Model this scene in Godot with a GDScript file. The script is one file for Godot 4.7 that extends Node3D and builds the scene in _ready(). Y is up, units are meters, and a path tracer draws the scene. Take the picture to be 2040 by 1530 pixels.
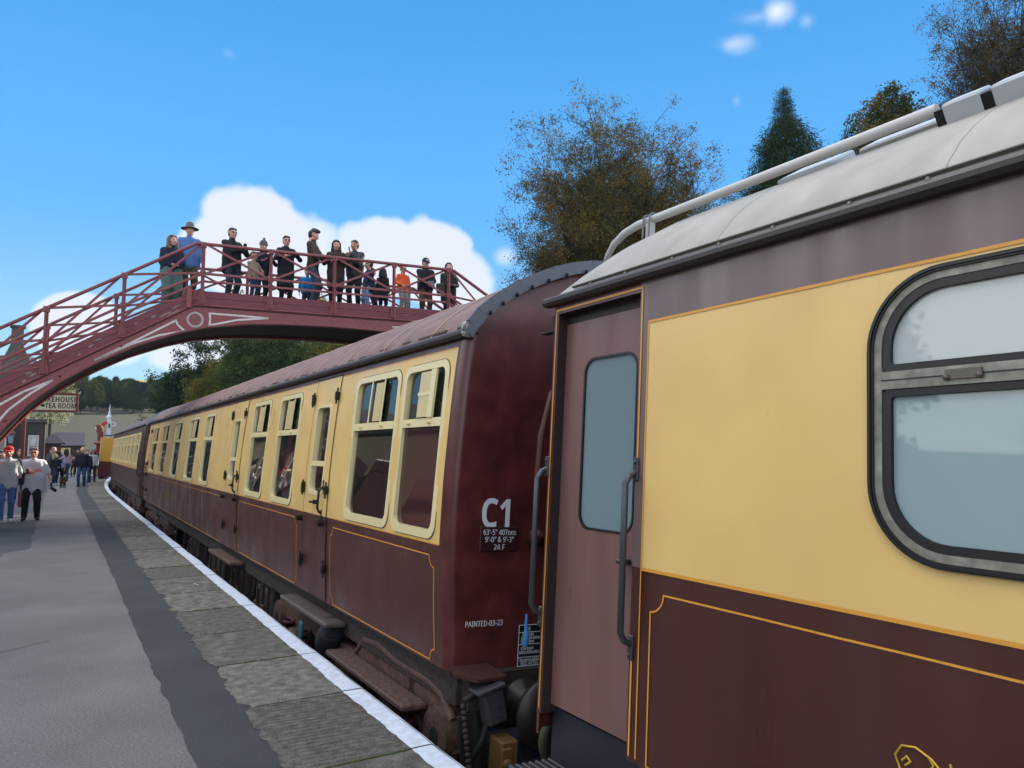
extends Node3D
# World: x runs to the right across the track, y up (platform top = 0), the train runs along -z ("s" below is -z, metres along the track).

var R := RandomNumberGenerator.new()
var mats := {}
var texs := {}
var used := {}
var clump := {}

# ------------------------------------------------------------------ materials
func noise_tex(key: String, freq: float, oct: int, lo: float, hi: float, kind := FastNoiseLite.TYPE_SIMPLEX_SMOOTH, size := 512, contrast := 0.0) -> NoiseTexture2D:
	if texs.has(key):
		return texs[key]
	var n := FastNoiseLite.new()
	n.seed = 7 + texs.size()
	n.noise_type = kind
	n.frequency = freq
	n.fractal_octaves = oct
	var t := NoiseTexture2D.new()
	t.width = size
	t.height = size
	t.seamless = true
	t.noise = n
	var g := Gradient.new()
	g.set_color(0, Color(lo, lo, lo))
	g.set_color(1, Color(hi, hi, hi))
	g.set_offset(0, contrast)
	g.set_offset(1, 1.0 - contrast)
	t.color_ramp = g
	texs[key] = t
	return t

func mat(called: String, c: Color, rough := 0.7, metal := 0.0, tex: Texture2D = null, scale := Vector3.ONE, bump: Texture2D = null, bump_cm := 0.0, spec := 0.5) -> StandardMaterial3D:
	if mats.has(called):
		return mats[called]
	var m := StandardMaterial3D.new()
	m.resource_name = called
	m.albedo_color = c
	m.roughness = rough
	m.metallic = metal
	m.metallic_specular = spec
	m.cull_mode = BaseMaterial3D.CULL_DISABLED
	if tex or bump:
		m.uv1_triplanar = true
		m.uv1_world_triplanar = true
		m.uv1_scale = scale
	if tex:
		m.albedo_texture = tex
	if bump:
		m.heightmap_enabled = true
		m.heightmap_texture = bump
		m.heightmap_scale = bump_cm
	mats[called] = m
	return m

func glass(called: String, a := 0.12, tint := Color(0.5, 0.6, 0.6)) -> StandardMaterial3D:
	if mats.has(called):
		return mats[called]
	var m := mat(called, Color(tint.r, tint.g, tint.b, a), 0.02)
	m.transparency = BaseMaterial3D.TRANSPARENCY_ALPHA
	return m

# ------------------------------------------------------------------ nodes and tags
func numbered(called: String) -> String:
	if not used.has(called):
		used[called] = 0
		return called
	used[called] += 1
	return "%s_%03d" % [called, used[called]]

func tag(o: Node, label := "", category := "", group := "", kind := "") -> Node:
	if label:
		o.set_meta("label", label)
	if category:
		o.set_meta("category", category)
	if group:
		o.set_meta("group", group)
	if kind:
		o.set_meta("kind", kind)
	return o

func thing(called: String, label: String, category: String, at := Vector3.ZERO, turn := 0.0, group := "") -> Node3D:
	var o := Node3D.new()
	o.name = numbered(called)
	add_child(o)
	o.position = at
	o.rotation.y = turn
	tag(o, label, category, group)
	return o

func setting(called: String, at := Vector3.ZERO) -> Node3D:
	var o := Node3D.new()
	o.name = numbered(called)
	add_child(o)
	o.position = at
	tag(o, "", "", "", "structure")
	return o

func part_name(parent: Node, called: String) -> String:
	var key := str(parent.get_instance_id()) + called
	if not used.has(key):
		used[key] = 0
		return called
	used[key] += 1
	return "%s_%03d" % [called, used[key]]

func put(called: String, mesh: Mesh, m: Material, parent: Node = self, xf := Transform3D.IDENTITY) -> MeshInstance3D:
	var o := MeshInstance3D.new()
	o.name = numbered(called) if parent == self else part_name(parent, called)
	o.mesh = mesh
	o.material_override = m
	o.transform = xf
	parent.add_child(o, true)
	return o

func obj(called: String, st: SurfaceTool, m: Material, parent: Node = self, xf := Transform3D.IDENTITY) -> MeshInstance3D:
	st.generate_normals()
	return put(called, st.commit(), m, parent, xf)

func new_st() -> SurfaceTool:
	var st := SurfaceTool.new()
	st.begin(Mesh.PRIMITIVE_TRIANGLES)
	return st

# ------------------------------------------------------------------ shapes
func tri(st: SurfaceTool, a: Vector3, b: Vector3, c: Vector3) -> void:
	st.add_vertex(a); st.add_vertex(b); st.add_vertex(c)

func quad(st: SurfaceTool, a: Vector3, b: Vector3, c: Vector3, d: Vector3) -> void:
	tri(st, a, b, c); tri(st, a, c, d)

func box(st: SurfaceTool, c: Vector3, s: Vector3, b := Basis.IDENTITY, bev := 0.0) -> void:
	var h := s * 0.5
	st.set_smooth_group(-1)
	if bev <= 0.0:
		var p := []
		for i in 8:
			p.append(c + b * Vector3(h.x * (1 if i & 1 else -1), h.y * (1 if i & 2 else -1), h.z * (1 if i & 4 else -1)))
		quad(st, p[0], p[2], p[3], p[1]); quad(st, p[4], p[5], p[7], p[6])
		quad(st, p[0], p[1], p[5], p[4]); quad(st, p[2], p[6], p[7], p[3])
		quad(st, p[0], p[4], p[6], p[2]); quad(st, p[1], p[3], p[7], p[5])
		return
	bev = minf(bev, minf(h.x, minf(h.y, h.z)) * 0.9)
	var q := {}
	for i in 8:
		var sg := Vector3(1 if i & 1 else -1, 1 if i & 2 else -1, 1 if i & 4 else -1)
		for ax in 3:
			var v := (h - Vector3.ONE * bev) * sg
			v[ax] = h[ax] * sg[ax]
			q[i * 3 + ax] = c + b * v
	for ax in 3:
		var u := 1 << ((ax + 1) % 3)
		var w := 1 << ((ax + 2) % 3)
		for side in 2:
			var o: int = (1 << ax) * side
			if side: quad(st, q[o * 3 + ax], q[(o | w) * 3 + ax], q[(o | u | w) * 3 + ax], q[(o | u) * 3 + ax])
			else: quad(st, q[o * 3 + ax], q[(o | u) * 3 + ax], q[(o | u | w) * 3 + ax], q[(o | w) * 3 + ax])
		for k in 4:
			var o2: int = (u if k & 1 else 0) | (w if k & 2 else 0)
			var e: int = o2 | (1 << ax)
			var a1 := (ax + 1) % 3
			var a2 := (ax + 2) % 3
			if k == 0 or k == 3: quad(st, q[o2 * 3 + a1], q[o2 * 3 + a2], q[e * 3 + a2], q[e * 3 + a1])
			else: quad(st, q[o2 * 3 + a1], q[e * 3 + a1], q[e * 3 + a2], q[o2 * 3 + a2])
	for i in 8:
		var odd := ((i & 1) + ((i >> 1) & 1) + ((i >> 2) & 1)) % 2
		if odd: tri(st, q[i * 3], q[i * 3 + 2], q[i * 3 + 1])
		else: tri(st, q[i * 3], q[i * 3 + 1], q[i * 3 + 2])

# a bar of rectangular section from a to b; up says which way its height points
func bar(st: SurfaceTool, a: Vector3, b: Vector3, w: float, h: float, up := Vector3.UP, bev := 0.0) -> void:
	var d := (b - a).normalized()
	var x := up.cross(d)
	if x.length() < 0.01:
		x = Vector3.RIGHT.cross(d)
	x = x.normalized()
	box(st, (a + b) * 0.5, Vector3(w, h, (b - a).length()), Basis(x, d.cross(x), d), bev)

func tube(st: SurfaceTool, pts: Array, rad: Array, sides := 8, caps := true) -> void:
	st.set_smooth_group(1)
	var rings := []
	var x := Vector3.ZERO
	for i in pts.size():
		var d: Vector3 = (pts[mini(i + 1, pts.size() - 1)] - pts[maxi(i - 1, 0)]).normalized()
		if i == 0:
			x = d.cross(Vector3.UP if absf(d.y) < 0.9 else Vector3.RIGHT).normalized()
		else:
			x = (x - d * x.dot(d)).normalized()
		var y := d.cross(x)
		var r: float = rad[mini(i, rad.size() - 1)]
		var ring := PackedVector3Array()
		for k in sides:
			var a := TAU * k / sides
			ring.append(pts[i] + (x * cos(a) + y * sin(a)) * r)
		rings.append(ring)
	for i in rings.size() - 1:
		for k in sides:
			var n := (k + 1) % sides
			quad(st, rings[i][k], rings[i + 1][k], rings[i + 1][n], rings[i][n])
	if caps:
		st.set_smooth_group(-1)
		for e in 2:
			var ring: PackedVector3Array = rings[0 if e == 0 else -1]
			for k in range(1, sides - 1):
				if e == 0: tri(st, ring[0], ring[k], ring[k + 1])
				else: tri(st, ring[0], ring[k + 1], ring[k])

# profile: Array of Vector2(radius, height) turned round the y axis of xf
func lathe(st: SurfaceTool, profile: Array, xf := Transform3D.IDENTITY, segs := 16, smooth := true) -> void:
	st.set_smooth_group(2 if smooth else -1)
	for i in profile.size() - 1:
		var p: Vector2 = profile[i]
		var q: Vector2 = profile[i + 1]
		for k in segs:
			var a := TAU * k / segs
			var b := TAU * (k + 1) / segs
			var v0 := xf * Vector3(p.x * cos(a), p.y, p.x * sin(a))
			var v1 := xf * Vector3(p.x * cos(b), p.y, p.x * sin(b))
			var v2 := xf * Vector3(q.x * cos(b), q.y, q.x * sin(b))
			var v3 := xf * Vector3(q.x * cos(a), q.y, q.x * sin(a))
			if p.x > 0.0001: tri(st, v0, v1, v2)
			if q.x > 0.0001: tri(st, v0, v2, v3)

# a flat polygon in the xy plane of xf, pulled from z = 0 to z = depth
func prism(st: SurfaceTool, poly: PackedVector2Array, depth: float, xf := Transform3D.IDENTITY) -> void:
	st.set_smooth_group(-1)
	var idx := Geometry2D.triangulate_polygon(poly)
	for t in range(0, idx.size(), 3):
		var a := poly[idx[t]]
		var b := poly[idx[t + 1]]
		var c := poly[idx[t + 2]]
		tri(st, xf * Vector3(a.x, a.y, depth), xf * Vector3(c.x, c.y, depth), xf * Vector3(b.x, b.y, depth))
		tri(st, xf * Vector3(a.x, a.y, 0), xf * Vector3(b.x, b.y, 0), xf * Vector3(c.x, c.y, 0))
	for i in poly.size():
		var a := poly[i]
		var b := poly[(i + 1) % poly.size()]
		quad(st, xf * Vector3(a.x, a.y, 0), xf * Vector3(b.x, b.y, 0), xf * Vector3(b.x, b.y, depth), xf * Vector3(a.x, a.y, depth))

func ball(st: SurfaceTool, c: Vector3, r: Vector3, segs := 10, rings := 6) -> void:
	var p := []
	for i in rings + 1:
		var a := PI * i / rings
		p.append(Vector2(sin(a), -cos(a)))
	lathe(st, p, Transform3D(Basis.from_scale(r), c), segs)

func rounded(x0: float, x1: float, y0: float, y1: float, r: float, n := 6) -> PackedVector2Array:
	var out := PackedVector2Array()
	for c in [[x1 - r, y1 - r, 0.0], [x0 + r, y1 - r, 0.5 * PI], [x0 + r, y0 + r, PI], [x1 - r, y0 + r, 1.5 * PI]]:
		for i in n + 1:
			var a: float = c[2] + 0.5 * PI * i / n
			out.append(Vector2(c[0] + r * cos(a), c[1] + r * sin(a)))
	return out

func text_mesh(s: String, size_m: float, depth: float, bold := false, fontname := "Droid Sans") -> TextMesh:
	var t := TextMesh.new()
	var f := SystemFont.new()
	f.font_names = PackedStringArray([fontname])
	if bold:
		f.font_weight = 700
	t.font = f
	t.text = s
	t.font_size = 64
	t.pixel_size = size_m / 46.0
	t.depth = depth
	t.curve_step = 2.0
	return t

# ------------------------------------------------------------------ sky
func sky_color(az: float, el: float, cn: FastNoiseLite, wn: FastNoiseLite, detail: bool) -> Color:
	# az from straight along the track to the right, el above the horizon, in degrees
	var t := clampf(el / 50.0, 0.0, 1.0)
	var c := Color(0.46, 0.76, 0.90).lerp(Color(0.105, 0.46, 0.98), smoothstep(0.0, 0.36, t)).lerp(Color(0.045, 0.325, 0.80), smoothstep(0.30, 0.74, t))
	c = c.lerp(Color(0.04, 0.22, 0.62), smoothstep(0.7, 1.0, t) * 0.5)
	var d := Vector3(sin(deg_to_rad(az)) * cos(deg_to_rad(el)), sin(deg_to_rad(el)), cos(deg_to_rad(az)) * cos(deg_to_rad(el)))
	var dens := 0.0
	var shade := 0.0
	var a := wrapf(az - 31.05, -180.0, 180.0)   # from the middle of the photograph
	var inside := absf(a) < 42.0 and el < 50.0
	if inside:
		var n := cn.get_noise_3dv(d * 130.0) * 0.55 + cn.get_noise_3dv(d * 420.0 + Vector3(9, 3, 1)) * 0.22
		for b in CLOUDS:
			var q := Vector2((a - b[0]) / b[2], (el - b[1]) / b[3])
			var v: float = (1.0 - q.length()) * b[4] + n * b[5]
			dens = maxf(dens, smoothstep(0.0, b[6], v) * b[7])
			shade = maxf(shade, clampf(-q.y * 0.7 + 0.15 + n * 0.5, 0.0, 1.0) * dens)
	# out of view: added cumulus, brighter and thicker, to light the shaded side
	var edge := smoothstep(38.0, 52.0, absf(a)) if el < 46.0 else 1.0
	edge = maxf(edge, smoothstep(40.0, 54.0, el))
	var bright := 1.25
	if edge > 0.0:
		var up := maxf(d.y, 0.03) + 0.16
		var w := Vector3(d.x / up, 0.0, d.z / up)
		var v2 := wn.get_noise_3dv(w * 26.0) * 0.85 + cn.get_noise_3dv(w * 70.0) * 0.28 + FILL_COVER
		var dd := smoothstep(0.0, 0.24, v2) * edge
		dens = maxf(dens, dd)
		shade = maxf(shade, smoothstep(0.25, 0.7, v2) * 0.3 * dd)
		bright = lerpf(1.25, FILL_CLOUD, edge)
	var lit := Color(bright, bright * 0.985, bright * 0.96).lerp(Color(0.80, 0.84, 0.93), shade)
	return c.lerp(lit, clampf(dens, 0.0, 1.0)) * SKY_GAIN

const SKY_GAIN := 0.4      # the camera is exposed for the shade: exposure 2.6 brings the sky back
const FILL_CLOUD := 3.2  # unseen clouds made brighter than those in view, to fill the shade
const FILL_COVER := 0.2  # extra cloud cover added out of view

# az offset from the picture's middle, elevation, half width, half height, sharpness, noise, softness, opacity
const CLOUDS := [
	[-18.9, 15.6, 4.2, 3.6, 1.4, 0.85, 0.34, 1.0], [-17.2, 13.5, 5.2, 5.0, 1.4, 0.75, 0.34, 1.0], [-21.8, 13.6, 3.2, 3.0, 1.4, 0.8, 0.34, 1.0],
	[-10.2, 14.2, 4.2, 3.6, 1.4, 0.8, 0.32, 1.0], [-6.6, 13.9, 4.0, 3.7, 1.4, 0.8, 0.32, 1.0], [-4.0, 12.4, 3.0, 3.0, 1.2, 0.6, 0.4, 1.0], [-11.6, 12.2, 2.4, 2.6, 1.3, 0.7, 0.4, 1.0],
	[-15.5, 10.0, 10.0, 2.0, 1.2, 0.5, 0.5, 0.9], [-2.2, 10.6, 2.6, 1.8, 1.0, 0.7, 0.6, 0.8],
	[-30.2, 8.2, 3.0, 2.3, 1.4, 0.5, 0.25, 1.0], [-28.6, 7.0, 4.0, 1.6, 1.2, 0.5, 0.4, 0.9],
	[-23.4, 6.4, 3.6, 1.3, 1.3, 0.5, 0.5, 0.95], [-21.0, 7.2, 3.0, 1.2, 1.2, 0.5, 0.5, 0.9],
	[17.0, 28.2, 2.2, 1.0, 0.7, 0.95, 1.0, 0.75], [20.2, 29.7, 1.7, 1.2, 0.7, 0.95, 1.0, 0.75], [18.8, 29.6, 2.6, 0.8, 0.6, 0.95, 1.1, 0.5], [22.3, 28.8, 0.8, 0.7, 0.6, 0.8, 1.1, 0.4],
	[17.2, 24.6, 0.6, 0.8, 0.6, 0.8, 1.1, 0.4], [-0.4, 14.6, 1.3, 0.9, 0.8, 0.9, 0.9, 0.6], [-21.5, 27.0, 0.7, 0.5, 0.6, 0.5, 1.2, 0.2],
]

func make_sky() -> Image:
	var cn := FastNoiseLite.new()
	cn.seed = 11
	cn.frequency = 0.045
	cn.fractal_octaves = 4
	var wn := FastNoiseLite.new()
	wn.seed = 23
	wn.frequency = 0.022
	wn.fractal_octaves = 4
	var im := Image.create_empty(720, 360, false, Image.FORMAT_RGBF)
	for y in 182:
		for x in 720:
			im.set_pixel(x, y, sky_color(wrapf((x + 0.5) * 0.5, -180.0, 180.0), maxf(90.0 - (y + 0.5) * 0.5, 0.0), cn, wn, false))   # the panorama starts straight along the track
	for y in range(182, 360):
		for x in 720:
			im.set_pixel(x, y, Color(0.08, 0.085, 0.075))
	im.resize(4096, 2048, Image.INTERPOLATE_BILINEAR)
	var px := 360.0 / 4096.0
	var done := {}
	for b in CLOUDS:
		for y in range(int((90.0 - b[1] - b[3] * 1.9) / px), int((90.0 - b[1] + b[3] * 1.9) / px)):
			for x in range(int(floor((31.05 + b[0] - b[2] * 1.9) / px)), int((31.05 + b[0] + b[2] * 1.9) / px)):
				var k := y * 4096 + x
				if y < 2046 and not done.has(k):
					done[k] = true
					im.set_pixel(posmod(x, 4096), y, sky_color((x + 0.5) * px, maxf(90.0 - (y + 0.5) * px, 0.0), cn, wn, true))
	return im

func _ready() -> void:
	R.seed = 5
	# ---- camera, sky, sun, exposure
	var cam := Camera3D.new()
	cam.name = "camera"
	add_child(cam)
	cam.position = Vector3(0, 1.62, 0)
	cam.rotation_order = EULER_ORDER_YXZ
	cam.rotation_degrees = Vector3(4.991, -31.048, 0)
	cam.fov = 54.043
	cam.near = 0.05
	cam.far = 1500
	cam.current = true
	var sky := Sky.new()
	var pan := PanoramaSkyMaterial.new()
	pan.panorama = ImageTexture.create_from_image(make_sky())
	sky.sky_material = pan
	var e := Environment.new()
	e.background_mode = Environment.BG_SKY
	e.sky = sky
	e.tonemap_mode = Environment.TONE_MAPPER_LINEAR
	e.tonemap_exposure = 2.6
	e.sdfgi_enabled = true
	e.ssao_enabled = true
	e.ssil_enabled = true
	e.fog_enabled = true
	e.fog_density = 0.0002
	e.fog_light_color = Color(0.72, 0.82, 0.95)
	var we := WorldEnvironment.new()
	we.name = "world_environment"
	we.environment = e
	add_child(we)
	var sun := DirectionalLight3D.new()
	sun.name = "sun"
	sun.light_energy = 1.6
	sun.light_color = Color(1.0, 0.93, 0.82)
	sun.light_angular_distance = 0.5
	sun.shadow_enabled = true
	add_child(sun)
	var az := deg_to_rad(66.0)
	var el := deg_to_rad(25.0)
	sun.look_at_from_position(Vector3.ZERO, -Vector3(sin(az) * cos(el), sin(el), -cos(az) * cos(el)))
	build_ground()
	build_platform()
	build_buildings()
	build_bridge()
	build_train()
	build_trees()
	build_furniture()
	build_people()

# ------------------------------------------------------------------ ground
func cx(s: float) -> float:      # how far the track has swung to the right
	return 0.0 if s < 30.0 else 0.0025 * (s - 30.0) * (s - 30.0)

func ground_h(x: float, s: float) -> float:
	var k := x - minf(cx(s), 60.0)
	var h := -0.35
	if k > 1.9 and k < 10.0:
		h = -1.15
	elif k >= 10.0:
		h = lerpf(-1.15, 0.9, smoothstep(10.0, 14.0, k)) + 0.10 * maxf(k - 14.0, 0.0) - 0.06 * maxf(k - 40.0, 0.0)
	if k <= 1.9:
		h += maxf(-14.0 - x, 0.0) * 0.10 + 9.0 * smoothstep(66.0, 150.0, s) * (1.0 if s < 400 else 1.0)
	elif s > 90.0:
		h += 6.0 * smoothstep(90.0, 170.0, s)
	var dx := x - 45.0
	var ds := s - 390.0
	h += 24.0 * exp(-(dx * dx + ds * ds) / (2.0 * 85.0 * 85.0))
	return h

func build_ground() -> void:
	var grass := noise_tex("ground", 0.03, 5, 0.45, 1.0)
	var m := mat("rough grass", Color(0.15, 0.185, 0.09), 0.95, 0.0, grass, Vector3.ONE * 0.13)
	var xs := [-900.0, -400.0, -200.0, -120.0, -80.0, -50.0, -35.0, -25.0, -18.0, -14.0, -8.0, -3.0, 1.85, 1.95, 4.0, 7.0, 10.0, 11.5, 13.0, 15.0, 18.0, 22.0, 28.0, 36.0, 46.0, 60.0, 80.0, 110.0, 150.0, 200.0, 300.0, 500.0, 900.0]
	var ss := [-600.0, -250.0, -120.0, -60.0, -20.0, 0.0, 15.0, 30.0, 40.0, 50.0, 58.0, 66.0, 74.0, 82.0, 90.0, 100.0, 112.0, 126.0, 142.0, 160.0, 185.0, 215.0, 250.0, 290.0, 330.0, 370.0, 420.0, 500.0, 650.0, 1000.0]
	var st := new_st()
	for i in ss.size() - 1:
		for j in xs.size() - 1:
			var p := []
			for q in [[i, j], [i + 1, j], [i + 1, j + 1], [i, j + 1]]:
				var s: float = ss[q[0]]
				var x: float = xs[q[1]] + minf(cx(s), 60.0) * smoothstep(-30.0, 0.0, xs[q[1]]) * (1.0 - smoothstep(150.0, 300.0, xs[q[1]]))
				p.append(Vector3(x, ground_h(x, s), -s))
			quad(st, p[0], p[1], p[2], p[3])
	tag(obj("ground", st, m), "", "", "", "structure")
	# sunlit pasture on the far ridge
	var f := new_st()
	for i in 14:
		for j in 14:
			var p := []
			for q in [[0, 0], [1, 0], [1, 1], [0, 1]]:
				var s: float = 250.0 + (i + q[0]) * 11.0
				var x: float = -30.0 + (j + q[1]) * 12.0
				p.append(Vector3(x, ground_h(x, s) + 0.8, -s))
			quad(f, p[0], p[1], p[2], p[3])
	tag(obj("hill_pasture", f, mat("dry pasture", Color(0.74, 0.66, 0.36), 0.95, 0.0, grass, Vector3.ONE * 0.05)), "", "", "", "structure")
	# track
	var bal := new_st()
	var top := noise_tex("ballast", 0.16, 3, 0.25, 1.0, FastNoiseLite.TYPE_CELLULAR)
	for i in 60:
		var s := -30.0 + i * 2.0
		quad(bal, Vector3(1.9 + cx(s), -1.10, -s), Vector3(1.9 + cx(s + 2), -1.10, -s - 2), Vector3(10.2 + cx(s + 2), -1.10, -s - 2), Vector3(10.2 + cx(s), -1.10, -s))
	tag(obj("ballast", bal, mat("ballast", Color(0.27, 0.25, 0.23), 0.95, 0.0, top, Vector3.ONE * 0.8, top, 4.0)), "", "", "", "structure")
	var tr := setting("track")
	var iron := mat("rail steel", Color(0.30, 0.20, 0.15), 0.6, 0.4)
	var a := deg_to_rad(3.5)
	for side in [-0.75, 0.75]:
		var r := new_st()
		for i in 30:
			var s := -12.0 + i * 2.0
			var y: float = -0.93 - side * sin(a) - 0.07
			bar(r, Vector3(3.376 + side + cx(s), y, -s), Vector3(3.376 + side + cx(s + 2), y, -s - 2), 0.07, 0.14)
		obj("rail", r, iron, tr)
	for i in 40:
		var s := -2.0 + i * 0.75
		var sl := new_st()
		box(sl, Vector3.ZERO, Vector3(2.6, 0.13, 0.25))
		obj("sleeper", sl, mat("sleeper timber", Color(0.22, 0.17, 0.13), 0.9), tr, Transform3D(Basis(Vector3(0, 0, 1), -a), Vector3(3.376 + cx(s), -1.06, -s)))

# a sheet between two wavering edges, xl(s) and xr(s)
func strip(st: SurfaceTool, s0: float, s1: float, step: float, y: float, xl: Callable, xr: Callable) -> void:
	st.set_smooth_group(-1)
	var n := int(ceil((s1 - s0) / step))
	var l0: float = xl.call(s0)
	var r0: float = xr.call(s0)
	for i in n:
		var a := s0 + (s1 - s0) * i / n
		var b := s0 + (s1 - s0) * (i + 1) / n
		var l1: float = xl.call(b)
		var r1: float = xr.call(b)
		quad(st, Vector3(l0, y, -a), Vector3(l1, y, -b), Vector3(r1, y, -b), Vector3(r0, y, -a))
		l0 = l1
		r0 = r1

func speckle(m: StandardMaterial3D, t: Texture2D, scale: float) -> void:
	m.detail_enabled = true
	m.detail_albedo = t
	m.detail_blend_mode = BaseMaterial3D.BLEND_MODE_MUL
	m.detail_uv_layer = BaseMaterial3D.DETAIL_UV_2
	m.uv2_triplanar = true
	m.uv2_world_triplanar = true
	m.uv2_scale = Vector3.ONE * scale

func build_platform() -> void:
	var pl := setting("platform")
	var coarse := noise_tex("asphalt", 0.012, 6, 0.80, 1.0)
	var grit := noise_tex("grit", 0.30, 3, 0.0, 1.0)
	var grit2 := noise_tex("grit tone", 0.11, 4, 0.70, 1.14)
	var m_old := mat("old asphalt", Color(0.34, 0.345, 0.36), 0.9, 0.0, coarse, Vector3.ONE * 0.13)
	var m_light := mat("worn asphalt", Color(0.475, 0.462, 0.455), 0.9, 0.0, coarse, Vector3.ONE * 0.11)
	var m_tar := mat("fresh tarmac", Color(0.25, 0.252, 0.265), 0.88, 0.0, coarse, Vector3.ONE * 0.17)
	var m_white := mat("white line paint", Color(0.86, 0.89, 0.95), 0.6, 0.0, noise_tex("paint wear", 0.03, 5, 0.84, 1.0), Vector3.ONE * 0.7, grit, 0.06)
	for q in [[m_old, 0.9], [m_light, 0.95], [m_tar, 1.1]]:
		speckle(q[0], grit2, q[1])
	var jag := FastNoiseLite.new()
	jag.seed = 3
	jag.frequency = 2.2
	jag.fractal_octaves = 3
	var st := new_st()
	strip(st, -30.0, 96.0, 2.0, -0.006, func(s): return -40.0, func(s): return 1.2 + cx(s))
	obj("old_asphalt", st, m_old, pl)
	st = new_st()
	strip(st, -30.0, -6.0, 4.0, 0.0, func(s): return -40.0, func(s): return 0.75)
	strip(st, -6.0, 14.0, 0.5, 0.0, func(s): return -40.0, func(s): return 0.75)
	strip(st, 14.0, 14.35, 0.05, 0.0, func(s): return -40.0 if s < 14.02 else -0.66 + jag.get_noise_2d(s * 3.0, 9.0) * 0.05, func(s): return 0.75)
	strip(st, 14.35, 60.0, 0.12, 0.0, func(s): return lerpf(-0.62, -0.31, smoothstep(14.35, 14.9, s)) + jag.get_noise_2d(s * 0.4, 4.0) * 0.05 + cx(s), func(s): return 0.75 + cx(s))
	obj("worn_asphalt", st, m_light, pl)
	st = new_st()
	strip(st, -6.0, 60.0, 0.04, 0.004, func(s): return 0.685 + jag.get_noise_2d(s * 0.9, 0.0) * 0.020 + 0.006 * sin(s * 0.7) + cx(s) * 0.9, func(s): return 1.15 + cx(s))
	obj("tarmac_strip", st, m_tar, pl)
	# cracks
	for c in [[0.15, 7.3, 0.62, 1.9], [-0.6, 4.9, 0.2, 1.1], [-1.2, 5.75, -0.75, 1.0], [-1.6, 10.9, -0.35, 3.0], [-1.1, 4.2, -0.2, 0.6]]:
		st = new_st()
		st.set_smooth_group(-1)
		var n := 26
		var pts := []
		for i in n + 1:
			var t := float(i) / n
			pts.append(Vector3(lerpf(c[0], c[2], t) - 0.6, 0.005, -(c[1] + t * 0.35 + jag.get_noise_2d(t * 5.0 * c[3], c[1] * 7.0) * 0.09)))
		for i in n:
			var w := 0.004 + 0.004 * absf(jag.get_noise_2d(i * 0.5, 2.0))
			var o := Vector3(0, 0, w)
			quad(st, pts[i] + o, pts[i] - o, pts[i + 1] - o, pts[i + 1] + o)
		obj("crack", st, mat("crack dirt", Color(0.10, 0.10, 0.10), 1.0), pl)
	# coping slabs with their painted nosing
	var tones := []
	for i in 5:
		var t: float = [0.55, 0.51, 0.59, 0.53, 0.49][i]
		tones.append(mat("coping stone %d" % i, Color(t, t * 0.97, t * 0.89), 0.92, 0.0, noise_tex("stone %d" % (i % 2), 0.035, 6, 0.55, 1.0), Vector3.ONE * (0.3 + 0.07 * i)))
		speckle(tones[i], noise_tex("aggregate", 0.12, 3, 0.50, 1.28), 0.95 + 0.08 * i)
	var joints := [-2.6, -1.5, -0.45, 0.65, 1.72, 2.8, 3.89, 5.02, 6.07, 7.14, 8.25, 9.32, 10.47, 11.46]
	while joints[-1] < 58.0:
		joints.append(joints[-1] + R.randf_range(0.98, 1.14))
	var lay := Basis(Vector3(1, 0, 0), Vector3(0, 0, -1), Vector3(0, 1, 0))
	for i in joints.size() - 1:
		var s0: float = joints[i] + 0.008
		var s1: float = joints[i + 1] - 0.008
		var near := s0 < 22.0
		var c0 := cx(s0)
		var c1 := cx(s1)
		var tone: StandardMaterial3D = tones[2 if i == 7 else (i * 3 + i / 4) % 5]
		st = new_st()
		var poly := PackedVector2Array()
		var tilt := R.randf_range(-0.02, 0.02)
		var steps := 22 if near else 5
		var bulge := R.randf_range(-0.02, 0.03)
		poly.append(Vector2(1.84 + c0, s0))
		poly.append(Vector2(1.84 + c1, s1))
		for k in steps + 1:
			var t := 1.0 - float(k) / steps
			var corner := 0.05 * (pow(absf(2.0 * t - 1.0), 6.0))
			var j := jag.get_noise_2d((s0 + t) * 3.1, 30.0) * 0.045 + jag.get_noise_2d((s0 + t) * 11.0, 60.0) * 0.018 if near else 0.0
			poly.append(Vector2(1.055 + bulge * sin(t * PI) + corner + j + lerpf(c0, c1, t), lerpf(s0 + tilt * 0.3, s1, t)))
		var top_y := 0.012 + R.randf_range(-0.003, 0.004)
		prism(st, poly, 0.12, Transform3D(lay, Vector3(0, top_y - 0.12, 0)))
		if i == 6:      # the slab with a ribbed, non-slip face
			st.set_smooth_group(-1)
			for k in 21:
				var a := s0 + 0.04 + (s1 - s0 - 0.08) * k / 20.0
				tube(st, [Vector3(1.12, top_y - 0.010, -a - 0.02), Vector3(1.40, top_y - 0.0095, -a), Vector3(1.70, top_y - 0.010, -a + 0.02)], [0.0145], 8)
		var slab := obj("coping_slab", st, tone, pl)
		if i == 7:
			slab.set_meta("label", "pinkish coping slab")
		if i == 6:
			slab.set_meta("label", "ribbed coping slab")
		st = new_st()
		var n := 26 if near else 3
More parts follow.
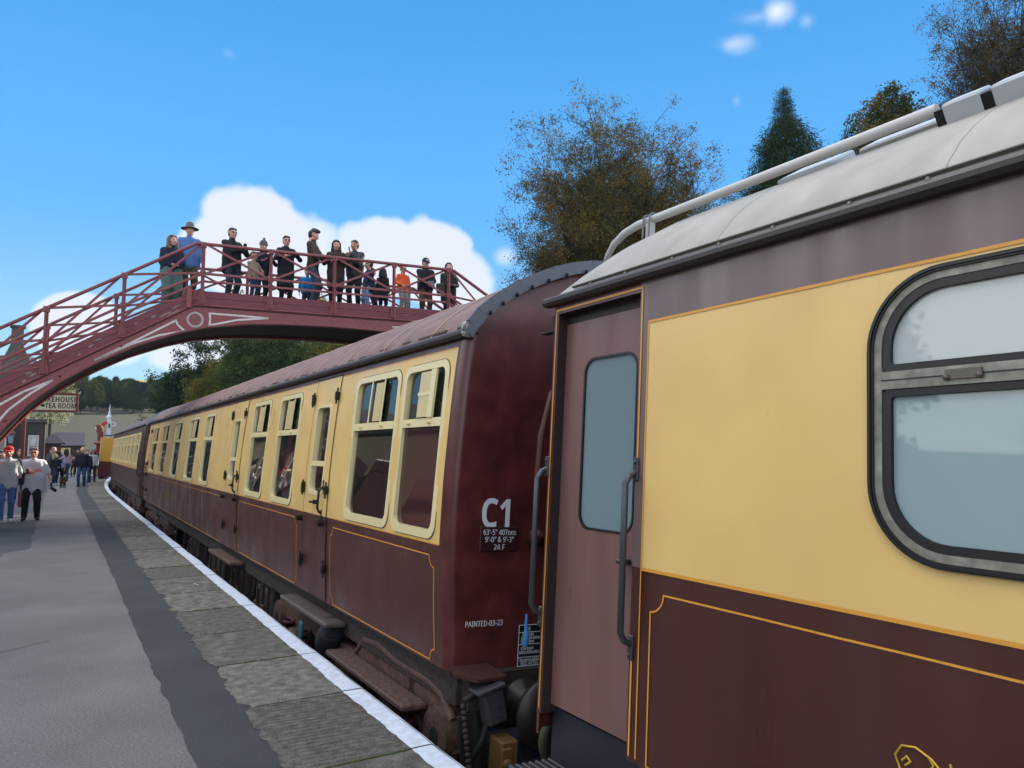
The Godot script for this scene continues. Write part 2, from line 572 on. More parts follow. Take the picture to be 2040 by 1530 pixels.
		for k in n:
			var a := lerpf(s0, s1, float(k) / n)
			var b := lerpf(s0, s1, float(k + 1) / n)
			var pa := []
			var pb := []
			for u in 2:
				var s := b if u else a
				var w := jag.get_noise_2d(s * 2.3, 80.0) * 0.008 + jag.get_noise_2d(s * 9.0, 90.0) * 0.010 if near else 0.0
				var o := cx(s) + jag.get_noise_2d(s * 0.5, 120.0) * 0.007
				var arr: Array = pb if u else pa
				arr.append(Vector3(1.708 + w + o, top_y + 0.004, -s))
				arr.append(Vector3(1.825 + o, top_y + 0.004, -s))
				arr.append(Vector3(1.853 + o, top_y - 0.006, -s))
				arr.append(Vector3(1.870 + o, top_y - 0.028, -s))
				arr.append(Vector3(1.874 + o, top_y - 0.085, -s))
			for q in 4:
				st.set_smooth_group(-1)
				quad(st, pa[q], pb[q], pb[q + 1], pa[q + 1])
		obj("white_edge_paint", st, m_white, slab)
		# moss in some joints
		if i in [8, 9, 10, 11, 13, 6]:
			st = new_st()
			for k in 26:
				var x := R.randf_range(1.15, 1.68)
				ball(st, Vector3(x, top_y + 0.001, -s0 + 0.008 + R.randf_range(-0.004, 0.004)), Vector3(R.randf_range(0.012, 0.03), 0.006, 0.010), 5, 3)
			tag(obj("moss", st, mat("moss", Color(0.22, 0.27, 0.08), 1.0), pl), "", "", "", "stuff")
	# brick face below the edge
	st = new_st()
	for i in 48:
		var s := -8.0 + i * 2.0
		quad(st, Vector3(1.80 + cx(s), -0.10, -s), Vector3(1.80 + cx(s + 2), -0.10, -s - 2), Vector3(1.80 + cx(s + 2), -1.2, -s - 2), Vector3(1.80 + cx(s), -1.2, -s))
	obj("platform_wall", st, mat("sooty brick", Color(0.23, 0.19, 0.17), 0.95, 0.0, coarse, Vector3.ONE), pl)
	# leaves and bits of litter lying on the slabs
	for q in [[1.46, 17.9, "beside the white line level with the white T-shirt walkers"], [1.35, 25.6, "farthest along the slabs, near the third coach"], [1.5, 9.8, "on a middle slab below the second coach's far door"]]:
		var l := new_st()
		box(l, Vector3(0, 0.006, 0), Vector3(0.07, 0.004, 0.045), Basis(Vector3(0.2, 1, 0).normalized(), R.randf() * 3.0))
		tag(obj("fallen_leaf", l, mat("pale leaf", Color(0.62, 0.58, 0.50), 0.9), self, Transform3D(Basis.IDENTITY, Vector3(q[0], 0.012, -q[1]))), "pale dry leaf " + q[2], "leaf")

# ------------------------------------------------------------------ buildings
func slate_roof(st: SurfaceTool, x0: float, x1: float, z0: float, z1: float, eave: float, ridge: float, along_x: bool, thick := 0.12) -> void:
	var over := 0.25
	if along_x:
		var zc := (z0 + z1) * 0.5
		for e in [z0, z1]:
			var o: float = over * signf(e - zc)
			var d := Vector3(0, ridge - eave, zc - e)
			var nrm := Vector3(0, absf(zc - e), (ridge - eave) * signf(e - zc)).normalized()
			var c := Vector3((x0 + x1) * 0.5, (eave + ridge) * 0.5, (e + o + zc) * 0.5) + nrm * thick * 0.5
			box(st, c, Vector3(x1 - x0 + over * 2, thick, d.length() + over), Basis(Vector3.RIGHT, nrm, Vector3.RIGHT.cross(nrm)))
	else:
		var xc := (x0 + x1) * 0.5
		for e in [x0, x1]:
			var nrm := Vector3((ridge - eave) * signf(e - xc), absf(xc - e), 0).normalized()
			var c := Vector3((e + over * signf(e - xc) + xc) * 0.5, (eave + ridge) * 0.5, (z0 + z1) * 0.5) + nrm * thick * 0.5
			box(st, c, Vector3(Vector2(xc - e, ridge - eave).length() + over, thick, absf(z1 - z0) + over * 2), Basis(nrm.cross(Vector3.BACK), nrm, Vector3.BACK))

func sash(parent: Node3D, c: Vector3, w: float, h: float, frame: Material, curtain := true) -> void:
	var st := new_st()
	for s in [-1, 1]:
		box(st, c + Vector3(s * (w * 0.5 - 0.04), 0, 0), Vector3(0.08, h, 0.09))
		box(st, c + Vector3(0, s * (h * 0.5 - 0.04), 0), Vector3(w - 0.16, 0.08, 0.086))
	box(st, c + Vector3(0, 0, 0.005), Vector3(w - 0.16, 0.05, 0.07))
	var win := obj("window", st, frame, parent)
	var p := new_st()
	quad(p, c + Vector3(-w / 2 + 0.08, -h / 2 + 0.08, 0.0), c + Vector3(-w / 2 + 0.08, h / 2 - 0.08, 0.0), c + Vector3(w / 2 - 0.08, h / 2 - 0.08, 0.0), c + Vector3(w / 2 - 0.08, -h / 2 + 0.08, 0.0))
	obj("pane", p, glass("window glass"), win)
	var sl := new_st()
	box(sl, c + Vector3(0, -h * 0.5 - 0.07, 0.05), Vector3(w + 0.2, 0.13, 0.2), Basis.IDENTITY, 0.015)
	obj("sill", sl, mat("sill stone", Color(0.42, 0.40, 0.36), 0.9), win)
	if curtain:
		var cu := new_st()
		for s in [-1, 1]:
			for k in 5:
				var x: float = s * (w * 0.5 - 0.12 - k * 0.065)
				tube(cu, [c + Vector3(x, -h / 2 + 0.08, -0.1), c + Vector3(x, h / 2 - 0.08, -0.1)], [0.035], 6, false)
		obj("curtain", cu, mat("net curtain", Color(0.75, 0.75, 0.72), 0.9), win)

func build_buildings() -> void:
	var grain := noise_tex("masonry", 0.05, 5, 0.5, 1.0, FastNoiseLite.TYPE_CELLULAR)
	var stone := mat("dark sandstone", Color(0.36, 0.335, 0.30), 0.95, 0.0, grain, Vector3(0.5, 0.8, 0.5), grain, 3.0)
	var slate := mat("slate", Color(0.27, 0.26, 0.32), 0.7, 0.0, noise_tex("slate", 0.03, 4, 0.6, 1.0), Vector3(0.6, 2.0, 0.6), noise_tex("slate", 0.03, 4, 0.6, 1.0), 2.0)
	var red := mat("maroon joinery", Color(0.36, 0.14, 0.14), 0.5)
	var white := mat("white joinery", Color(0.82, 0.82, 0.80), 0.5)
	var dark := mat("dark interior", Color(0.06, 0.06, 0.06), 0.9)
	# two-storey station house, end on to the platform
	var h := thing("station_house", "dark stone station house with slate roof and tall chimney behind the footbridge stair", "building", Vector3(-7.2, 0, -66))
	var st := new_st()
	box(st, Vector3(0, 2.9, 0), Vector3(10.4, 5.8, 11.0))
	obj("wall", st, stone, h)
	st = new_st()
	slate_roof(st, -5.2, 5.2, -5.5, 5.5, 5.8, 8.3, true)
	obj("roof", st, slate, h)
	st = new_st()
	prism(st, PackedVector2Array([Vector2(-0.95, 6.6), Vector2(0.95, 6.6), Vector2(0.75, 7.9), Vector2(0.36, 8.9), Vector2(0.36, 10.1), Vector2(-0.36, 10.1), Vector2(-0.36, 8.9), Vector2(-0.75, 7.9)]), 0.7, Transform3D(Basis.IDENTITY, Vector3(4.5, 0, 3.4)))
	box(st, Vector3(4.5, 10.15, 3.75), Vector3(0.95, 0.16, 0.95), Basis.IDENTITY, 0.03)
	obj("chimney", st, mat("chimney stone", Color(0.50, 0.48, 0.43), 0.95, 0.0, grain, Vector3.ONE * 0.4), h)
	st = new_st()
	box(st, Vector3(0, 5.72, 5.62), Vector3(10.8, 0.16, 0.14))
	obj("gutter", st, mat("black iron", Color(0.10, 0.10, 0.11), 0.5), h)
	st = new_st()
	tube(st, [Vector3(5.1, 0, 5.58), Vector3(5.1, 5.7, 5.58)], [0.06], 8)
	obj("drainpipe", st, red, h)
	for x in [-3.6, -1.2, 1.4, 3.8]:
		sash(h, Vector3(x, 4.4, 5.52), 0.9, 1.4, white)
		sash(h, Vector3(x, 1.6, 5.52), 0.95, 1.6, white)
	# long single-storey range along the back of the platform, mirrored in the coach windows
	var rg := thing("station_range", "long dark stone station range with slate roof at the back of the platform", "building", Vector3(-8.6, 0, -34))
	st = new_st()
	box(st, Vector3(0, 1.9, 0), Vector3(5.6, 3.8, 34.0))
	obj("wall", st, stone, rg)
	st = new_st()
	slate_roof(st, -2.8, 2.8, -17.0, 17.0, 3.8, 6.2, false)
	obj("roof", st, slate, rg)
	for i in 9:
		st = new_st()
		var zz := -14.0 + i * 3.5
		if i % 3 == 1:
			box(st, Vector3(2.83, 1.1, zz), Vector3(0.08, 2.2, 1.0), Basis.IDENTITY, 0.01)
			obj("door", st, red, rg)
		else:
			box(st, Vector3(2.82, 1.9, zz), Vector3(0.07, 1.5, 1.1), Basis.IDENTITY, 0.01)
			var wn := obj("window", st, white, rg)
			for y in [1.55, 2.25]:
				st = new_st()
				box(st, Vector3(2.84, y, zz), Vector3(0.06, 0.60, 0.92))
				obj("pane", st, mat("dark pane", Color(0.05, 0.055, 0.06), 0.05), wn)
	# flat-topped bay next to it
	var b := thing("station_bay", "dark stone flat-roofed station bay with white-framed curtained window", "building", Vector3(-1.32, 0, -60.4))
	st = new_st()
	box(st, Vector3(0, 0.6, 0), Vector3(1.16, 1.2, 3.0))
	box(st, Vector3(0, 3.0, 0), Vector3(1.16, 0.8, 3.0))
	box(st, Vector3(-0.46, 1.9, 0), Vector3(0.24, 1.4, 3.0))
	box(st, Vector3(0.42, 1.9, 0), Vector3(0.32, 1.4, 3.0))
	obj("wall", st, stone, b)
	st = new_st()
	box(st, Vector3(0, 3.46, 0), Vector3(1.40, 0.14, 3.3), Basis.IDENTITY, 0.03)
	box(st, Vector3(0, 3.58, 0), Vector3(1.30, 0.12, 3.2), Basis.IDENTITY, 0.02)
	obj("cornice", st, mat("cornice stone", Color(0.30, 0.29, 0.29), 0.9), b)
	st = new_st()
	box(st, Vector3(-0.04, 1.9, 1.0), Vector3(0.62, 1.4, 0.1))
	obj("room_back", st, dark, b)
	sash(b, Vector3(-0.04, 1.9, 1.42), 0.6, 1.36, white)
	st = new_st()
	tube(st, [Vector3(-0.62, 0, 1.56), Vector3(-0.62, 3.5, 1.56)], [0.05], 8)
	box(st, Vector3(0.38, 1.6, 1.53), Vector3(0.10, 3.2, 0.06))
	obj("drainpipe", st, red, b)
	# timber hut with a hipped roof and a red sign board
	var k := thing("platform_hut", "small brown timber hut with dark hipped roof and red name board", "hut", Vector3(-0.32, 0, -70.4))
	st = new_st()
	box(st, Vector3(0, 1.1, 0), Vector3(1.15, 2.2, 1.8))
	obj("wall", st, mat("brown boards", Color(0.36, 0.26, 0.20), 0.8, 0.0, noise_tex("boards", 0.05, 3, 0.6, 1.0), Vector3(3, 0.2, 3)), k)
	st = new_st()
	st.set_smooth_group(-1)
	var rx := 0.85
	var rz := 1.2
	var e0 := [Vector3(-rx, 2.15, rz), Vector3(rx, 2.15, rz), Vector3(rx, 2.15, -rz), Vector3(-rx, 2.15, -rz)]
	var r0 := Vector3(0, 2.95, 0.3)
	var r1 := Vector3(0, 2.95, -0.3)
	tri(st, e0[0], r0, e0[1]); tri(st, e0[2], r1, e0[3])
	quad(st, e0[1], r0, r1, e0[2]); quad(st, e0[3], r1, r0, e0[0])
	box(st, Vector3(0, 2.1, 0), Vector3(rx * 2, 0.1, rz * 2))
	obj("roof", st, slate, k)
	st = new_st()
	box(st, Vector3(0, 1.72, 0.93), Vector3(0.95, 0.26, 0.05), Basis.IDENTITY, 0.01)
	obj("sign_board", st, mat("red board", Color(0.45, 0.12, 0.13), 0.5), k)
	# slate-roofed goods shed
	var g := thing("slate_shed", "low stone shed with a broad blue-grey slate roof and cream panel in sunlit tone", "building", Vector3(1.05, 0, -83.5))
	st = new_st()
	box(st, Vector3(0, 1.0, 0), Vector3(1.9, 2.0, 3.0))
	var gab := PackedVector2Array([Vector2(-1.5, 2.0), Vector2(1.5, 2.0), Vector2(0, 3.1)])
	prism(st, gab, 0.2, Transform3D(Basis(Vector3.UP, PI / 2), Vector3(0.75, 0, 0)))
	obj("wall", st, stone, g)
	st = new_st()
	slate_roof(st, -1.05, 0.95, -1.5, 1.5, 2.0, 3.1, true)
	obj("roof", st, slate, g)
	st = new_st()
	box(st, Vector3(-0.35, 1.3, 1.53), Vector3(0.75, 1.0, 0.05))
	obj("sunlit_wall_panel", st, mat("sunlit cream wall", Color(0.90, 0.80, 0.52), 0.7), g)  # bright panel puts the sunlit stretch of wall into the colour

# ------------------------------------------------------------------ footbridge
# local x runs along the bridge, z towards the photographer; the front face is z = 0
const DECK := 4.93
const BW := 2.45
const SKEW := -0.27     # the far side stands this far along: the span is askew to the track

func br_mold(x: float) -> float:      # top of the main girder
	x = 5.37 - absf(x - 5.37)
	if x < 2.4:
		return 4.72 - (2.4 - x) * 0.605
	return 4.72

func br_kick(x: float) -> float:      # top of the kick boards
	x = 5.37 - absf(x - 5.37)
	if x < 2.36:
		return 5.05 - (2.36 - x) * 0.605
	return 5.05

func br_rail(x: float) -> float:
	x = 5.37 - absf(x - 5.37)
	if x < 2.42:
		return 6.12 - (2.42 - x) * 0.602
	return 6.12

func br_arch(x: float) -> float:
	x = 5.37 - absf(x - 5.37)
	var px := [-3.2, -2.6, -1.9, -1.4, -0.97, -0.61, -0.09, 0.61, 1.35, 2.13, 2.67, 3.5, 4.4, 5.4]
	var py := [-0.2, 0.1, 0.75, 1.38, 1.97, 2.44, 2.92, 3.397, 3.80, 4.11, 4.265, 4.39, 4.445, 4.46]
	for i in px.size() - 1:
		if x <= px[i + 1]:
			return lerpf(py[i], py[i + 1], clampf((x - px[i]) / (px[i + 1] - px[i]), 0.0, 1.0))
	return 4.46

func outline(st: SurfaceTool, pts: PackedVector2Array, w: float, z: float) -> void:
	var n := pts.size()
	for i in n:
		var a := pts[i]
		var b := pts[(i + 1) % n]
		var d := (b - a).normalized()
		var o := Vector2(-d.y, d.x) * w * 0.5
		a -= d * w * 0.35
		b += d * w * 0.35
		quad(st, Vector3(a.x + o.x, a.y + o.y, z), Vector3(b.x + o.x, b.y + o.y, z), Vector3(b.x - o.x, b.y - o.y, z), Vector3(a.x - o.x, a.y - o.y, z))

func build_bridge() -> void:
	var br := thing("footbridge", "maroon iron arched footbridge with lattice railings crossing over the train", "footbridge", Vector3(0, 0, -17.5), deg_to_rad(-6.25))
	var wear := noise_tex("iron paint", 0.025, 5, 0.80, 1.0)
	var m := mat("maroon paint", Color(0.57, 0.255, 0.265), 0.42, 0.0, wear, Vector3(0.9, 0.9, 0.9), noise_tex("grit", 0.3, 3, 0.0, 1.0), 0.05)
	var mw := mat("maroon boards", Color(0.54, 0.25, 0.275), 0.6, 0.0, noise_tex("board grain", 0.03, 5, 0.7, 1.0), Vector3(0.25, 2.5, 1.0), noise_tex("board grain", 0.03, 5, 0.7, 1.0), 0.6)
	var md := mat("dark maroon paint", Color(0.22, 0.09, 0.10), 0.6)
	var white := mat("bridge white", Color(0.93, 0.89, 0.86), 0.6, 0.0, wear, Vector3.ONE * 1.5)
	var wood := mat("bare weathered wood", Color(0.68, 0.63, 0.56), 0.95, 0.0, noise_tex("board grain", 0.03, 5, 0.7, 1.0), Vector3(1, 6, 1))
	var soffit := mat("dark soffit iron", Color(0.08, 0.07, 0.075), 0.8)  # soffit much darker than the girders
	var x0 := -2.7
	var x1 := 13.4
	for side in 2:
		var zf: float = 0.0 if side == 0 else -BW
		var off := Transform3D(Basis.IDENTITY, Vector3(SKEW * side, 0, 0))
		# girder
		var st := new_st()
		var n := 90
		for i in n:
			var a := lerpf(x0, x1, float(i) / n)
			var b := lerpf(x0, x1, float(i + 1) / n)
			st.set_smooth_group(-1)
			for z in [zf - 0.03, zf - 0.15]:
				quad(st, Vector3(a, br_arch(a), z), Vector3(a, br_mold(a), z), Vector3(b, br_mold(b), z), Vector3(b, br_arch(b), z))
			quad(st, Vector3(a, br_arch(a), zf - 0.03), Vector3(b, br_arch(b), zf - 0.03), Vector3(b, br_arch(b), zf - 0.15), Vector3(a, br_arch(a), zf - 0.15))
		obj("arch_girder", st, m, br, off)
		# lower flange and the moulding that caps the girder
		st = new_st()
		for i in 60:
			var a := lerpf(x0, x1, float(i) / 60.0)
			var b := lerpf(x0, x1, float(i + 1) / 60.0)
			bar(st, Vector3(a, br_arch(a) + 0.012, zf - 0.10), Vector3(b, br_arch(b) + 0.012, zf - 0.10), 0.20, 0.03)
		obj("lower_flange", st, m, br, off)
		st = new_st()
		for q in [[x0, 2.4], [2.4, 8.34], [8.34, x1]]:
			bar(st, Vector3(q[0], br_mold(q[0]) + 0.012, zf - 0.02), Vector3(q[1], br_mold(q[1]) + 0.012, zf - 0.02), 0.07, 0.035, Vector3.UP, 0.01)
		obj("moulding", st, m, br, off)
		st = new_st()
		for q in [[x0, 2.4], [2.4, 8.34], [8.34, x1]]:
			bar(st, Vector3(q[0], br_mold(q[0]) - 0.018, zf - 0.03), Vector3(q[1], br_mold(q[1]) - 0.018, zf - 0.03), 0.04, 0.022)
		obj("dark_lip", st, md, br, off)  # strip under the moulding in a darker maroon
		# kick boards: two planks in each bay
		var ends := [x0, -1.68, -0.30, 1.055, 2.40, 3.965, 5.385, 6.805, 8.34, 9.685, 11.04, 12.4, x1]
		for i in ends.size() - 1:
			var a: float = ends[i]
			var b: float = ends[i + 1]
			for k in 2:
				st = new_st()
				var f0 := 0.03 + k * 0.155
				var f1 := f0 + 0.148
				st.set_smooth_group(-1)
				var z0 := zf - 0.035 - R.randf() * 0.006
				var z1 := z0 - 0.04
				var v := []
				for q in [[a + 0.003, f0], [a + 0.003, f1], [b - 0.003, f1], [b - 0.003, f0]]:
					v.append(Vector3(q[0], br_mold(q[0]) + q[1] * (br_kick(q[0]) - br_mold(q[0])) / 0.33, 0))
				var d := Vector3(0, 0, 1)
				quad(st, v[0] + d * z0, v[1] + d * z0, v[2] + d * z0, v[3] + d * z0)
				quad(st, v[3] + d * z1, v[2] + d * z1, v[1] + d * z1, v[0] + d * z1)
				for e in 4:
					quad(st, v[e] + d * z0, v[(e + 3) % 4] + d * z0, v[(e + 3) % 4] + d * z1, v[e] + d * z1)
				obj("plank", st, mw, br, off)
		# posts
		var posts := [-1.68, -0.30, 1.055, 2.555, 3.965, 5.385, 6.805, 8.20, 9.685, 11.04, 12.4]
		for x in posts:
			st = new_st()
			var yb := br_mold(x) + 0.03
			var yt := br_rail(x) - 0.01
			var o := Vector3(x, 0, zf + 0.02)
			box(st, o + Vector3(0, (yb + yt) * 0.5, 0), Vector3(0.075, yt - yb, 0.022), Basis.IDENTITY, 0.004)
			box(st, o + Vector3(0, (yb + yt) * 0.5, 0.03), Vector3(0.022, yt - yb, 0.055), Basis.IDENTITY, 0.004)
			prism(st, PackedVector2Array([Vector2(-0.085, yb), Vector2(0.085, yb), Vector2(0.04, yb + 0.34), Vector2(-0.04, yb + 0.34)]), 0.03, Transform3D(Basis.IDENTITY, o + Vector3(0, 0, -0.035)))
			for y in [yt - 0.06, yt - 0.69]:
				box(st, o + Vector3(0, y, 0.02), Vector3(0.115, 0.12, 0.075), Basis.IDENTITY, 0.008)
				ball(st, o + Vector3(0, y, 0.06), Vector3(0.014, 0.014, 0.01), 6, 4)
			for s in [-0.045, 0.045]:
				ball(st, o + Vector3(s, yb + 0.05, 0.0), Vector3(0.014, 0.014, 0.01), 6, 4)
			obj("post", st, m, br, off)
		# rails and lattice
		for i in posts.size() - 1:
			var a: float = posts[i]
			var b: float = posts[i + 1]
			var pa := [br_rail(a) - 0.035, br_rail(a) - 0.69, br_rail(a) - 0.86]
			var pb := [br_rail(b) - 0.035, br_rail(b) - 0.69, br_rail(b) - 0.86]
			st = new_st()
			if i == 2 or i == 7:
				var kx: float = 2.42 if i == 2 else 8.32
				bar(st, Vector3(a, pa[0], zf), Vector3(kx, 6.085, zf), 0.085, 0.06, Vector3.UP, 0.012)
				bar(st, Vector3(kx, 6.085, zf), Vector3(b, pb[0], zf), 0.085, 0.06, Vector3.UP, 0.012)
			else:
				bar(st, Vector3(a, pa[0], zf), Vector3(b, pb[0], zf), 0.085, 0.06, Vector3.UP, 0.012)
			obj("top_rail", st, m, br, off)
			var level: bool = absf(pa[0] - pb[0]) < 0.05
			st = new_st()
			bar(st, Vector3(a, pa[1], zf - 0.01), Vector3(b, pb[1], zf - 0.01), 0.035, 0.055, Vector3.UP, 0.006)
			obj("mid_rail", st, m, br, off)
			st = new_st()
			bar(st, Vector3(a, pa[2], zf - 0.01), Vector3(b, pb[2], zf - 0.01), 0.035, 0.05, Vector3.UP, 0.006)
			obj("low_rail", st, m, br, off)
			for k in 2:
				st = new_st()
				var z: float = zf + (0.012 if k == 0 else -0.022)
				bar(st, Vector3(a + 0.04, pa[0 if k == 0 else 1], z), Vector3(b - 0.04, pb[1 if k == 0 else 0], z), 0.02, 0.05, Vector3.UP, 0.004)
				obj("brace", st, m, br, off)
			if not level:
				st = new_st()
				bar(st, Vector3(a + 0.04, pa[1], zf - 0.045), Vector3(b - 0.04, pb[2] - 0.35, zf - 0.045), 0.02, 0.045, Vector3.UP, 0.004)
				obj("brace", st, m, br, off)
	# box newel beside the landing post
	for x in [2.30, 8.44]:
		var st := new_st()
		box(st, Vector3(x, 4.87, 0.0), Vector3(0.11, 0.44, 0.10), Basis.IDENTITY, 0.01)
		obj("landing_block", st, m, br)
	# white ornament on the front girder
	var z := 0.0 - 0.024
	var orn := [
		PackedVector2Array([Vector2(0.58, 3.445), Vector2(1.2, 3.82), Vector2(2.06, 4.37), Vector2(2.10, 4.27), Vector2(2.235, 4.155), Vector2(1.75, 4.03), Vector2(1.25, 3.82)]),
		PackedVector2Array([Vector2(2.72, 4.57), Vector2(2.735, 4.44), Vector2(2.725, 4.31), Vector2(3.3, 4.47), Vector2(3.94, 4.553), Vector2(3.3, 4.565)]),
		PackedVector2Array([Vector2(-0.15, 2.995), Vector2(-0.62, 2.76), Vector2(-1.35, 2.25), Vector2(-1.20, 2.06), Vector2(-1.15, 1.96), Vector2(-0.85, 2.40), Vector2(-0.5, 2.73)]),
	]
	for o in orn:
		for k in 2:
			var pts: PackedVector2Array = o
			if k:
				pts = PackedVector2Array()
				for p in o:
					pts.append(Vector2(10.74 - p.x, p.y))
			var st := new_st()
			outline(st, pts, 0.040, z)
			obj("white_scroll", st, white, br)
	for x in [2.435, 10.74 - 2.435]:
		var st := new_st()
		var c := PackedVector2Array()
		for i in 28:
			c.append(Vector2(x + 0.148 * cos(TAU * i / 28.0), 4.412 + 0.148 * sin(TAU * i / 28.0)))
		outline(st, c, 0.042, z)
		obj("white_ring", st, white, br)
	# rivets on the girder
	for q in [[-0.02, 2.92], [1.05, 3.7], [-0.9, 2.55]]:
		var st := new_st()
		ball(st, Vector3(q[0], br_arch(q[0]) + 0.12, -0.02), Vector3(0.022, 0.022, 0.016), 8, 5)
		obj("bolt", st, md, br)
	# paint peeled off the boards of the stair
	for q in [[2.05, 0.16, 0.22], [1.85, 0.10, 0.26], [1.62, 0.17, 0.16], [2.0, 0.05, 0.28], [0.62, 0.22, 0.18], [0.50, 0.16, 0.12], [0.30, 0.10, 0.08], [-0.55, 0.20, 0.14], [-0.48, 0.12, 0.16], [-0.62, 0.08, 0.1], [1.30, 0.2, 0.05], [-0.2, 0.25, 0.06]]:
		var st := new_st()
		var poly := PackedVector2Array()
		for i in 14:
			var a := TAU * i / 14.0
			var r := R.randf_range(0.35, 1.0)
			poly.append(Vector2(cos(a) * q[2] * 0.5 * r, sin(a) * 0.028 * r + cos(a) * q[2] * 0.5 * r * 0.605))
		prism(st, poly, 0.003, Transform3D(Basis.IDENTITY, Vector3(q[0], br_mold(q[0]) + q[1], -0.034)))
		obj("bare_patch", st, wood, br)
	# soffit, deck planks, stair treads
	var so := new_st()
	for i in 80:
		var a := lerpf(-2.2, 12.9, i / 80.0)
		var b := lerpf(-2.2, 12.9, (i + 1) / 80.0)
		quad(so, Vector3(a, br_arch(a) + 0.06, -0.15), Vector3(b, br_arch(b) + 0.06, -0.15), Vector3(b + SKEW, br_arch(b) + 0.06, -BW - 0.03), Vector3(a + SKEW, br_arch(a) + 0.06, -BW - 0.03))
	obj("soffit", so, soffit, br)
	for i in 30:
		var x := 2.36 + i * 0.2035
		var st := new_st()
		box(st, Vector3(x + SKEW * 0.5, DECK - 0.025, -BW * 0.5 - 0.04), Vector3(0.19, 0.05, BW - 0.12), Basis(Vector3.UP, -atan(SKEW / BW)))
		obj("deck_plank", st, mat("deck timber", Color(0.34, 0.29, 0.24), 0.9), br)
	for e in 2:
		for i in 26:
			var x := 2.30 - i * 0.29
			var y := DECK - (i + 1) * 0.176
			if y < 0.1:
				break
			if e:
				x = 10.74 - x
			var st := new_st()
			box(st, Vector3(x + SKEW * 0.5 - (0.14 if e == 0 else -0.14), y, -BW * 0.5 - 0.04), Vector3(0.30, 0.045, BW - 0.16), Basis(Vector3.UP, -atan(SKEW / BW)))
			box(st, Vector3(x + SKEW * 0.5, y + 0.09, -BW * 0.5 - 0.04), Vector3(0.02, 0.13, BW - 0.17), Basis(Vector3.UP, -atan(SKEW / BW)))
			obj("stair_tread", st, mat("deck timber", Color(0.34, 0.29, 0.24), 0.9), br)

# ------------------------------------------------------------------ the train
# coach space: x across (platform side negative), y up from the rail, z = -sl, metres from the coach's near end
func w_mk1(y: float) -> float:
	var ys := [1.0, 1.1, 1.5, 1.9, 2.3, 2.7, 3.0, 3.27]
	var ws := [1.305, 1.312, 1.348, 1.372, 1.370, 1.352, 1.333, 1.305]
	for i in 7:
		if y <= ys[i + 1]:
			return lerpf(ws[i], ws[i + 1], clampf((y - ys[i]) / (ys[i + 1] - ys[i]), 0.0, 1.0))
	return 1.305

func w_flat(_y: float) -> float:
	return 1.392

func pt(w: Callable, sl: float, y: float, out := 0.0) -> Vector3:
	return Vector3(-(w.call(y) + out), y, -sl)

func skin(st: SurfaceTool, w: Callable, s0: float, s1: float, y0: float, y1: float, out := 0.0, far_side := false) -> void:
	var n := maxi(1, int(ceil((y1 - y0) / 0.13)))
	st.set_smooth_group(1)
	for i in n:
		var a := lerpf(y0, y1, float(i) / n)
		var b := lerpf(y0, y1, float(i + 1) / n)
		var q := [pt(w, s1, b, out), pt(w, s0, b, out), pt(w, s0, a, out), pt(w, s1, a, out)]
		if far_side:
			for k in 4:
				q[k].x = -q[k].x
			quad(st, q[3], q[2], q[1], q[0])
		else:
			quad(st, q[0], q[1], q[2], q[3])

# a slab of skin with edges, standing proud of the side
func plate(st: SurfaceTool, w: Callable, s0: float, s1: float, y0: float, y1: float, out: float) -> void:
	skin(st, w, s0, s1, y0, y1, out)
	st.set_smooth_group(-1)
	for s in [s0, s1]:
		quad(st, pt(w, s, y0, 0), pt(w, s, y0, out), pt(w, s, y1, out), pt(w, s, y1, 0))
	for y in [y0, y1]:
		quad(st, pt(w, s0, y, 0), pt(w, s1, y, 0), pt(w, s1, y, out), pt(w, s0, y, out))

func ring(st: SurfaceTool, w: Callable, outer: PackedVector2Array, inner: PackedVector2Array, out: float, deep: float) -> void:
	var n := outer.size()
	for i in n:
		var j := (i + 1) % n
		st.set_smooth_group(-1)
		var a := pt(w, outer[i].x, outer[i].y, out)
		var b := pt(w, outer[j].x, outer[j].y, out)
		var c := pt(w, inner[j].x, inner[j].y, out)
		var d := pt(w, inner[i].x, inner[i].y, out)
		quad(st, a, b, c, d)
		quad(st, pt(w, outer[i].x, outer[i].y, out - 0.012), pt(w, outer[j].x, outer[j].y, out - 0.012), b, a)
		quad(st, d, c, pt(w, inner[j].x, inner[j].y, -deep), pt(w, inner[i].x, inner[i].y, -deep))

func fan(st: SurfaceTool, w: Callable, poly: PackedVector2Array, out: float) -> void:
	st.set_smooth_group(1)
	var c := Vector2.ZERO
	for p in poly:
		c += p
	c /= poly.size()
	# rows keep the pane on the curve of the side
	var y0 := 99.0
	var y1 := -99.0
	for p in poly:
		y0 = minf(y0, p.y)
		y1 = maxf(y1, p.y)
	var idx := Geometry2D.triangulate_polygon(poly)
	for t in range(0, idx.size(), 3):
		tri(st, pt(w, poly[idx[t]].x, poly[idx[t]].y, out), pt(w, poly[idx[t + 1]].x, poly[idx[t + 1]].y, out), pt(w, poly[idx[t + 2]].x, poly[idx[t + 2]].y, out))

func roof_profile() -> Array:
	var p := [[1.335, 3.235], [1.30, 3.30], [1.235, 3.385], [1.15, 3.465], [1.054, 3.54], [0.94, 3.618], [0.82, 3.685], [0.68, 3.755], [0.52, 3.818], [0.35, 3.865], [0.17, 3.892], [0.0, 3.90]]
	var out := []
	for q in p:
		out.append(Vector2(-q[0], q[1]))
	for i in range(p.size() - 2, -1, -1):
		out.append(Vector2(p[i][0], p[i][1]))
	return out

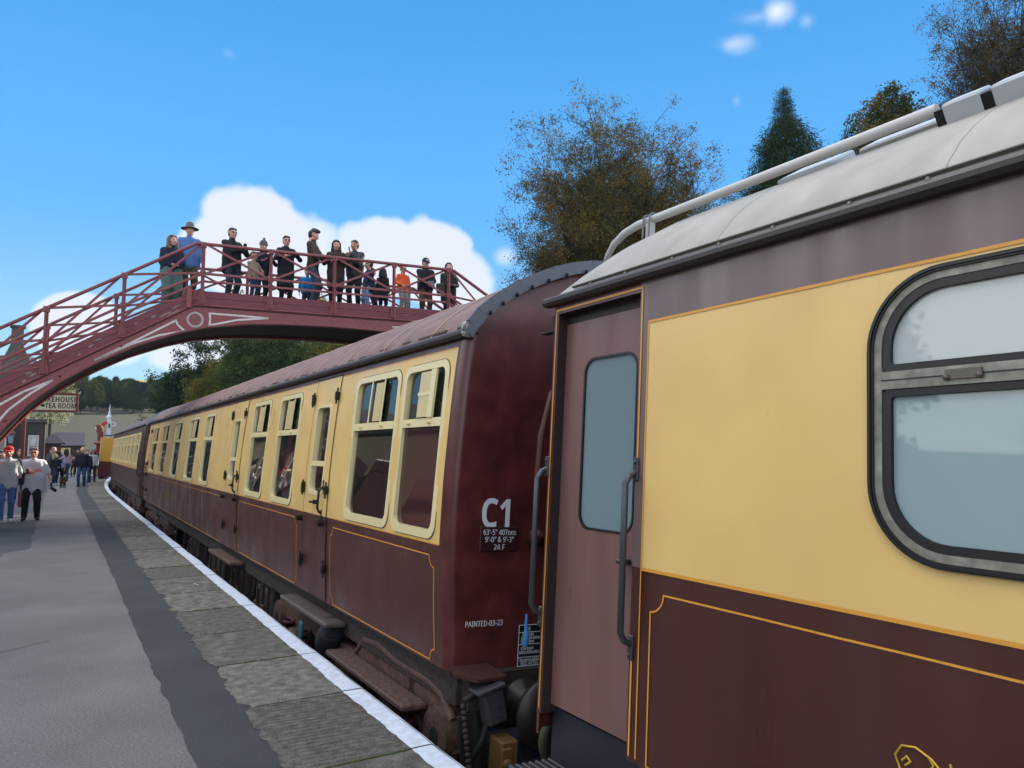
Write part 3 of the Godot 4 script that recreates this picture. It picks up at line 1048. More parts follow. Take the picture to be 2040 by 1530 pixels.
func roof(parent: Node, L: float, m: Material, dome := 0.0) -> void:
	var pr := roof_profile()
	var st := new_st()
	st.set_smooth_group(1)
	var zs := [-0.03, 0.02, 0.08, 0.18, 0.34, 0.60]
	while zs[-1] < L - 2.0:
		zs.append(zs[-1] + 2.0)
	zs.append(L)
	for i in zs.size() - 1:
		for k in pr.size() - 1:
			var v := []
			for q in [[i, k], [i, k + 1], [i + 1, k + 1], [i + 1, k]]:
				var p: Vector2 = pr[q[1]]
				var z: float = zs[q[0]]
				var f := 1.0
				if dome > 0.0 and z < dome:
					f = sqrt(maxf(1.0 - pow((dome - z) / (dome + 0.035), 2.0), 0.0))
				v.append(Vector3(p.x * lerpf(0.97, 1.0, f), 3.235 + (p.y - 3.235) * f, -z))
			quad(st, v[0], v[1], v[2], v[3])
	obj("roof", st, m, parent)

func end_wall(parent: Node, w: Callable, m: Material, bow: float, z0 := 0.0, dome := false) -> MeshInstance3D:
	var st := new_st()
	st.set_smooth_group(1)
	var ys := []
	for i in 18:
		ys.append(lerpf(1.10, 3.235, i / 17.0))
	var r := 0.075
	var pr := roof_profile()
	for i in range(1, 12):
		ys.append(pr[i].y)
	for i in ys.size() - 1:
		if dome and ys[i] >= 3.23:
			break
		for k in 12:
			var v := []
			for q in [[i, k], [i + 1, k], [i + 1, k + 1], [i, k + 1]]:
				var y: float = ys[q[0]]
				var half: float = w.call(y) - r if y <= 3.236 else -pr[q[0] - 17].x - 0.02
				var f: float = -1.0 + 2.0 * q[1] / 12.0
				v.append(Vector3(f * half, y, -z0 + bow * (1.0 - f * f)))
			quad(st, v[0], v[1], v[2], v[3])
	# rounded corners between end and sides
	for sgn in [-1.0, 1.0]:
		for i in 17:
			for k in 6:
				var v := []
				for q in [[i, k], [i + 1, k], [i + 1, k + 1], [i, k + 1]]:
					var y: float = ys[q[0]]
					var a: float = 0.5 * PI * q[1] / 6.0
					v.append(Vector3(sgn * (w.call(y) - r + r * sin(a)), y, -z0 - r + r * cos(a)))
				if sgn > 0: quad(st, v[0], v[1], v[2], v[3])
				else: quad(st, v[3], v[2], v[1], v[0])
	return obj("end_wall", st, m, parent)

# lining: a painted line round a panel, with notched corners; notches: +1 cut in, 0 square
func lining(parent: Node, w: Callable, s0: float, s1: float, y0: float, y1: float, notch: float, width: float, m: Material, wave := 0.0) -> void:
	var pts := []
	for c in [[s0, y0, 0.0], [s1, y0, 0.5 * PI], [s1, y1, PI], [s0, y1, 1.5 * PI]]:
		var order := []
		for i in 7:
			var a: float = c[2] + 0.5 * PI * i / 6.0
			order.append(Vector2(c[0] + cos(a) * notch, c[1] + sin(a) * notch))
		order.reverse()
		pts.append_array(order)
	var fine := []
	for i in pts.size():
		var a: Vector2 = pts[i]
		var b: Vector2 = pts[(i + 1) % pts.size()]
		var n := maxi(1, int(a.distance_to(b) / 0.10))
		for k in n:
			fine.append(a.lerp(b, float(k) / n))
	var st := new_st()
	st.set_smooth_group(-1)
	var n2 := fine.size()
	var nz := FastNoiseLite.new()
	nz.frequency = 0.16
	for i in n2:
		var a: Vector2 = fine[i]
		var b: Vector2 = fine[(i + 1) % n2]
		var d := (b - a).normalized()
		var o := Vector2(-d.y, d.x)
		a += Vector2(nz.get_noise_2d(i, 0), nz.get_noise_2d(i, 50)) * wave
		b += Vector2(nz.get_noise_2d((i + 1) % n2, 0), nz.get_noise_2d((i + 1) % n2, 50)) * wave
		var wa := width * 0.5 * (1.0 + nz.get_noise_2d(i, 99) * wave * 60.0)
		var wb := width * 0.5 * (1.0 + nz.get_noise_2d((i + 1) % n2, 99) * wave * 60.0)
		var e := d * width * 0.3
		quad(st, pt(w, (a + o * wa - e).x, (a + o * wa - e).y, 0.003), pt(w, (b + o * wb + e).x, (b + o * wb + e).y, 0.003), pt(w, (b - o * wb + e).x, (b - o * wb + e).y, 0.003), pt(w, (a - o * wa - e).x, (a - o * wa - e).y, 0.003))
	obj("lining", st, m, parent)

func band_line(parent: Node, w: Callable, s0: float, s1: float, y: float, width: float, m: Material, called := "lining") -> void:
	var st := new_st()
	skin(st, w, s0, s1, y - width * 0.5, y + width * 0.5, 0.0025)
	obj(called, st, m, parent)

# one Mk1 window: frame (> panes, bars, vents)
func coach_window(parent: Node, w: Callable, a: float, b: float, y0: float, y1: float, ym: float, kind: String, far := false) -> void:
	var fm := mat("window cream", Color(0.90, 0.83, 0.62), 0.35)
	var bd := 0.058
	var r := 0.11
	var o := rounded(a, b, y0, y1, r)
	var i := rounded(a + bd, b - bd, y0 + bd, y1 - bd + 0.008, r - 0.045)
	var st := new_st()
	ring(st, w, o, i, 0.008, 0.035)
	var f := obj("window", st, fm, parent)
	st = new_st()      # dark putty line round the frame
	ring(st, w, rounded(a - 0.006, b + 0.006, y0 - 0.006, y1 + 0.006, r + 0.005), o, 0.0025, 0.003)
	obj("putty_line", st, mat("putty", Color(0.30, 0.26, 0.18), 0.9), f)
	var g := glass("coach glass", 0.10, Color(0.35, 0.42, 0.40))
	st = new_st()
	fan(st, w, rounded(a + bd - 0.01, b - bd + 0.01, y0 + bd - 0.01, ym, 0.055), -0.022)
	obj("lower_pane", st, g if kind != "blind" else mat("brown painted glass", Color(0.26, 0.16, 0.165), 0.06), f)
	st = new_st()
	plate(st, w, a + bd - 0.005, b - bd + 0.005, ym - 0.008, ym + 0.052, 0.004)
	obj("glazing_bar", st, fm, f)
	var u0 := ym + 0.05
	var u1 := y1 - bd + 0.012
	st = new_st()
	fan(st, w, rounded(a + bd - 0.01, b - bd + 0.01, u0, u1, 0.055), -0.024)
	obj("upper_pane", st, g, f)
	var ca := lerpf(a + bd, b - bd, 0.34)
	var cb := lerpf(a + bd, b - bd, 0.62)
	if kind == "blind":
		st = new_st()
		for k in 9:
			var s := lerpf(ca, cb - 0.03, k / 8.0)
			plate(st, w, s, s + 0.012, u0 + 0.01, u1 - 0.02, 0.014)
		plate(st, w, ca - 0.01, cb, (u0 + u1) * 0.5 - 0.012, (u0 + u1) * 0.5 + 0.012, 0.016)
		plate(st, w, ca - 0.09, ca - 0.01, u0 + 0.005, u1 - 0.01, 0.016)
		obj("louvre_vent", st, fm, f)
		st = new_st()
		skin(st, w, ca, cb, u0 + 0.01, u1 - 0.02, -0.01)
		obj("vent_back", st, mat("vent dull cream", Color(0.42, 0.36, 0.24), 0.8), f)  # backing darker than the slats in front
	else:
		st = new_st()
		for s in [ca - 0.028, cb]:
			plate(st, w, s, s + 0.026, u0 - 0.005, u1, 0.004)
		obj("vent_rail", st, fm, f)
		st = new_st()
		plate(st, w, ca, lerpf(ca, cb, 0.62 if kind == "open" else 0.97), u0 + 0.012, u1 - 0.03, 0.008)
		obj("vent_panel", st, mat("vent cream", Color(0.80, 0.72, 0.50), 0.4), f)
		st = new_st()
		skin(st, w, ca, cb, u0, u1, -0.012)
		obj("vent_back", st, mat("vent dark", Color(0.22, 0.18, 0.12), 0.8), f)
	if not far:
		st = new_st()
		for s in [lerpf(a, b, 0.30), lerpf(a, b, 0.76)]:
			box(st, pt(w, s, ym + 0.022, 0.012), Vector3(0.02, 0.016, 0.045), Basis.IDENTITY, 0.004)
		obj("vent_catch", st, fm, f)

func grab_rail(parent: Node, w: Callable, s: float, y0: float, y1: float, off: float, r: float, m: Material) -> MeshInstance3D:
	var st := new_st()
	var pts := []
	for q in [[y0, 0.0], [y0 + 0.015, off * 0.6], [y0 + 0.05, off], [y1 - 0.05, off], [y1 - 0.015, off * 0.6], [y1, 0.0]]:
		pts.append(pt(w, s, q[0], q[1]))
	tube(st, pts, [r], 10)
	for y in [y0 - 0.012, y1 + 0.012]:
		box(st, pt(w, s, y, 0.006), Vector3(0.012, 0.10, 0.032), Basis.IDENTITY, 0.005)
		for k in [-0.03, 0.03]:
			ball(st, pt(w, s, y + k, 0.013), Vector3(0.006, 0.010, 0.010), 6, 4)
	return obj("grab_rail", st, m, parent)

func coach_door(parent: Node, w: Callable, a: float, b: float, wa: float, wb: float, wy0: float, wy1: float, ymid: float, cream: Material, choc: Material, far := false) -> void:
	var st := new_st()
	var y0 := 1.115
	skin(st, w, a + 0.008, b - 0.008, 1.862, wy0, 0.006)
	skin(st, w, a + 0.008, b - 0.008, wy1, 3.16, 0.006)
	skin(st, w, a + 0.008, wa, wy0, wy1, 0.006)
	skin(st, w, wb, b - 0.008, wy0, wy1, 0.006)
	var d := obj("door", st, cream, parent)
	st = new_st()
	skin(st, w, a + 0.008, b - 0.008, y0, 1.862, 0.006)
	obj("door_lower_panel", st, choc, d)
	st = new_st()
	for s in [a - 0.004, b - 0.006]:
		skin(st, w, s, s + 0.010, y0, 3.19, 0.008)
	skin(st, w, a, b, 3.16, 3.172, 0.008)
	obj("door_gap", st, mat("gap black", Color(0.06, 0.045, 0.04), 0.8), d)
	st = new_st()
	ring(st, w, rounded(wa - 0.035, wb + 0.035, wy0 - 0.035, wy1 + 0.03, 0.075), rounded(wa, wb, wy0, wy1, 0.06), 0.012, 0.045)
	var f := obj("door_window_frame", st, mat("window cream", Color(0.90, 0.83, 0.62), 0.35), d)
	st = new_st()
	plate(st, w, wa, wb, ymid - 0.025, ymid + 0.025, 0.004)
	obj("droplight_bar", st, mat("window cream", Color(0.90, 0.83, 0.62), 0.35), d)
	st = new_st()
	fan(st, w, rounded(wa, wb, wy0, ymid, 0.04), -0.02)
	obj("pane", st, glass("coach glass", 0.10), d)
	st = new_st()
	fan(st, w, rounded(wa, wb, ymid, wy1, 0.04), -0.035)
	obj("pane", st, glass("coach glass", 0.10), d)
	var iron := mat("door iron", Color(0.13, 0.11, 0.10), 0.45, 0.3)
	for q in [[a, 1.40, 0], [b, 1.40, 1], [a, 2.10, 0], [b, 2.10, 1], [a, 2.97, 0], [b, 2.97, 1]]:
		st = new_st()
		box(st, pt(w, q[0], q[1], 0.028), Vector3(0.035, 0.11 if q[2] else 0.08, 0.035), Basis.IDENTITY, 0.006)
		box(st, pt(w, q[0] + 0.02, q[1], 0.012), Vector3(0.012, 0.05, 0.07), Basis.IDENTITY, 0.003)
		if not far or q[1] > 1.5:
			tube(st, [pt(w, q[0], q[1] - 0.075, 0.03), pt(w, q[0], q[1] + 0.075, 0.03)], [0.009], 6)
		obj("hinge", st, iron, d)
	for q in [[a + 0.10, 1.80], [b + 0.07, 1.80]]:
		st = new_st()
		tube(st, [pt(w, q[0], q[1], 0.0), pt(w, q[0], q[1], 0.055)], [0.032], 10)
		obj("door_stop", st, iron, d)
	grab_rail(d, w, a + 0.15, 1.88, 2.13, 0.045, 0.011, iron)
	st = new_st()
	tube(st, [pt(w, a + 0.30, 1.98, 0.0), pt(w, a + 0.30, 1.98, 0.045)], [0.022], 10)
	tube(st, [pt(w, a + 0.30, 1.98, 0.04), pt(w, a + 0.41, 1.975, 0.045)], [0.011], 8)
	obj("handle", st, iron, d)

func interior(parent: Node, L: float, s0 := 0.3) -> void:
	var dk := mat("coach interior", Color(0.17, 0.11, 0.08), 0.6)
	var st := new_st()
	box(st, Vector3(0, 1.2, -L * 0.5), Vector3(2.5, 0.06, L - 0.6))
	obj("floor", st, dk, parent)
	st = new_st()
	box(st, Vector3(0, 3.26, -L * 0.5), Vector3(2.5, 0.04, L - 0.6))
	obj("ceiling", st, mat("coach ceiling", Color(0.55, 0.52, 0.45), 0.8), parent)
	st = new_st()
	box(st, Vector3(0.55, 2.2, -L * 0.5), Vector3(0.03, 2.0, L - 0.6))
	obj("partition", st, dk, parent)

func roof_seams(parent: Node, L: float, m: Material, every: float) -> void:
	var pr := roof_profile()
	var z := 0.55
	while z < L:
		var st := new_st()
		var pts := []
		for k in 12:
			pts.append(Vector3(pr[k].x * 1.001, pr[k].y + 0.002, -z - sin(k * 1.3 + z) * 0.006))
		tube(st, pts, [0.0075], 4, false)
		obj("roof_seam", st, m, parent)
		z += every

func bogie(parent: Node, c: float, m: Material, rich: bool) -> void:
	var st := new_st()
	# cast side frame, from above the near buffer beam round to the far end
	var poly := PackedVector2Array()
	for q in [[-2.15, 0.60], [-2.05, 0.88], [-1.80, 0.96], [-1.2, 0.96], [-0.85, 1.0], [-0.55, 0.98], [-0.30, 0.80], [0.30, 0.80], [0.55, 0.98], [0.85, 1.0], [1.2, 0.96], [1.85, 0.96], [2.10, 0.88], [2.18, 0.66], [2.05, 0.56], [1.85, 0.66], [1.55, 0.72], [1.45, 0.45], [1.05, 0.45], [0.95, 0.74], [0.6, 0.66], [0.35, 0.48], [-0.35, 0.48], [-0.6, 0.66], [-0.95, 0.74], [-1.05, 0.45], [-1.45, 0.45], [-1.55, 0.72], [-1.75, 0.62], [-1.95, 0.50]]:
		poly.append(Vector2(q[0], q[1]))
	var xf := Transform3D(Basis(Vector3(0, 0, -1), Vector3(0, 1, 0), Vector3(1, 0, 0)), Vector3(-1.235, 0, -c))
	prism(st, poly, 0.15, xf)
	# rounded lips along the casting
	for q in [[[-2.10, 0.80], [-1.95, 0.92], [-1.75, 0.95], [-1.2, 0.95], [-0.8, 0.99], [-0.5, 0.96], [-0.30, 0.80], [0.30, 0.80], [0.5, 0.96], [0.8, 0.99], [1.2, 0.95], [1.75, 0.95], [2.05, 0.86]], [[-2.12, 0.60], [-1.9, 0.50], [-1.7, 0.64], [-1.52, 0.70]], [[2.15, 0.66], [1.9, 0.6], [1.7, 0.70], [1.52, 0.72]]]:
		var pts := []
		for p in q:
			pts.append(Vector3(-1.22, p[1] - 0.02, -c - p[0]))
		tube(st, pts, [0.035], 8)
	for s in [-1.98, 2.02]:
		tube(st, [Vector3(-1.29, 0.67, -c - s), Vector3(-1.12, 0.67, -c - s)], [0.17], 18)
	var b := obj("bogie", st, m, parent)
	var dark := mat("bogie dark", Color(0.05, 0.045, 0.045), 0.8)
	for s in [-1.98, 2.02]:
		st = new_st()
		tube(st, [Vector3(-1.295, 0.66, -c - s), Vector3(-1.12, 0.66, -c - s)], [0.06], 12)
		obj("frame_hole", st, dark, b)
	for s in [-1.25, 1.25]:
		st = new_st()
		for x in [-0.80, 0.80]:
			lathe(st, [Vector2(0.0, -0.06), Vector2(0.455, -0.06), Vector2(0.46, 0.05), Vector2(0.40, 0.06), Vector2(0.12, 0.03), Vector2(0.0, 0.08)], Transform3D(Basis(Vector3(0, 0, 1), PI / 2), Vector3(x, 0.46, -c - s)), 28, false)
		tube(st, [Vector3(-1.1, 0.46, -c - s), Vector3(1.1, 0.46, -c - s)], [0.07], 10)
		obj("wheelset", st, mat("wheel steel", Color(0.16, 0.13, 0.12), 0.6, 0.3), b)
		st = new_st()
		box(st, Vector3(-1.27, 0.50, -c - s), Vector3(0.20, 0.36, 0.34), Basis.IDENTITY, 0.05)
		tube(st, [Vector3(-1.34, 0.48, -c - s), Vector3(-1.41, 0.48, -c - s)], [0.13, 0.11], 14)
		obj("axlebox", st, m, b)
		for k in [-0.29, 0.29]:
			st = new_st()
			for j in 5:
				lathe(st, [Vector2(0.055, -0.02), Vector2(0.085, 0.0), Vector2(0.055, 0.02)], Transform3D(Basis.IDENTITY, Vector3(-1.28, 0.44 + j * 0.065, -c - s - k)), 12)
			obj("spring", st, mat("spring red", Color(0.26, 0.10, 0.08), 0.7), b)
	if rich:
		st = new_st()
		box(st, Vector3(-1.40, 0.66, -c - 0.72), Vector3(0.03, 0.42, 0.10), Basis(Vector3(1, 0, 0), 0.05), 0.012)
		obj("teal_stripe", st, mat("teal marker", Color(0.16, 0.38, 0.40), 0.6), b)
		st = new_st()
		tube(st, [Vector3(-1.33, 0.60, -c - 0.20), Vector3(-1.33, 0.98, -c - 0.02)], [0.10], 14)
		tube(st, [Vector3(-1.33, 0.78, -c - 0.12), Vector3(-1.33, 0.90, -c - 0.05)], [0.112], 14)
		obj("damper", st, mat("damper", Color(0.15, 0.15, 0.16), 0.55), b)
		st = new_st()
		box(st, Vector3(-1.19, 0.66, -c), Vector3(0.16, 0.30, 0.80), Basis.IDENTITY, 0.05)
		obj("bolster", st, m, b)

func step_board(parent: Node, s0: float, s1: float, y: float, x: float, m: Material, hang := true) -> void:
	var st := new_st()
	box(st, Vector3(x, y, -(s0 + s1) * 0.5), Vector3(0.19, 0.045, s1 - s0), Basis.IDENTITY, 0.012)
	if hang:
		for s in [lerpf(s0, s1, 0.2), lerpf(s0, s1, 0.62)]:
			box(st, Vector3(x + 0.13, y + 0.12, -s), Vector3(0.03, 0.26, 0.10))
	obj("step_board", st, m, parent)

func sides(parent: Node, w: Callable, L: float, wins: Array, y_bot: float, y_waist: float, y_top: float, cream: Material, choc: Material, s_in0: float, s_in1: float, far_open := []) -> void:
	var st := new_st()
	skin(st, w, 0.075, L - 0.075, y_bot, y_waist)
	obj("lower_side", st, choc, parent)
	st = new_st()
	var s := s_in0
	for q in wins:
		skin(st, w, s, q[0], y_waist, y_top)
		skin(st, w, q[0], q[1], y_waist, q[2])
		skin(st, w, q[0], q[1], q[3], y_top)
		s = q[1]
	skin(st, w, s, s_in1, y_waist, y_top)
	obj("upper_side", st, cream, parent)
	st = new_st()
	skin(st, w, 0.075, s_in0, y_waist, y_top)
	skin(st, w, s_in1, L - 0.075, y_waist, y_top)
	skin(st, w, 0.075, L - 0.075, y_top, 3.24)
	obj("cantrail", st, choc, parent)
	st = new_st()
	var s2 := 0.075
	for q in far_open:
		skin(st, w, s2, q[0], y_bot, 3.24, 0.0, true)
		skin(st, w, q[0], q[1], y_bot, 2.0, 0.0, true)
		skin(st, w, q[0], q[1], 2.9, 3.24, 0.0, true)
		s2 = q[1]
	skin(st, w, s2, L - 0.075, y_bot, 3.24, 0.0, true)
	obj("far_side", st, choc, parent)

func build_train() -> void:
	var streak := noise_tex("paint streaks", 0.010, 2, 0.90, 1.0)
	var film := noise_tex("paint film", 0.010, 4, 0.25, 0.6)
	var choc := mat("chocolate paint", Color(0.33, 0.165, 0.14), 0.30, 0.0, streak, Vector3(0.3, 0.2, 0.3))
	choc.roughness_texture = film
	choc.roughness = 0.9
	var choc_dusty := mat("dusty chocolate", Color(0.315, 0.205, 0.19), 0.30, 0.0, streak, Vector3(0.9, 0.1, 0.9))
	choc_dusty.roughness_texture = film
	choc_dusty.roughness = 1.0
	var maroon := mat("end wall brown", Color(0.42, 0.195, 0.19), 0.30, 0.0, noise_tex("end grime", 0.012, 5, 0.65, 1.0), Vector3.ONE * 0.6)
	var cream := mat("cream paint", Color(0.92, 0.765, 0.47), 0.36, 0.0, noise_tex("cream streaks", 0.008, 3, 0.94, 1.0), Vector3(0.35, 0.25, 0.35))
	cream.roughness_texture = film
	cream.roughness = 0.9
	var gold := mat("orange lining", Color(0.86, 0.60, 0.22), 0.45)
	var black := mat("rubber black", Color(0.055, 0.06, 0.075), 0.45)
	var frame := mat("underframe brown", Color(0.28, 0.215, 0.20), 0.75, 0.0, noise_tex("rust", 0.03, 5, 0.5, 1.0), Vector3.ONE)
	var rust := mat("bogie brown", Color(0.42, 0.30, 0.255), 0.75, 0.0, noise_tex("rust", 0.03, 5, 0.5, 1.0), Vector3.ONE * 1.2)
	var steel := mat("handrail grey", Color(0.30, 0.31, 0.32), 0.35, 0.6)
	var white := mat("letter white", Color(0.86, 0.88, 0.90), 0.5)
	build_second_coach(choc, maroon, cream, gold, black, frame, rust, white)
	build_near_coach(choc, cream, gold, black, frame, steel)
	build_third_coach(choc_dusty, cream, gold, black, frame, rust)

func build_second_coach(choc: Material, maroon: Material, cream: Material, gold: Material, black: Material, frame: Material, rust: Material, white: Material) -> void:
	var L := 19.35
	var S := 4.32
	var w := w_mk1
	var c := thing("railway_coach", "chocolate and cream passenger coach numbered C1 on its end, with brown roof", "coach", Vector3(3.376, -0.93, -S), 0.0, "chocolate and cream coaches of the train")
	c.rotation.z = deg_to_rad(-3.5)
	var wins := [[4.50, 5.26], [5.32, 6.33], [6.98, 7.38], [8.02, 8.95], [9.38, 10.34], [11.05, 11.46], [13.16, 14.08], [14.76, 15.92], [16.94, 18.10], [19.10, 20.28], [21.16, 22.36], [22.78, 22.98]]
	var holes := []
	for i in wins.size():
		var a: float = wins[i][0] - S
		var b: float = wins[i][1] - S
		if i == 2 or i == 5:
			holes.append([a, b, 2.075, 2.88])
		elif i == 11:
			holes.append([a, b, 2.15, 2.85])
		else:
			holes.append([a + 0.03, b - 0.03, 1.93, 3.06])
	sides(c, w, L, holes, 1.10, 1.862, 3.155, cream, choc, 0.11, L - 0.12, [[12.3, 13.2], [14.6, 15.4], [16.7, 17.5]])
	for i in wins.size():
		if i in [2, 5, 11]:
			continue
		coach_window(c, w, wins[i][0] - S, wins[i][1] - S, 1.885, 3.09, 2.64, "blind" if i == 0 else ("open" if i == 1 else "shut"), i > 5)
	coach_door(c, w, 6.785 - S, 7.525 - S, 6.98 - S, 7.38 - S, 2.075, 2.88, 2.34, cream, choc)
	coach_door(c, w, 10.74 - S, 11.60 - S, 11.05 - S, 11.46 - S, 2.075, 2.88, 2.34, cream, choc)
	coach_door(c, w, 22.66 - S, 23.42 - S, 22.78 - S, 22.98 - S, 2.15, 2.85, 2.4, cream, choc, true)
	for q in [[4.50, 6.66, 1.12, 1.785], [7.76, 10.66, 1.12, 1.785], [11.9, 22.5, 1.115, 1.785]]:
		lining(c, w, q[0] - S, q[1] - S, q[2], q[3], 0.075, 0.009, gold, 0.0012)
	band_line(c, w, 0.11, L - 0.12, 1.862, 0.008, gold)
	band_line(c, w, 0.11, L - 0.12, 3.155, 0.006, gold)
	var e := end_wall(c, w, maroon, 0.05)
	# roof, its end rim and the rain gutter
	roof(c, L, mat("brown roof", Color(0.60, 0.455, 0.415), 0.62, 0.0, noise_tex("roof grime", 0.02, 6, 0.62, 1.0), Vector3(0.5, 0.5, 0.35), noise_tex("roof grime", 0.02, 6, 0.62, 1.0), 0.8))
	roof_seams(c, L, mat("roof caulk", Color(0.66, 0.55, 0.50), 0.8), 0.93)
	var st := new_st()
	var pr := roof_profile()
	var pts := []
	for p in pr:
		pts.append(Vector3(p.x, p.y - 0.012, 0.03))
	for i in pts.size() - 1:
		bar(st, pts[i], pts[i + 1], 0.09, 0.035, Vector3(0, 0.2, 1))
	obj("roof_rim", st, mat("rim grey", Color(0.36, 0.36, 0.38), 0.55), c)
	for i in range(2, 14):
		st = new_st()
		var q: Vector3 = pts[i].lerp(pts[i + 1], 0.5)
		ball(st, q + Vector3(0.0, -0.035, 0.045), Vector3(0.016, 0.016, 0.012), 6, 4)
		obj("rim_bolt", st, mat("gap black", Color(0.06, 0.045, 0.04), 0.8), c)
	st = new_st()
	box(st, Vector3(-1.325, 3.235, -L * 0.5), Vector3(0.075, 0.055, L + 0.02), Basis.IDENTITY, 0.018)
	obj("gutter", st, mat("gutter brown", Color(0.20, 0.155, 0.15), 0.55), c)
	st = new_st()
	box(st, Vector3(-1.325, 3.255, 0.02), Vector3(0.09, 0.10, 0.05), Basis.IDENTITY, 0.02)
	obj("gutter_end", st, mat("pale putty", Color(0.66, 0.64, 0.60), 0.6), c)
	# dirt line of sealant along the roof edge
	st = new_st()
	for i in 120:
		var z := -i * 0.16
		box(st, Vector3(-1.30 + R.randf_range(-0.008, 0.02), 3.285 + R.randf_range(-0.006, 0.012), z - 0.08), Vector3(0.02, 0.014, 0.15))
	tag(obj("roof_sealant", st, mat("old sealant", Color(0.34, 0.30, 0.25), 0.9), c), "", "", "", "stuff")
	# lettering on the end
	var zf := 0.055
	put("coach_letters", text_mesh("C1", 0.185, 0.003, true), white, c, Transform3D(Basis.IDENTITY.scaled(Vector3(0.82, 1, 1)), Vector3(-1.035, 2.075, zf - 0.023)))
	st = new_st()
	box(st, Vector3(-1.01, 1.915, zf - 0.026), Vector3(0.285, 0.16, 0.014), Basis.IDENTITY, 0.005)
	var dp := obj("data_plate", st, mat("plate brown", Color(0.23, 0.12, 0.13), 0.35), c)
	var k := 0
	for q in [["63'-5\" 40Tons", 0.034, 1.958], ["9'-0\" & 9'-3\"", 0.034, 1.912], ["24 F", 0.034, 1.864]]:
		put("plate_text", text_mesh(q[0], q[1], 0.002), white, dp, Transform3D(Basis.IDENTITY.scaled(Vector3(0.86 if k < 2 else 0.95, 1, 1)), Vector3(-1.01, q[2], zf - 0.0175)))
		k += 1
	put("painted_date", text_mesh("PAINTED-03-23", 0.034, 0.002), white, c, Transform3D(Basis.IDENTITY.scaled(Vector3(0.86, 1, 1)), Vector3(-1.085, 1.385, zf - 0.027)))
	st = new_st()
	box(st, Vector3(-0.685, 1.235, zf - 0.008), Vector3(0.30, 0.26, 0.004))
	var pn := obj("data_panel", st, mat("panel black", Color(0.07, 0.06, 0.08), 0.5), c)
	st = new_st()
	for y in [1.106, 1.16, 1.242, 1.318, 1.364]:
		box(st, Vector3(-0.685, y, zf - 0.005), Vector3(0.30, 0.004, 0.002))
	for x in [-0.835, -0.535]:
		box(st, Vector3(x, 1.235, zf - 0.0045), Vector3(0.004, 0.262, 0.002))
	obj("panel_rule", st, white, pn)
	for q in [["Set", -0.555, 1.370], ["Vehicle", -0.55, 1.334], ["Registration", -0.525, 1.312], ["Number", -0.55, 1.290], ["Current", -0.55, 1.246], ["Identification", -0.525, 1.222], ["Responsible", -0.53, 1.173], ["TEL: 01751", -0.53, 1.150]]:
		put("panel_text", text_mesh(q[0], 0.019 if q[0] != "Set" else 0.026, 0.0015, false, "Droid Serif"), white, pn, Transform3D(Basis.IDENTITY, Vector3(q[1] - 0.215, q[2] - 0.03, zf - 0.0045)))
	# gangway and bellows
	st = new_st()
	for i in 5:
		box(st, Vector3(0, 2.2, 0.05 + i * 0.09), Vector3(0.98 - (i % 2) * 0.08, 2.0 - (i % 2) * 0.08, 0.05), Basis.IDENTITY, 0.02)
	obj("gangway", st, mat("bellows black", Color(0.07, 0.065, 0.065), 0.8), c)
	st = new_st()
	lathe(st, [Vector2(0.0, 0.0), Vector2(0.055, 0.0), Vector2(0.06, 0.02), Vector2(0.045, 0.035), Vector2(0.05, 0.05), Vector2(0.0, 0.06)], Transform3D(Basis(Vector3(1, 0, 0), PI / 2), Vector3(-0.74, 1.93, 0.040)), 18)
	obj("lamp_socket", st, maroon, c)
	# underframe
	st = new_st()
	box(st, Vector3(-1.20, 0.99, -L * 0.5), Vector3(0.09, 0.22, L - 0.02), Basis.IDENTITY, 0.01)
	box(st, Vector3(-1.22, 1.09, -L * 0.5), Vector3(0.15, 0.025, L - 0.02))
	obj("solebar", st, frame, c)
	st = new_st()
	box(st, Vector3(0, 0.98, 0.02), Vector3(2.40, 0.24, 0.10), Basis.IDENTITY, 0.01)
	obj("headstock", st, frame, c)
	st = new_st()
	box(st, Vector3(0, 1.12, -L * 0.5), Vector3(2.3, 0.08, L - 0.1))
	obj("underfloor", st, mat("bogie dark", Color(0.05, 0.045, 0.045), 0.8), c)
	step_board(c, 4.68 - S, 6.30 - S, 0.79, -1.35, rust)
	step_board(c, 6.36 - S, 7.86 - S, 0.985, -1.35, mat("worn step", Color(0.30, 0.25, 0.23), 0.55), false)
	step_board(c, 10.45 - S, 12.1 - S, 0.975, -1.35, rust, false)
	bogie(c, 6.48 - S, rust, true)
	bogie(c, 20.6 - S, rust, false)
	# battery boxes, vacuum cylinders, hangers and pipes
	for q in [[9.6, 0.85, 0.60], [11.1, 1.1, 0.62], [12.8, 1.3, 0.60], [15.2, 1.2, 0.5]]:
		st = new_st()
		box(st, Vector3(-0.93, 0.93 - q[2] * 0.5, -(q[0] - S)), Vector3(0.5, q[2], q[1]), Basis.IDENTITY, 0.02)
		for j in 3:
			box(st, Vector3(-1.19, 0.93 - q[2] * 0.5, -(q[0] - S + (j - 1) * q[1] * 0.32)), Vector3(0.03, q[2] * 0.9, 0.05))
		var bb := obj("battery_box", st, frame, c)
		for j in 4:
			st = new_st()
			box(st, Vector3(-1.20, 0.80 - (j % 2) * 0.22, -(q[0] - S + (j * 0.5 - 0.7) * q[1] * 0.42)), Vector3(0.04, 0.06, 0.09), Basis.IDENTITY, 0.008)
			obj("latch", st, rust, bb)
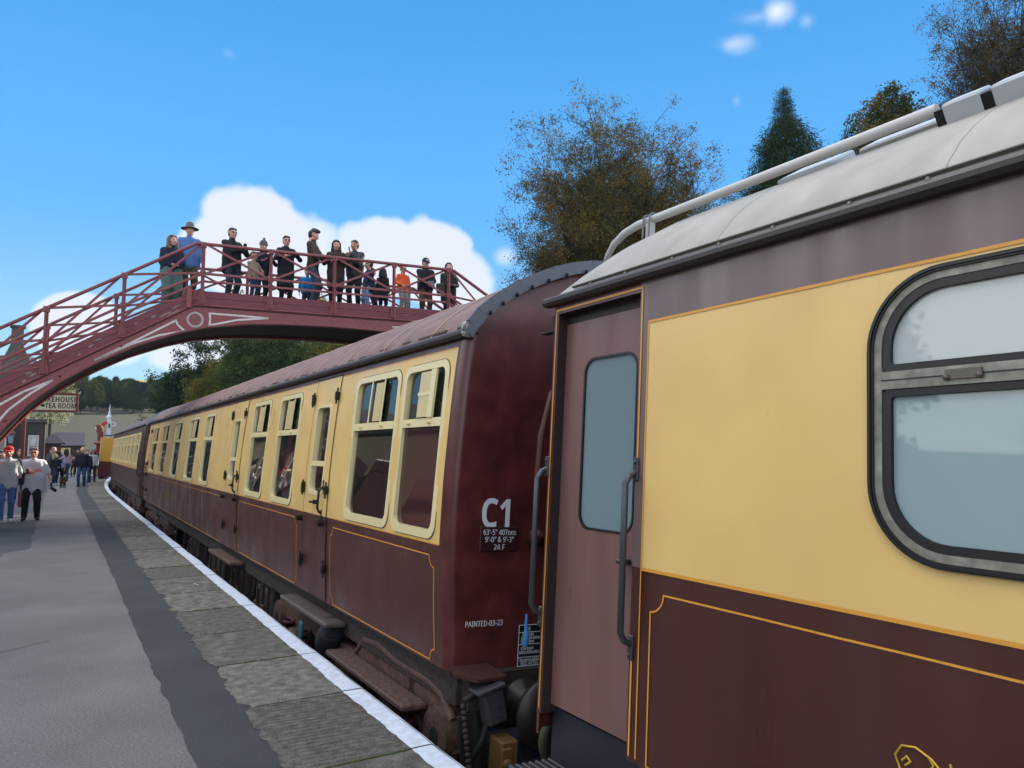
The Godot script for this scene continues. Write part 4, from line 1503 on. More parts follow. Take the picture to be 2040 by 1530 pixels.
	for q in [[8.7, 0.3], [10.2, 0.3], [13.9, 0.35], [16.4, 0.3], [17.6, 0.3]]:
		st = new_st()
		tube(st, [Vector3(-1.16, 0.90, -(q[0] - S)), Vector3(-1.16, 0.62, -(q[0] - S) - 0.02), Vector3(-1.18, 0.52, -(q[0] - S) - 0.08), Vector3(-1.16, 0.25, -(q[0] - S) - 0.08)], [0.022], 8)
		obj("brake_pipe", st, frame, c)
	# buffer, jumper box, hoses and chain hanging at the near end
	st = new_st()
	lathe(st, [Vector2(0.0, 0.40), Vector2(0.12, 0.40), Vector2(0.21, 0.37), Vector2(0.22, 0.34), Vector2(0.10, 0.30), Vector2(0.09, 0.10), Vector2(0.14, 0.09), Vector2(0.14, 0.0)], Transform3D(Basis(Vector3(1, 0, 0), PI / 2), Vector3(-0.80, 0.90, 0.02)), 28)
	obj("buffer", st, mat("buffer steel", Color(0.17, 0.155, 0.15), 0.4, 0.3), c)
	st = new_st()
	box(st, Vector3.ZERO, Vector3(0.17, 0.26, 0.14), Basis.IDENTITY, 0.02)
	box(st, Vector3(-0.02, 0.15, 0.01), Vector3(0.24, 0.035, 0.17), Basis.IDENTITY, 0.01)
	for y in [-0.06, 0.0, 0.06]:
		box(st, Vector3(0.01, y, 0.072), Vector3(0.05, 0.012, 0.008))
		box(st, Vector3(0.03, y + 0.016, 0.072), Vector3(0.012, 0.03, 0.008))
	obj("jumper_box", st, mat("cast grey", Color(0.27, 0.27, 0.28), 0.5, 0.2), c, Transform3D(Basis(Vector3(0, 0, 1), 0.26).scaled(Vector3.ONE * 0.82), Vector3(-1.06, 0.915, 0.14)))
	st = new_st()
	for i in 11:
		ball(st, Vector3(-1.25 + 0.004 * i, 0.92 - i * 0.034, 0.12 + 0.004 * i), Vector3(0.022, 0.02, 0.016), 8, 5)
	tube(st, [Vector3(-1.25, 0.95, 0.12), Vector3(-1.16, 1.0, 0.11)], [0.018], 8)
	obj("chain", st, frame, c)
	st = new_st()
	tube(st, [Vector3(-1.09, 0.82, 0.14), Vector3(-1.12, 0.72, 0.14), Vector3(-1.19, 0.60, 0.12), Vector3(-1.13, 0.46, 0.10)], [0.02], 8)
	tube(st, [Vector3(-0.80, 0.84, 0.22), Vector3(-0.66, 0.66, 0.26), Vector3(-0.60, 0.60, 0.30), Vector3(-0.70, 0.45, 0.30)], [0.022], 8)
	box(st, Vector3(-1.16, 0.50, 0.11), Vector3(0.13, 0.75, 0.015), Basis(Vector3(0, 0, 1), 0.16))
	obj("hose", st, mat("hose black", Color(0.12, 0.115, 0.11), 0.7), c)
	st = new_st()
	box(st, Vector3(-1.0, 0.60, 0.20), Vector3(0.12, 0.28, 0.16), Basis.IDENTITY, 0.012)
	box(st, Vector3(-1.03, 0.62, 0.29), Vector3(0.07, 0.17, 0.02), Basis.IDENTITY, 0.006)
	ball(st, Vector3(-1.03, 0.62, 0.303), Vector3(0.03, 0.03, 0.015), 12, 6)
	obj("coupler_block", st, mat("tan casting", Color(0.40, 0.29, 0.16), 0.6), c)
	st = new_st()
	st.set_smooth_group(-1)
	var pl := [Vector3(-1.29, 1.135, -0.02), Vector3(-1.03, 1.135, 0.02), Vector3(-0.98, 1.09, 0.17), Vector3(-1.19, 1.085, 0.17), Vector3(-1.31, 1.11, 0.09)]
	for i in 3:
		tri(st, pl[0], pl[i + 1], pl[i + 2])
		tri(st, pl[0] - Vector3(0, 0.02, 0), pl[i + 2] - Vector3(0, 0.02, 0), pl[i + 1] - Vector3(0, 0.02, 0))
	for i in 5:
		var a: Vector3 = pl[i]
		var b: Vector3 = pl[(i + 1) % 5]
		quad(st, a, b, b - Vector3(0, 0.02, 0), a - Vector3(0, 0.02, 0))
	obj("end_step", st, mat("rusty red step", Color(0.33, 0.16, 0.13), 0.7, 0.0, noise_tex("rust", 0.03, 5, 0.5, 1.0), Vector3.ONE * 3.0), c)
	# gold fleet number on the side, too worn to read
	st = new_st()
	for i in 4:
		skin(st, w, 17.35 - S + i * 0.42, 17.35 - S + i * 0.42 + 0.10, 1.40, 1.56, 0.003)
		skin(st, w, 17.35 - S + i * 0.42 + 0.2, 17.35 - S + i * 0.42 + 0.26, 1.40, 1.56, 0.003)
		skin(st, w, 17.35 - S + i * 0.42, 17.35 - S + i * 0.42 + 0.26, 1.53, 1.56, 0.004)
	obj("number_marks", st, mat("faded gold", Color(0.55, 0.42, 0.16), 0.5), c)
	interior(c, L)
	var seat := mat("seat red", Color(0.30, 0.075, 0.075), 0.8)
	for s in [8.98, 10.36, 13.0, 14.4, 16.4, 18.6, 20.7]:
		st = new_st()
		box(st, Vector3(-0.55, 1.95, -(s - S)), Vector3(1.1, 1.1, 0.22), Basis.IDENTITY, 0.06)
		box(st, Vector3(-0.55, 1.60, -(s - S)), Vector3(1.1, 0.2, 1.0), Basis.IDENTITY, 0.06)
		obj("seat", st, seat, c)
	for s in [8.12, 8.88, 14.86, 15.8, 17.04, 18.0, 19.2, 20.2]:
		st = new_st()
		for j in 3:
			tube(st, [Vector3(-1.22, 1.95, -(s - S) + (j - 1) * 0.05), Vector3(-1.2, 2.65, -(s - S) + (j - 1) * 0.05)], [0.032], 6, false)
		obj("curtain", st, mat("curtain red", Color(0.34, 0.10, 0.11), 0.9), c)

func build_near_coach(choc: Material, cream: Material, gold: Material, black: Material, frame: Material, steel: Material) -> void:
	# this coach lies on the near side of its origin: sl runs from the end wall towards the photographer, so z is mirrored
	var S := 3.24
	var L := 19.5
	var w := w_flat
	var c := thing("railway_coach", "nearest chocolate and cream coach with pale grey roof and big rubber-sealed window", "coach", Vector3(3.376, -0.93, -S), 0.0, "chocolate and cream coaches of the train")
	c.rotation.z = deg_to_rad(-3.5)
	# sl is negative here: s = S + sl
	var lo := -L
	var d0 := 2.515 - S
	var d1 := 3.150 - S
	var wy0 := 2.137
	var wy1 := 3.004
	var wa := -0.42 - S
	var wb := 1.42 - S
	var lower := mat("near lower brown", Color(0.295, 0.148, 0.125), 0.32, 0.0, noise_tex("near streaks", 0.009, 3, 0.93, 1.0), Vector3(0.5, 0.10, 0.5))
	lower.roughness_texture = noise_tex("paint film", 0.010, 4, 0.25, 0.6)
	lower.roughness = 0.85
	var upper := mat("near upper brown", Color(0.46, 0.38, 0.37), 0.38, 0.0, noise_tex("near streaks", 0.009, 3, 0.93, 1.0), Vector3(1.0, 0.10, 1.0))
	upper.roughness_texture = noise_tex("paint film", 0.010, 4, 0.25, 0.6)
	upper.roughness = 0.95
	var st := new_st()
	skin(st, w, lo, d0, 1.20, 1.978)
	obj("lower_side", st, lower, c)
	st = new_st()
	skin(st, w, lo, wa + 0.04, 1.978, 3.022)
	skin(st, w, wa + 0.04, wb - 0.04, 1.978, wy0 + 0.03)
	skin(st, w, wa + 0.04, wb - 0.04, wy1 - 0.03, 3.022)
	skin(st, w, wb - 0.04, 2.455 - S, 1.978, 3.022)
	obj("upper_side", st, cream, c)
	st = new_st()
	skin(st, w, lo, d0, 3.022, 3.24)
	skin(st, w, 2.455 - S, d0, 1.978, 3.022)
	obj("cantrail", st, upper, c)
	st = new_st()
	skin(st, w, d1, -0.07, 1.20, 3.24)
	skin(st, w, d0, d1, 3.165, 3.24)
	obj("end_pillar", st, choc, c)
	st = new_st()
	skin(st, w, lo, -0.07, 1.20, 3.24, 0.0, true)
	obj("far_side", st, choc, c)
	# recess of the door
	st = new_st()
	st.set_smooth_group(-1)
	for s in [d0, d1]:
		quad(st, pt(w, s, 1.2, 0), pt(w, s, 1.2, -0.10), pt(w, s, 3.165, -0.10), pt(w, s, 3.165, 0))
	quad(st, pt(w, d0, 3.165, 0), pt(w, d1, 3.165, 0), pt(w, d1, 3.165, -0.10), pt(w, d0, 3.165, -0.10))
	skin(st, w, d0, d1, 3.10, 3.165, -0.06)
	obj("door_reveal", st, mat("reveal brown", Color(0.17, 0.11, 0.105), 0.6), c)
	# door
	var leaf := mat("door brown", Color(0.48, 0.34, 0.32), 0.42, 0.0, noise_tex("near streaks", 0.009, 3, 0.93, 1.0), Vector3(0.9, 0.2, 0.9))
	leaf.roughness_texture = noise_tex("paint film", 0.010, 4, 0.25, 0.6)
	leaf.roughness = 1.0
	var g0 := 2.585 - S
	var g1 := 2.982 - S
	st = new_st()
	skin(st, w, d0, g0, 1.24, 3.115, -0.055)
	skin(st, w, g1, d1, 1.24, 3.115, -0.055)
	skin(st, w, g0, g1, 1.24, 2.10, -0.055)
	skin(st, w, g0, g1, 2.918, 3.115, -0.055)
	for q in [[g0, 2.10, 1, 1], [g1, 2.10, -1, 1], [g0, 2.918, 1, -1], [g1, 2.918, -1, -1]]:   # rounded corners of the light
		var fanp := PackedVector2Array([Vector2(q[0], q[1])])
		for i in 7:
			var a := 0.5 * PI * i / 6.0
			fanp.append(Vector2(q[0] + q[2] * 0.075 * (1.0 - sin(a)), q[1] + q[3] * 0.075 * (1.0 - cos(a))))
		fan(st, w, fanp, -0.055)
	var door := obj("door", st, leaf, c)
	st = new_st()
	ring(st, w, rounded(g0 - 0.004, g1 + 0.004, 2.096, 2.922, 0.078), rounded(g0 + 0.007, g1 - 0.007, 2.107, 2.911, 0.07), -0.052, 0.07)
	obj("pane_seal", st, black, door)
	st = new_st()
	fan(st, w, rounded(g0, g1, 2.10, 2.918, 0.07), -0.062)
	var hazy := mat("hazed door glass", Color(0.47, 0.54, 0.56), 0.04)
	obj("pane", st, hazy, door)
	st = new_st()
	tube(st, [pt(w, 2.60 - S, 1.985, -0.06), pt(w, 2.60 - S, 1.985, -0.015)], [0.014], 10)
	tube(st, [pt(w, 2.57 - S, 1.985, -0.015), pt(w, 2.63 - S, 1.985, -0.015)], [0.011], 8)
	obj("handle", st, steel, door)
	# orange lines round door and panels
	st = new_st()
	skin(st, w, d0 - 0.022, d0 - 0.012, 1.22, 1.64, 0.003)
	skin(st, w, d0 - 0.02, d0 - 0.011, 2.40, 3.19, 0.003)
	skin(st, w, d0 - 0.02, d1 + 0.022, 3.178, 3.188, 0.003)
	skin(st, w, d1 + 0.014, d1 + 0.022, 1.22, 3.18, 0.003)
	obj("lining", st, gold, c)
	st = new_st()
	skin(st, w, 2.452 - S, 2.459 - S, 1.22, 3.022, 0.003)
	skin(st, w, lo, 2.455 - S, 1.968, 1.981, 0.003)
	skin(st, w, lo, 2.455 - S, 3.017, 3.028, 0.003)
	obj("lining", st, gold, c)
	lining(c, w, -6.5 - S, 2.39 - S, 1.14, 1.888, 0.075, 0.0075, gold, 0.0022)
	for s in [2.503, 3.188]:
		grab_rail(c, w, s - S, 1.66, 2.375, 0.062, 0.0145, steel)
	# big window
	var r := 0.235
	st = new_st()
	for q in [[wa + 0.04, wy0 + 0.03, 1, 1], [wb - 0.04, wy0 + 0.03, -1, 1], [wa + 0.04, wy1 - 0.03, 1, -1], [wb - 0.04, wy1 - 0.03, -1, -1]]:
		var fanp := PackedVector2Array([Vector2(q[0], q[1])])
		for i in 9:
			var a := 0.5 * PI * i / 8.0
			fanp.append(Vector2(q[0] + q[2] * 0.185 * (1.0 - sin(a)), q[1] + q[3] * 0.185 * (1.0 - cos(a))))
		fan(st, w, fanp, 0.0)
	obj("window_corner", st, cream, c)
	st = new_st()
	ring(st, w, rounded(wa, wb, wy0, wy1, r, 12), rounded(wa + 0.02, wb - 0.02, wy0 + 0.018, wy1 - 0.018, r - 0.018, 12), 0.016, 0.01)
	ring(st, w, rounded(wa + 0.007, wb - 0.007, wy0 + 0.006, wy1 - 0.006, r - 0.006, 12), rounded(wa + 0.013, wb - 0.013, wy0 + 0.012, wy1 - 0.012, r - 0.012, 12), 0.021, 0.01)
	var win := obj("window", st, black, c)
	st = new_st()
	ring(st, w, rounded(wa + 0.02, wb - 0.02, wy0 + 0.018, wy1 - 0.018, r - 0.018, 12), rounded(wa + 0.048, wb - 0.044, wy0 + 0.042, wy1 - 0.040, r - 0.042, 12), 0.009, 0.02)
	obj("metal_frame", st, mat("dirty aluminium", Color(0.66, 0.64, 0.58), 0.5, 0.1, noise_tex("end grime", 0.012, 5, 0.65, 1.0), Vector3.ONE * 2.0), win)
	var yu0 := 2.700
	var yl1 := 2.655
	for q in [[yu0, wy1 - 0.040, "upper"], [wy0 + 0.042, yl1, "lower"]]:
		var o := PackedVector2Array()
		var inn := PackedVector2Array()
		var rr := r - 0.042
		var up: bool = q[2] == "upper"
		for cc in [[wb - 0.044, q[1], 0.0, up], [wa + 0.048, q[1], 0.5 * PI, up], [wa + 0.048, q[0], PI, not up], [wb - 0.044, q[0], 1.5 * PI, not up]]:
			var ra: float = rr if cc[3] else 0.03
			var sx: float = -1.0 if cc[0] > -2.0 else 1.0
			if absf(cc[0] - (wb - 0.044)) < 0.001: sx = -1.0
			else: sx = 1.0
			var sy: float = -1.0 if cc[2] < PI - 0.1 else 1.0
			for i in 11:
				var a: float = cc[2] + 0.5 * PI * i / 10.0
				o.append(Vector2(cc[0] + sx * ra + ra * cos(a), cc[1] + sy * ra + ra * sin(a)))
				var ri := maxf(ra - 0.028, 0.012)
				inn.append(Vector2(cc[0] + sx * (0.028 + ri) + ri * cos(a), cc[1] + sy * (0.026 + ri) + ri * sin(a)))
		st = new_st()
		ring(st, w, o, inn, 0.006, 0.02)
		obj("gasket", st, black, win)
		st = new_st()
		fan(st, w, inn, -0.008)
		obj(q[2] + "_pane", st, mat("hazed window glass " + q[2], Color(0.72, 0.75, 0.74) if up else Color(0.58, 0.65, 0.66), 0.03), win)  # hazed glass; the paler upper tint also holds mirrored cloud
	st = new_st()
	plate(st, w, wa + 0.03, wb - 0.045, yl1 - 0.004, yu0 + 0.004, 0.012)
	obj("transom", st, mat("dirty aluminium", Color(0.66, 0.64, 0.58), 0.5, 0.1), win)
	st = new_st()
	skin(st, w, wa + 0.03, wb - 0.045, 2.676, 2.680, 0.0135)
	obj("transom_groove", st, black, win)
	st = new_st()
	plate(st, w, 1.08 - S, 1.18 - S, 2.666, 2.694, 0.018)
	for s in [1.085, 1.175]:
		ball(st, pt(w, s - S, 2.672, 0.02), Vector3(0.010, 0.010, 0.010), 8, 5)
	obj("window_catch", st, mat("catch metal", Color(0.40, 0.37, 0.33), 0.5, 0.4), win)
	# roof with its joint, bolts and gutter
	roof_near(c, L)
	st = new_st()
	box(st, Vector3(-1.405, 3.232, L * 0.5 - 0.02), Vector3(0.07, 0.045, L), Basis.IDENTITY, 0.014)
	obj("gutter", st, mat("gutter brown", Color(0.20, 0.155, 0.15), 0.55), c)
	# end wall, bellows and the lamp iron on the corner
	end_wall(c, w, choc, 0.02, 0.0, true).scale = Vector3(1, 1, -1)
	st = new_st()
	for i in 4:
		box(st, Vector3(0, 2.2, -0.05 - i * 0.09), Vector3(0.98 - (i % 2) * 0.08, 2.0 - (i % 2) * 0.08, 0.05), Basis.IDENTITY, 0.02)
	obj("gangway", st, mat("bellows black", Color(0.07, 0.065, 0.065), 0.8), c)
	st = new_st()
	box(st, Vector3(-1.33, 3.10, -0.07), Vector3(0.05, 0.012, 0.14))
	tube(st, [Vector3(-1.30, 3.18, -0.03), Vector3(-1.30, 2.98, -0.03)], [0.05, 0.03], 10)
	obj("lamp_iron", st, frame, c)
	st = new_st()
	tube(st, [Vector3(-1.33, 2.78, -0.03), Vector3(-1.36, 2.55, -0.07), Vector3(-1.365, 2.35, -0.08), Vector3(-1.36, 2.1, -0.08)], [0.018], 8)
	obj("end_pipe", st, choc, c)
	# foot step below the door, underframe
	st = new_st()
	box(st, Vector3(-1.40, 0.935, -(2.78 - S)), Vector3(0.30, 0.055, 0.86), Basis.IDENTITY, 0.02)
	for i in 8:
		box(st, Vector3(-1.53 + i * 0.037, 0.966, -(2.78 - S)), Vector3(0.018, 0.012, 0.82), Basis.IDENTITY, 0.005)
	obj("foot_step", st, mat("step tread", Color(0.23, 0.23, 0.24), 0.45, 0.3), c)
	st = new_st()
	box(st, Vector3(-1.26, 1.09, L * 0.5 + 0.02), Vector3(0.10, 0.26, L - 0.1))
	obj("solebar", st, mat("near solebar", Color(0.13, 0.135, 0.16), 0.5), c)
	st = new_st()
	box(st, Vector3(0, 1.16, L * 0.5), Vector3(2.5, 0.06, L - 0.1))
	obj("underfloor", st, mat("bogie dark", Color(0.05, 0.045, 0.045), 0.8), c)
	st = new_st()
	lathe(st, [Vector2(0.0, 0.30), Vector2(0.10, 0.30), Vector2(0.19, 0.27), Vector2(0.20, 0.24), Vector2(0.08, 0.2), Vector2(0.08, 0.0)], Transform3D(Basis(Vector3(1, 0, 0), -PI / 2), Vector3(-0.62, 0.95, 0.0)), 26)
	obj("buffer", st, mat("buffer steel", Color(0.17, 0.155, 0.15), 0.4, 0.3), c)
	st = new_st()
	lathe(st, [Vector2(0.11, 0.0), Vector2(0.16, 0.01), Vector2(0.16, 0.04), Vector2(0.11, 0.05), Vector2(0.11, 0.0)], Transform3D(Basis(Vector3(1, 0, 0), -PI / 2), Vector3(-1.06, 0.96, -0.14)), 22)
	tube(st, [Vector3(-1.15, 0.86, -0.16), Vector3(-1.10, 0.78, -0.12), Vector3(-1.05, 0.82, -0.1)], [0.02], 8)
	obj("coupling_ring", st, mat("olive iron", Color(0.22, 0.235, 0.16), 0.6, 0.2), c)
	# gold flourish low on the side
	var gl := mat("gilt leaf", Color(0.80, 0.66, 0.20), 0.35, 0.3)
	var gg := mat("gilt green", Color(0.45, 0.50, 0.14), 0.4, 0.2)
	st = new_st()
	for curve in [[[1.33, 1.60], [1.345, 1.635], [1.325, 1.665], [1.285, 1.672], [1.24, 1.655], [1.20, 1.62], [1.15, 1.60], [1.10, 1.585]], [[1.25, 1.66], [1.235, 1.64], [1.245, 1.625]], [[1.20, 1.625], [1.185, 1.64], [1.19, 1.66]], [[1.325, 1.625], [1.31, 1.64], [1.30, 1.63], [1.315, 1.615]], [[1.33, 1.60], [1.30, 1.575], [1.25, 1.565]]]:
		var pts := []
		for q in curve:
			pts.append(pt(w, q[0] - S, q[1] - 0.03, 0.002))
		tube(st, pts, [0.0035], 6)
	var fl := obj("gilt_flourish", st, gl, c)
	st = new_st()
	for q in [[1.165, 1.605, 0.4], [1.11, 1.585, -0.3], [1.09, 1.60, 0.7], [1.05, 1.61, 0.2], [1.02, 1.64, -0.4], [1.005, 1.60, 0.6], [0.98, 1.62, 0.1]]:
		ball(st, pt(w, q[0] - S, q[1] - 0.02, 0.001), Vector3(0.003, 0.014, 0.028), 8, 5)
	obj("gilt_leaf", st, gg, fl)
	# a blue glove tied to the rail
	var gv := new_st()
	tube(gv, [Vector3(0, 0.08, 0), Vector3(-0.003, 0.02, 0), Vector3(0.0, -0.02, 0.003), Vector3(-0.006, -0.065, 0), Vector3(-0.007, -0.078, 0)], [0.006, 0.009, 0.012, 0.017, 0.012], 8)
	tag(obj("rubber_glove", gv, mat("blue rubber", Color(0.16, 0.42, 0.62), 0.6), self, Transform3D(Basis(Vector3(1, 0, 0), 0.05), Vector3(2.062, 0.715, -3.285))), "blue rubber glove hanging by the grab rail at the coach corner", "glove")

func roof_near(c: Node3D, L: float) -> void:
	var hold := Node3D.new()
	var m := mat("pale grey roof", Color(0.69, 0.665, 0.63), 0.6, 0.0, noise_tex("near roof grime", 0.014, 6, 0.80, 1.0), Vector3.ONE * 0.5)
	var st := new_st()
	st.set_smooth_group(1)
	var pr := roof_profile()
	var zs := [-0.04, -0.01, 0.05, 0.14, 0.28, 0.5, 0.8, 1.2, 2.0, 3.0, 4.0, 6.0, 9.0, 13.0, L]
	for i in zs.size() - 1:
		for k in pr.size() - 1:
			var v := []
			for q in [[i, k], [i + 1, k], [i + 1, k + 1], [i, k + 1]]:
				var p: Vector2 = pr[q[1]]
				var z: float = zs[q[0]]
				var f := sqrt(maxf(1.0 - pow(maxf(0.5 - z, 0.0) / 0.545, 2.4), 0.0))
				v.append(Vector3(p.x * 1.05 * lerpf(0.985, 1.0, f), 3.25 + (p.y - 3.235) * f * 1.0, z))
			quad(st, v[0], v[1], v[2], v[3])
	obj("roof", st, m, c)
	hold.free()
	st = new_st()
	box(st, Vector3(-1.392, 3.285, L * 0.5 + 0.1), Vector3(0.014, 0.006, L - 0.2), Basis(Vector3(0, 0, 1), -0.5))
	obj("roof_joint", st, mat("joint dirt", Color(0.38, 0.37, 0.34), 0.8), c)
	var z := 0.35
	while z < 5.0:
		st = new_st()
		ball(st, Vector3(-1.388, 3.272, z), Vector3(0.014, 0.012, 0.009), 8, 5)
		obj("roof_bolt", st, mat("bolt grey", Color(0.50, 0.49, 0.46), 0.6), c)
		z += 0.26 if int(z * 10) % 2 else 0.31
	for q in [1.15, 2.05, 3.4, 5.2]:
		st = new_st()
		var pts := []
		for k in 13:
			pts.append(Vector3(pr[k].x * 1.050, pr[k].y + 0.014, q + sin(k * 1.1) * 0.004))
		tube(st, pts, [0.0035], 5, false)
		obj("roof_seam", st, m, c)
	# white pipe along the roof, held by straps
	st = new_st()
	var px := -1.0
	var py := 3.69
	var white := mat("pipe white", Color(0.74, 0.73, 0.71), 0.5)
	tube(st, [Vector3(px + 0.06, py - 0.115, -0.13), Vector3(px + 0.045, py - 0.09, -0.09), Vector3(px + 0.025, py - 0.045, -0.01), Vector3(px + 0.01, py - 0.012, 0.10), Vector3(px, py, 0.22), Vector3(px, py, 1.0), Vector3(px, py, 1.82)], [0.012, 0.016, 0.019, 0.021, 0.0215], 12)
	obj("roof_pipe", st, white, c)
	for q in [0.30, 0.345]:
		st = new_st()
		var arc := []
		for i in 9:
			var a := PI * (i / 8.0) * 1.15 - 0.25
			arc.append(Vector3(px + cos(a) * 0.031, py + sin(a) * 0.031, q))
		arc.append(Vector3(px - 0.034, py - 0.10, q))
		tube(st, arc, [0.005], 6)
		obj("pipe_strap", st, mat("strap grey", Color(0.45, 0.46, 0.48), 0.5, 0.3), c)
	st = new_st()
	box(st, Vector3(px, py - 0.06, 0.32), Vector3(0.035, 0.10, 0.05), Basis.IDENTITY, 0.008)
	obj("pipe_support", st, white, c)
	# shallow boxes and vents on the roof
	var boxm := mat("vent box white", Color(0.70, 0.71, 0.72), 0.5)
	for q in [[-0.87, 3.685, 1.65, 0.16, 0.07, 0.34], [-0.88, 3.675, 1.24, 0.20, 0.075, 0.26]]:
		st = new_st()
		box(st, Vector3(q[0], q[1], q[2]), Vector3(q[3], q[4], q[5]), Basis(Vector3(0, 0, 1), 0.55), 0.008)
		obj("roof_box", st, boxm, c)
	for q in [[1.86, 1.985], [2.02, 2.9]]:
		st = new_st()
		box(st, Vector3(px + 0.02, py - 0.035, (q[0] + q[1]) * 0.5), Vector3(0.11, 0.105, q[1] - q[0]), Basis(Vector3(0, 0, 1), 0.55), 0.008)
		obj("vent_cover", st, boxm, c)
	st = new_st()
	box(st, Vector3(px + 0.02, py - 0.04, 1.93), Vector3(0.09, 0.085, 0.20), Basis(Vector3(0, 0, 1), 0.55))
	obj("vent_mouth", st, mat("bogie dark", Color(0.05, 0.045, 0.045), 0.8), c)

func build_third_coach(choc: Material, cream: Material, gold: Material, black: Material, frame: Material, rust: Material) -> void:
	var L := 19.2
	var S := 25.0
	var w := w_mk1
	var c := thing("railway_coach", "farthest chocolate and cream coach, dusty, with eight narrow windows and an open end door", "coach", Vector3(3.385, -0.93, -S), deg_to_rad(-0.7), "chocolate and cream coaches of the train")
	c.rotation.z = deg_to_rad(-3.5)
	var holes := []
	for i in 9:
		holes.append([1.6 + i * 1.92, 1.6 + i * 1.92 + 1.25, 1.98, 2.98])
	sides(c, w, L, holes, 1.10, 1.862, 3.02, cream, choc, 1.1, L - 0.5)
	var fm := mat("window cream", Color(0.90, 0.83, 0.62), 0.35)
	for q in holes:
		var st := new_st()
		ring(st, w, rounded(q[0] - 0.04, q[1] + 0.04, q[2] - 0.04, q[3] + 0.04, 0.08), rounded(q[0] + 0.03, q[1] - 0.03, q[2] + 0.03, q[3] - 0.03, 0.06), 0.012, 0.04)
		var f := obj("window", st, fm, c)
		st = new_st()
		plate(st, w, q[0], q[1], 2.62, 2.67, 0.006)
		plate(st, w, lerpf(q[0], q[1], 0.45), lerpf(q[0], q[1], 0.55), 2.66, 2.96, 0.012)
		obj("glazing_bar", st, fm, f)
		st = new_st()
		fan(st, w, rounded(q[0], q[1], q[2], q[3], 0.05), -0.02)
		obj("pane", st, glass("coach glass", 0.10), f)
	band_line(c, w, 1.1, L - 0.5, 1.862, 0.01, gold)
	end_wall(c, w, choc, 0.04)
	roof(c, L, mat("dusty brown roof", Color(0.46, 0.385, 0.36), 0.7, 0.0, noise_tex("roof grime", 0.02, 6, 0.62, 1.0), Vector3(0.5, 0.5, 0.35)))
	var st := new_st()
	box(st, Vector3(-1.325, 3.235, -L * 0.5), Vector3(0.075, 0.05, L), Basis.IDENTITY, 0.015)
	obj("gutter", st, mat("gutter brown", Color(0.20, 0.155, 0.15), 0.55), c)
	st = new_st()
	var pr := roof_profile()
	for i in pr.size() - 1:
		bar(st, Vector3(pr[i].x, pr[i].y - 0.01, 0.05), Vector3(pr[i + 1].x, pr[i + 1].y - 0.01, 0.05), 0.09, 0.05, Vector3(0, 0.2, 1))
	obj("roof_rim", st, mat("pale rim", Color(0.62, 0.63, 0.65), 0.5), c)
	st = new_st()
	for i in 5:
		box(st, Vector3(0, 2.2, 0.06 + i * 0.09), Vector3(0.98, 2.0, 0.05), Basis.IDENTITY, 0.02)
	obj("gangway", st, mat("bellows black", Color(0.07, 0.065, 0.065), 0.8), c)
	st = new_st()
	plate(st, w, 0.42, 1.0, 1.12, 3.02, 0.01)
	plate(st, w, 0.30, 0.36, 1.12, 3.05, 0.02)
	obj("end_door", st, choc, c)
	grab_rail(c, w, 0.24, 1.7, 2.4, 0.06, 0.015, frame)
	st = new_st()
	box(st, Vector3(-1.20, 0.99, -L * 0.5), Vector3(0.09, 0.22, L), Basis.IDENTITY, 0.01)
	obj("solebar", st, frame, c)
	st = new_st()
	box(st, Vector3(0, 1.1, -L * 0.5), Vector3(2.3, 0.08, L - 0.1))
	obj("underfloor", st, mat("bogie dark", Color(0.05, 0.045, 0.045), 0.8), c)
	bogie(c, 2.4, rust, false)
	bogie(c, 16.8, rust, false)
	for q in [[6.0, 1.2], [8.0, 1.0], [10.2, 1.4], [12.6, 1.0]]:
		st = new_st()
		box(st, Vector3(-0.93, 0.62, -q[0]), Vector3(0.5, 0.55, q[1]), Basis.IDENTITY, 0.02)
		obj("battery_box", st, frame, c)
	interior(c, L)
	# door standing open at the far end, seen from its cream and red outside
	st = new_st()
	box(st, Vector3(-1.62, 2.46, -(L - 0.75)), Vector3(0.54, 1.20, 0.05), Basis.IDENTITY, 0.01)
	var d := obj("open_door", st, mat("open door cream", Color(0.82, 0.62, 0.22), 0.4), c)
	st = new_st()
	box(st, Vector3(-1.62, 1.48, -(L - 0.75)), Vector3(0.54, 0.76, 0.052), Basis.IDENTITY, 0.01)
	obj("door_lower_panel", st, mat("open door red", Color(0.36, 0.07, 0.08), 0.4), d)
	st = new_st()
	box(st, Vector3(-1.90, 2.1, -(L - 0.75)), Vector3(0.025, 1.95, 0.06))
	obj("door_edge", st, mat("window cream", Color(0.90, 0.83, 0.62), 0.35), d)

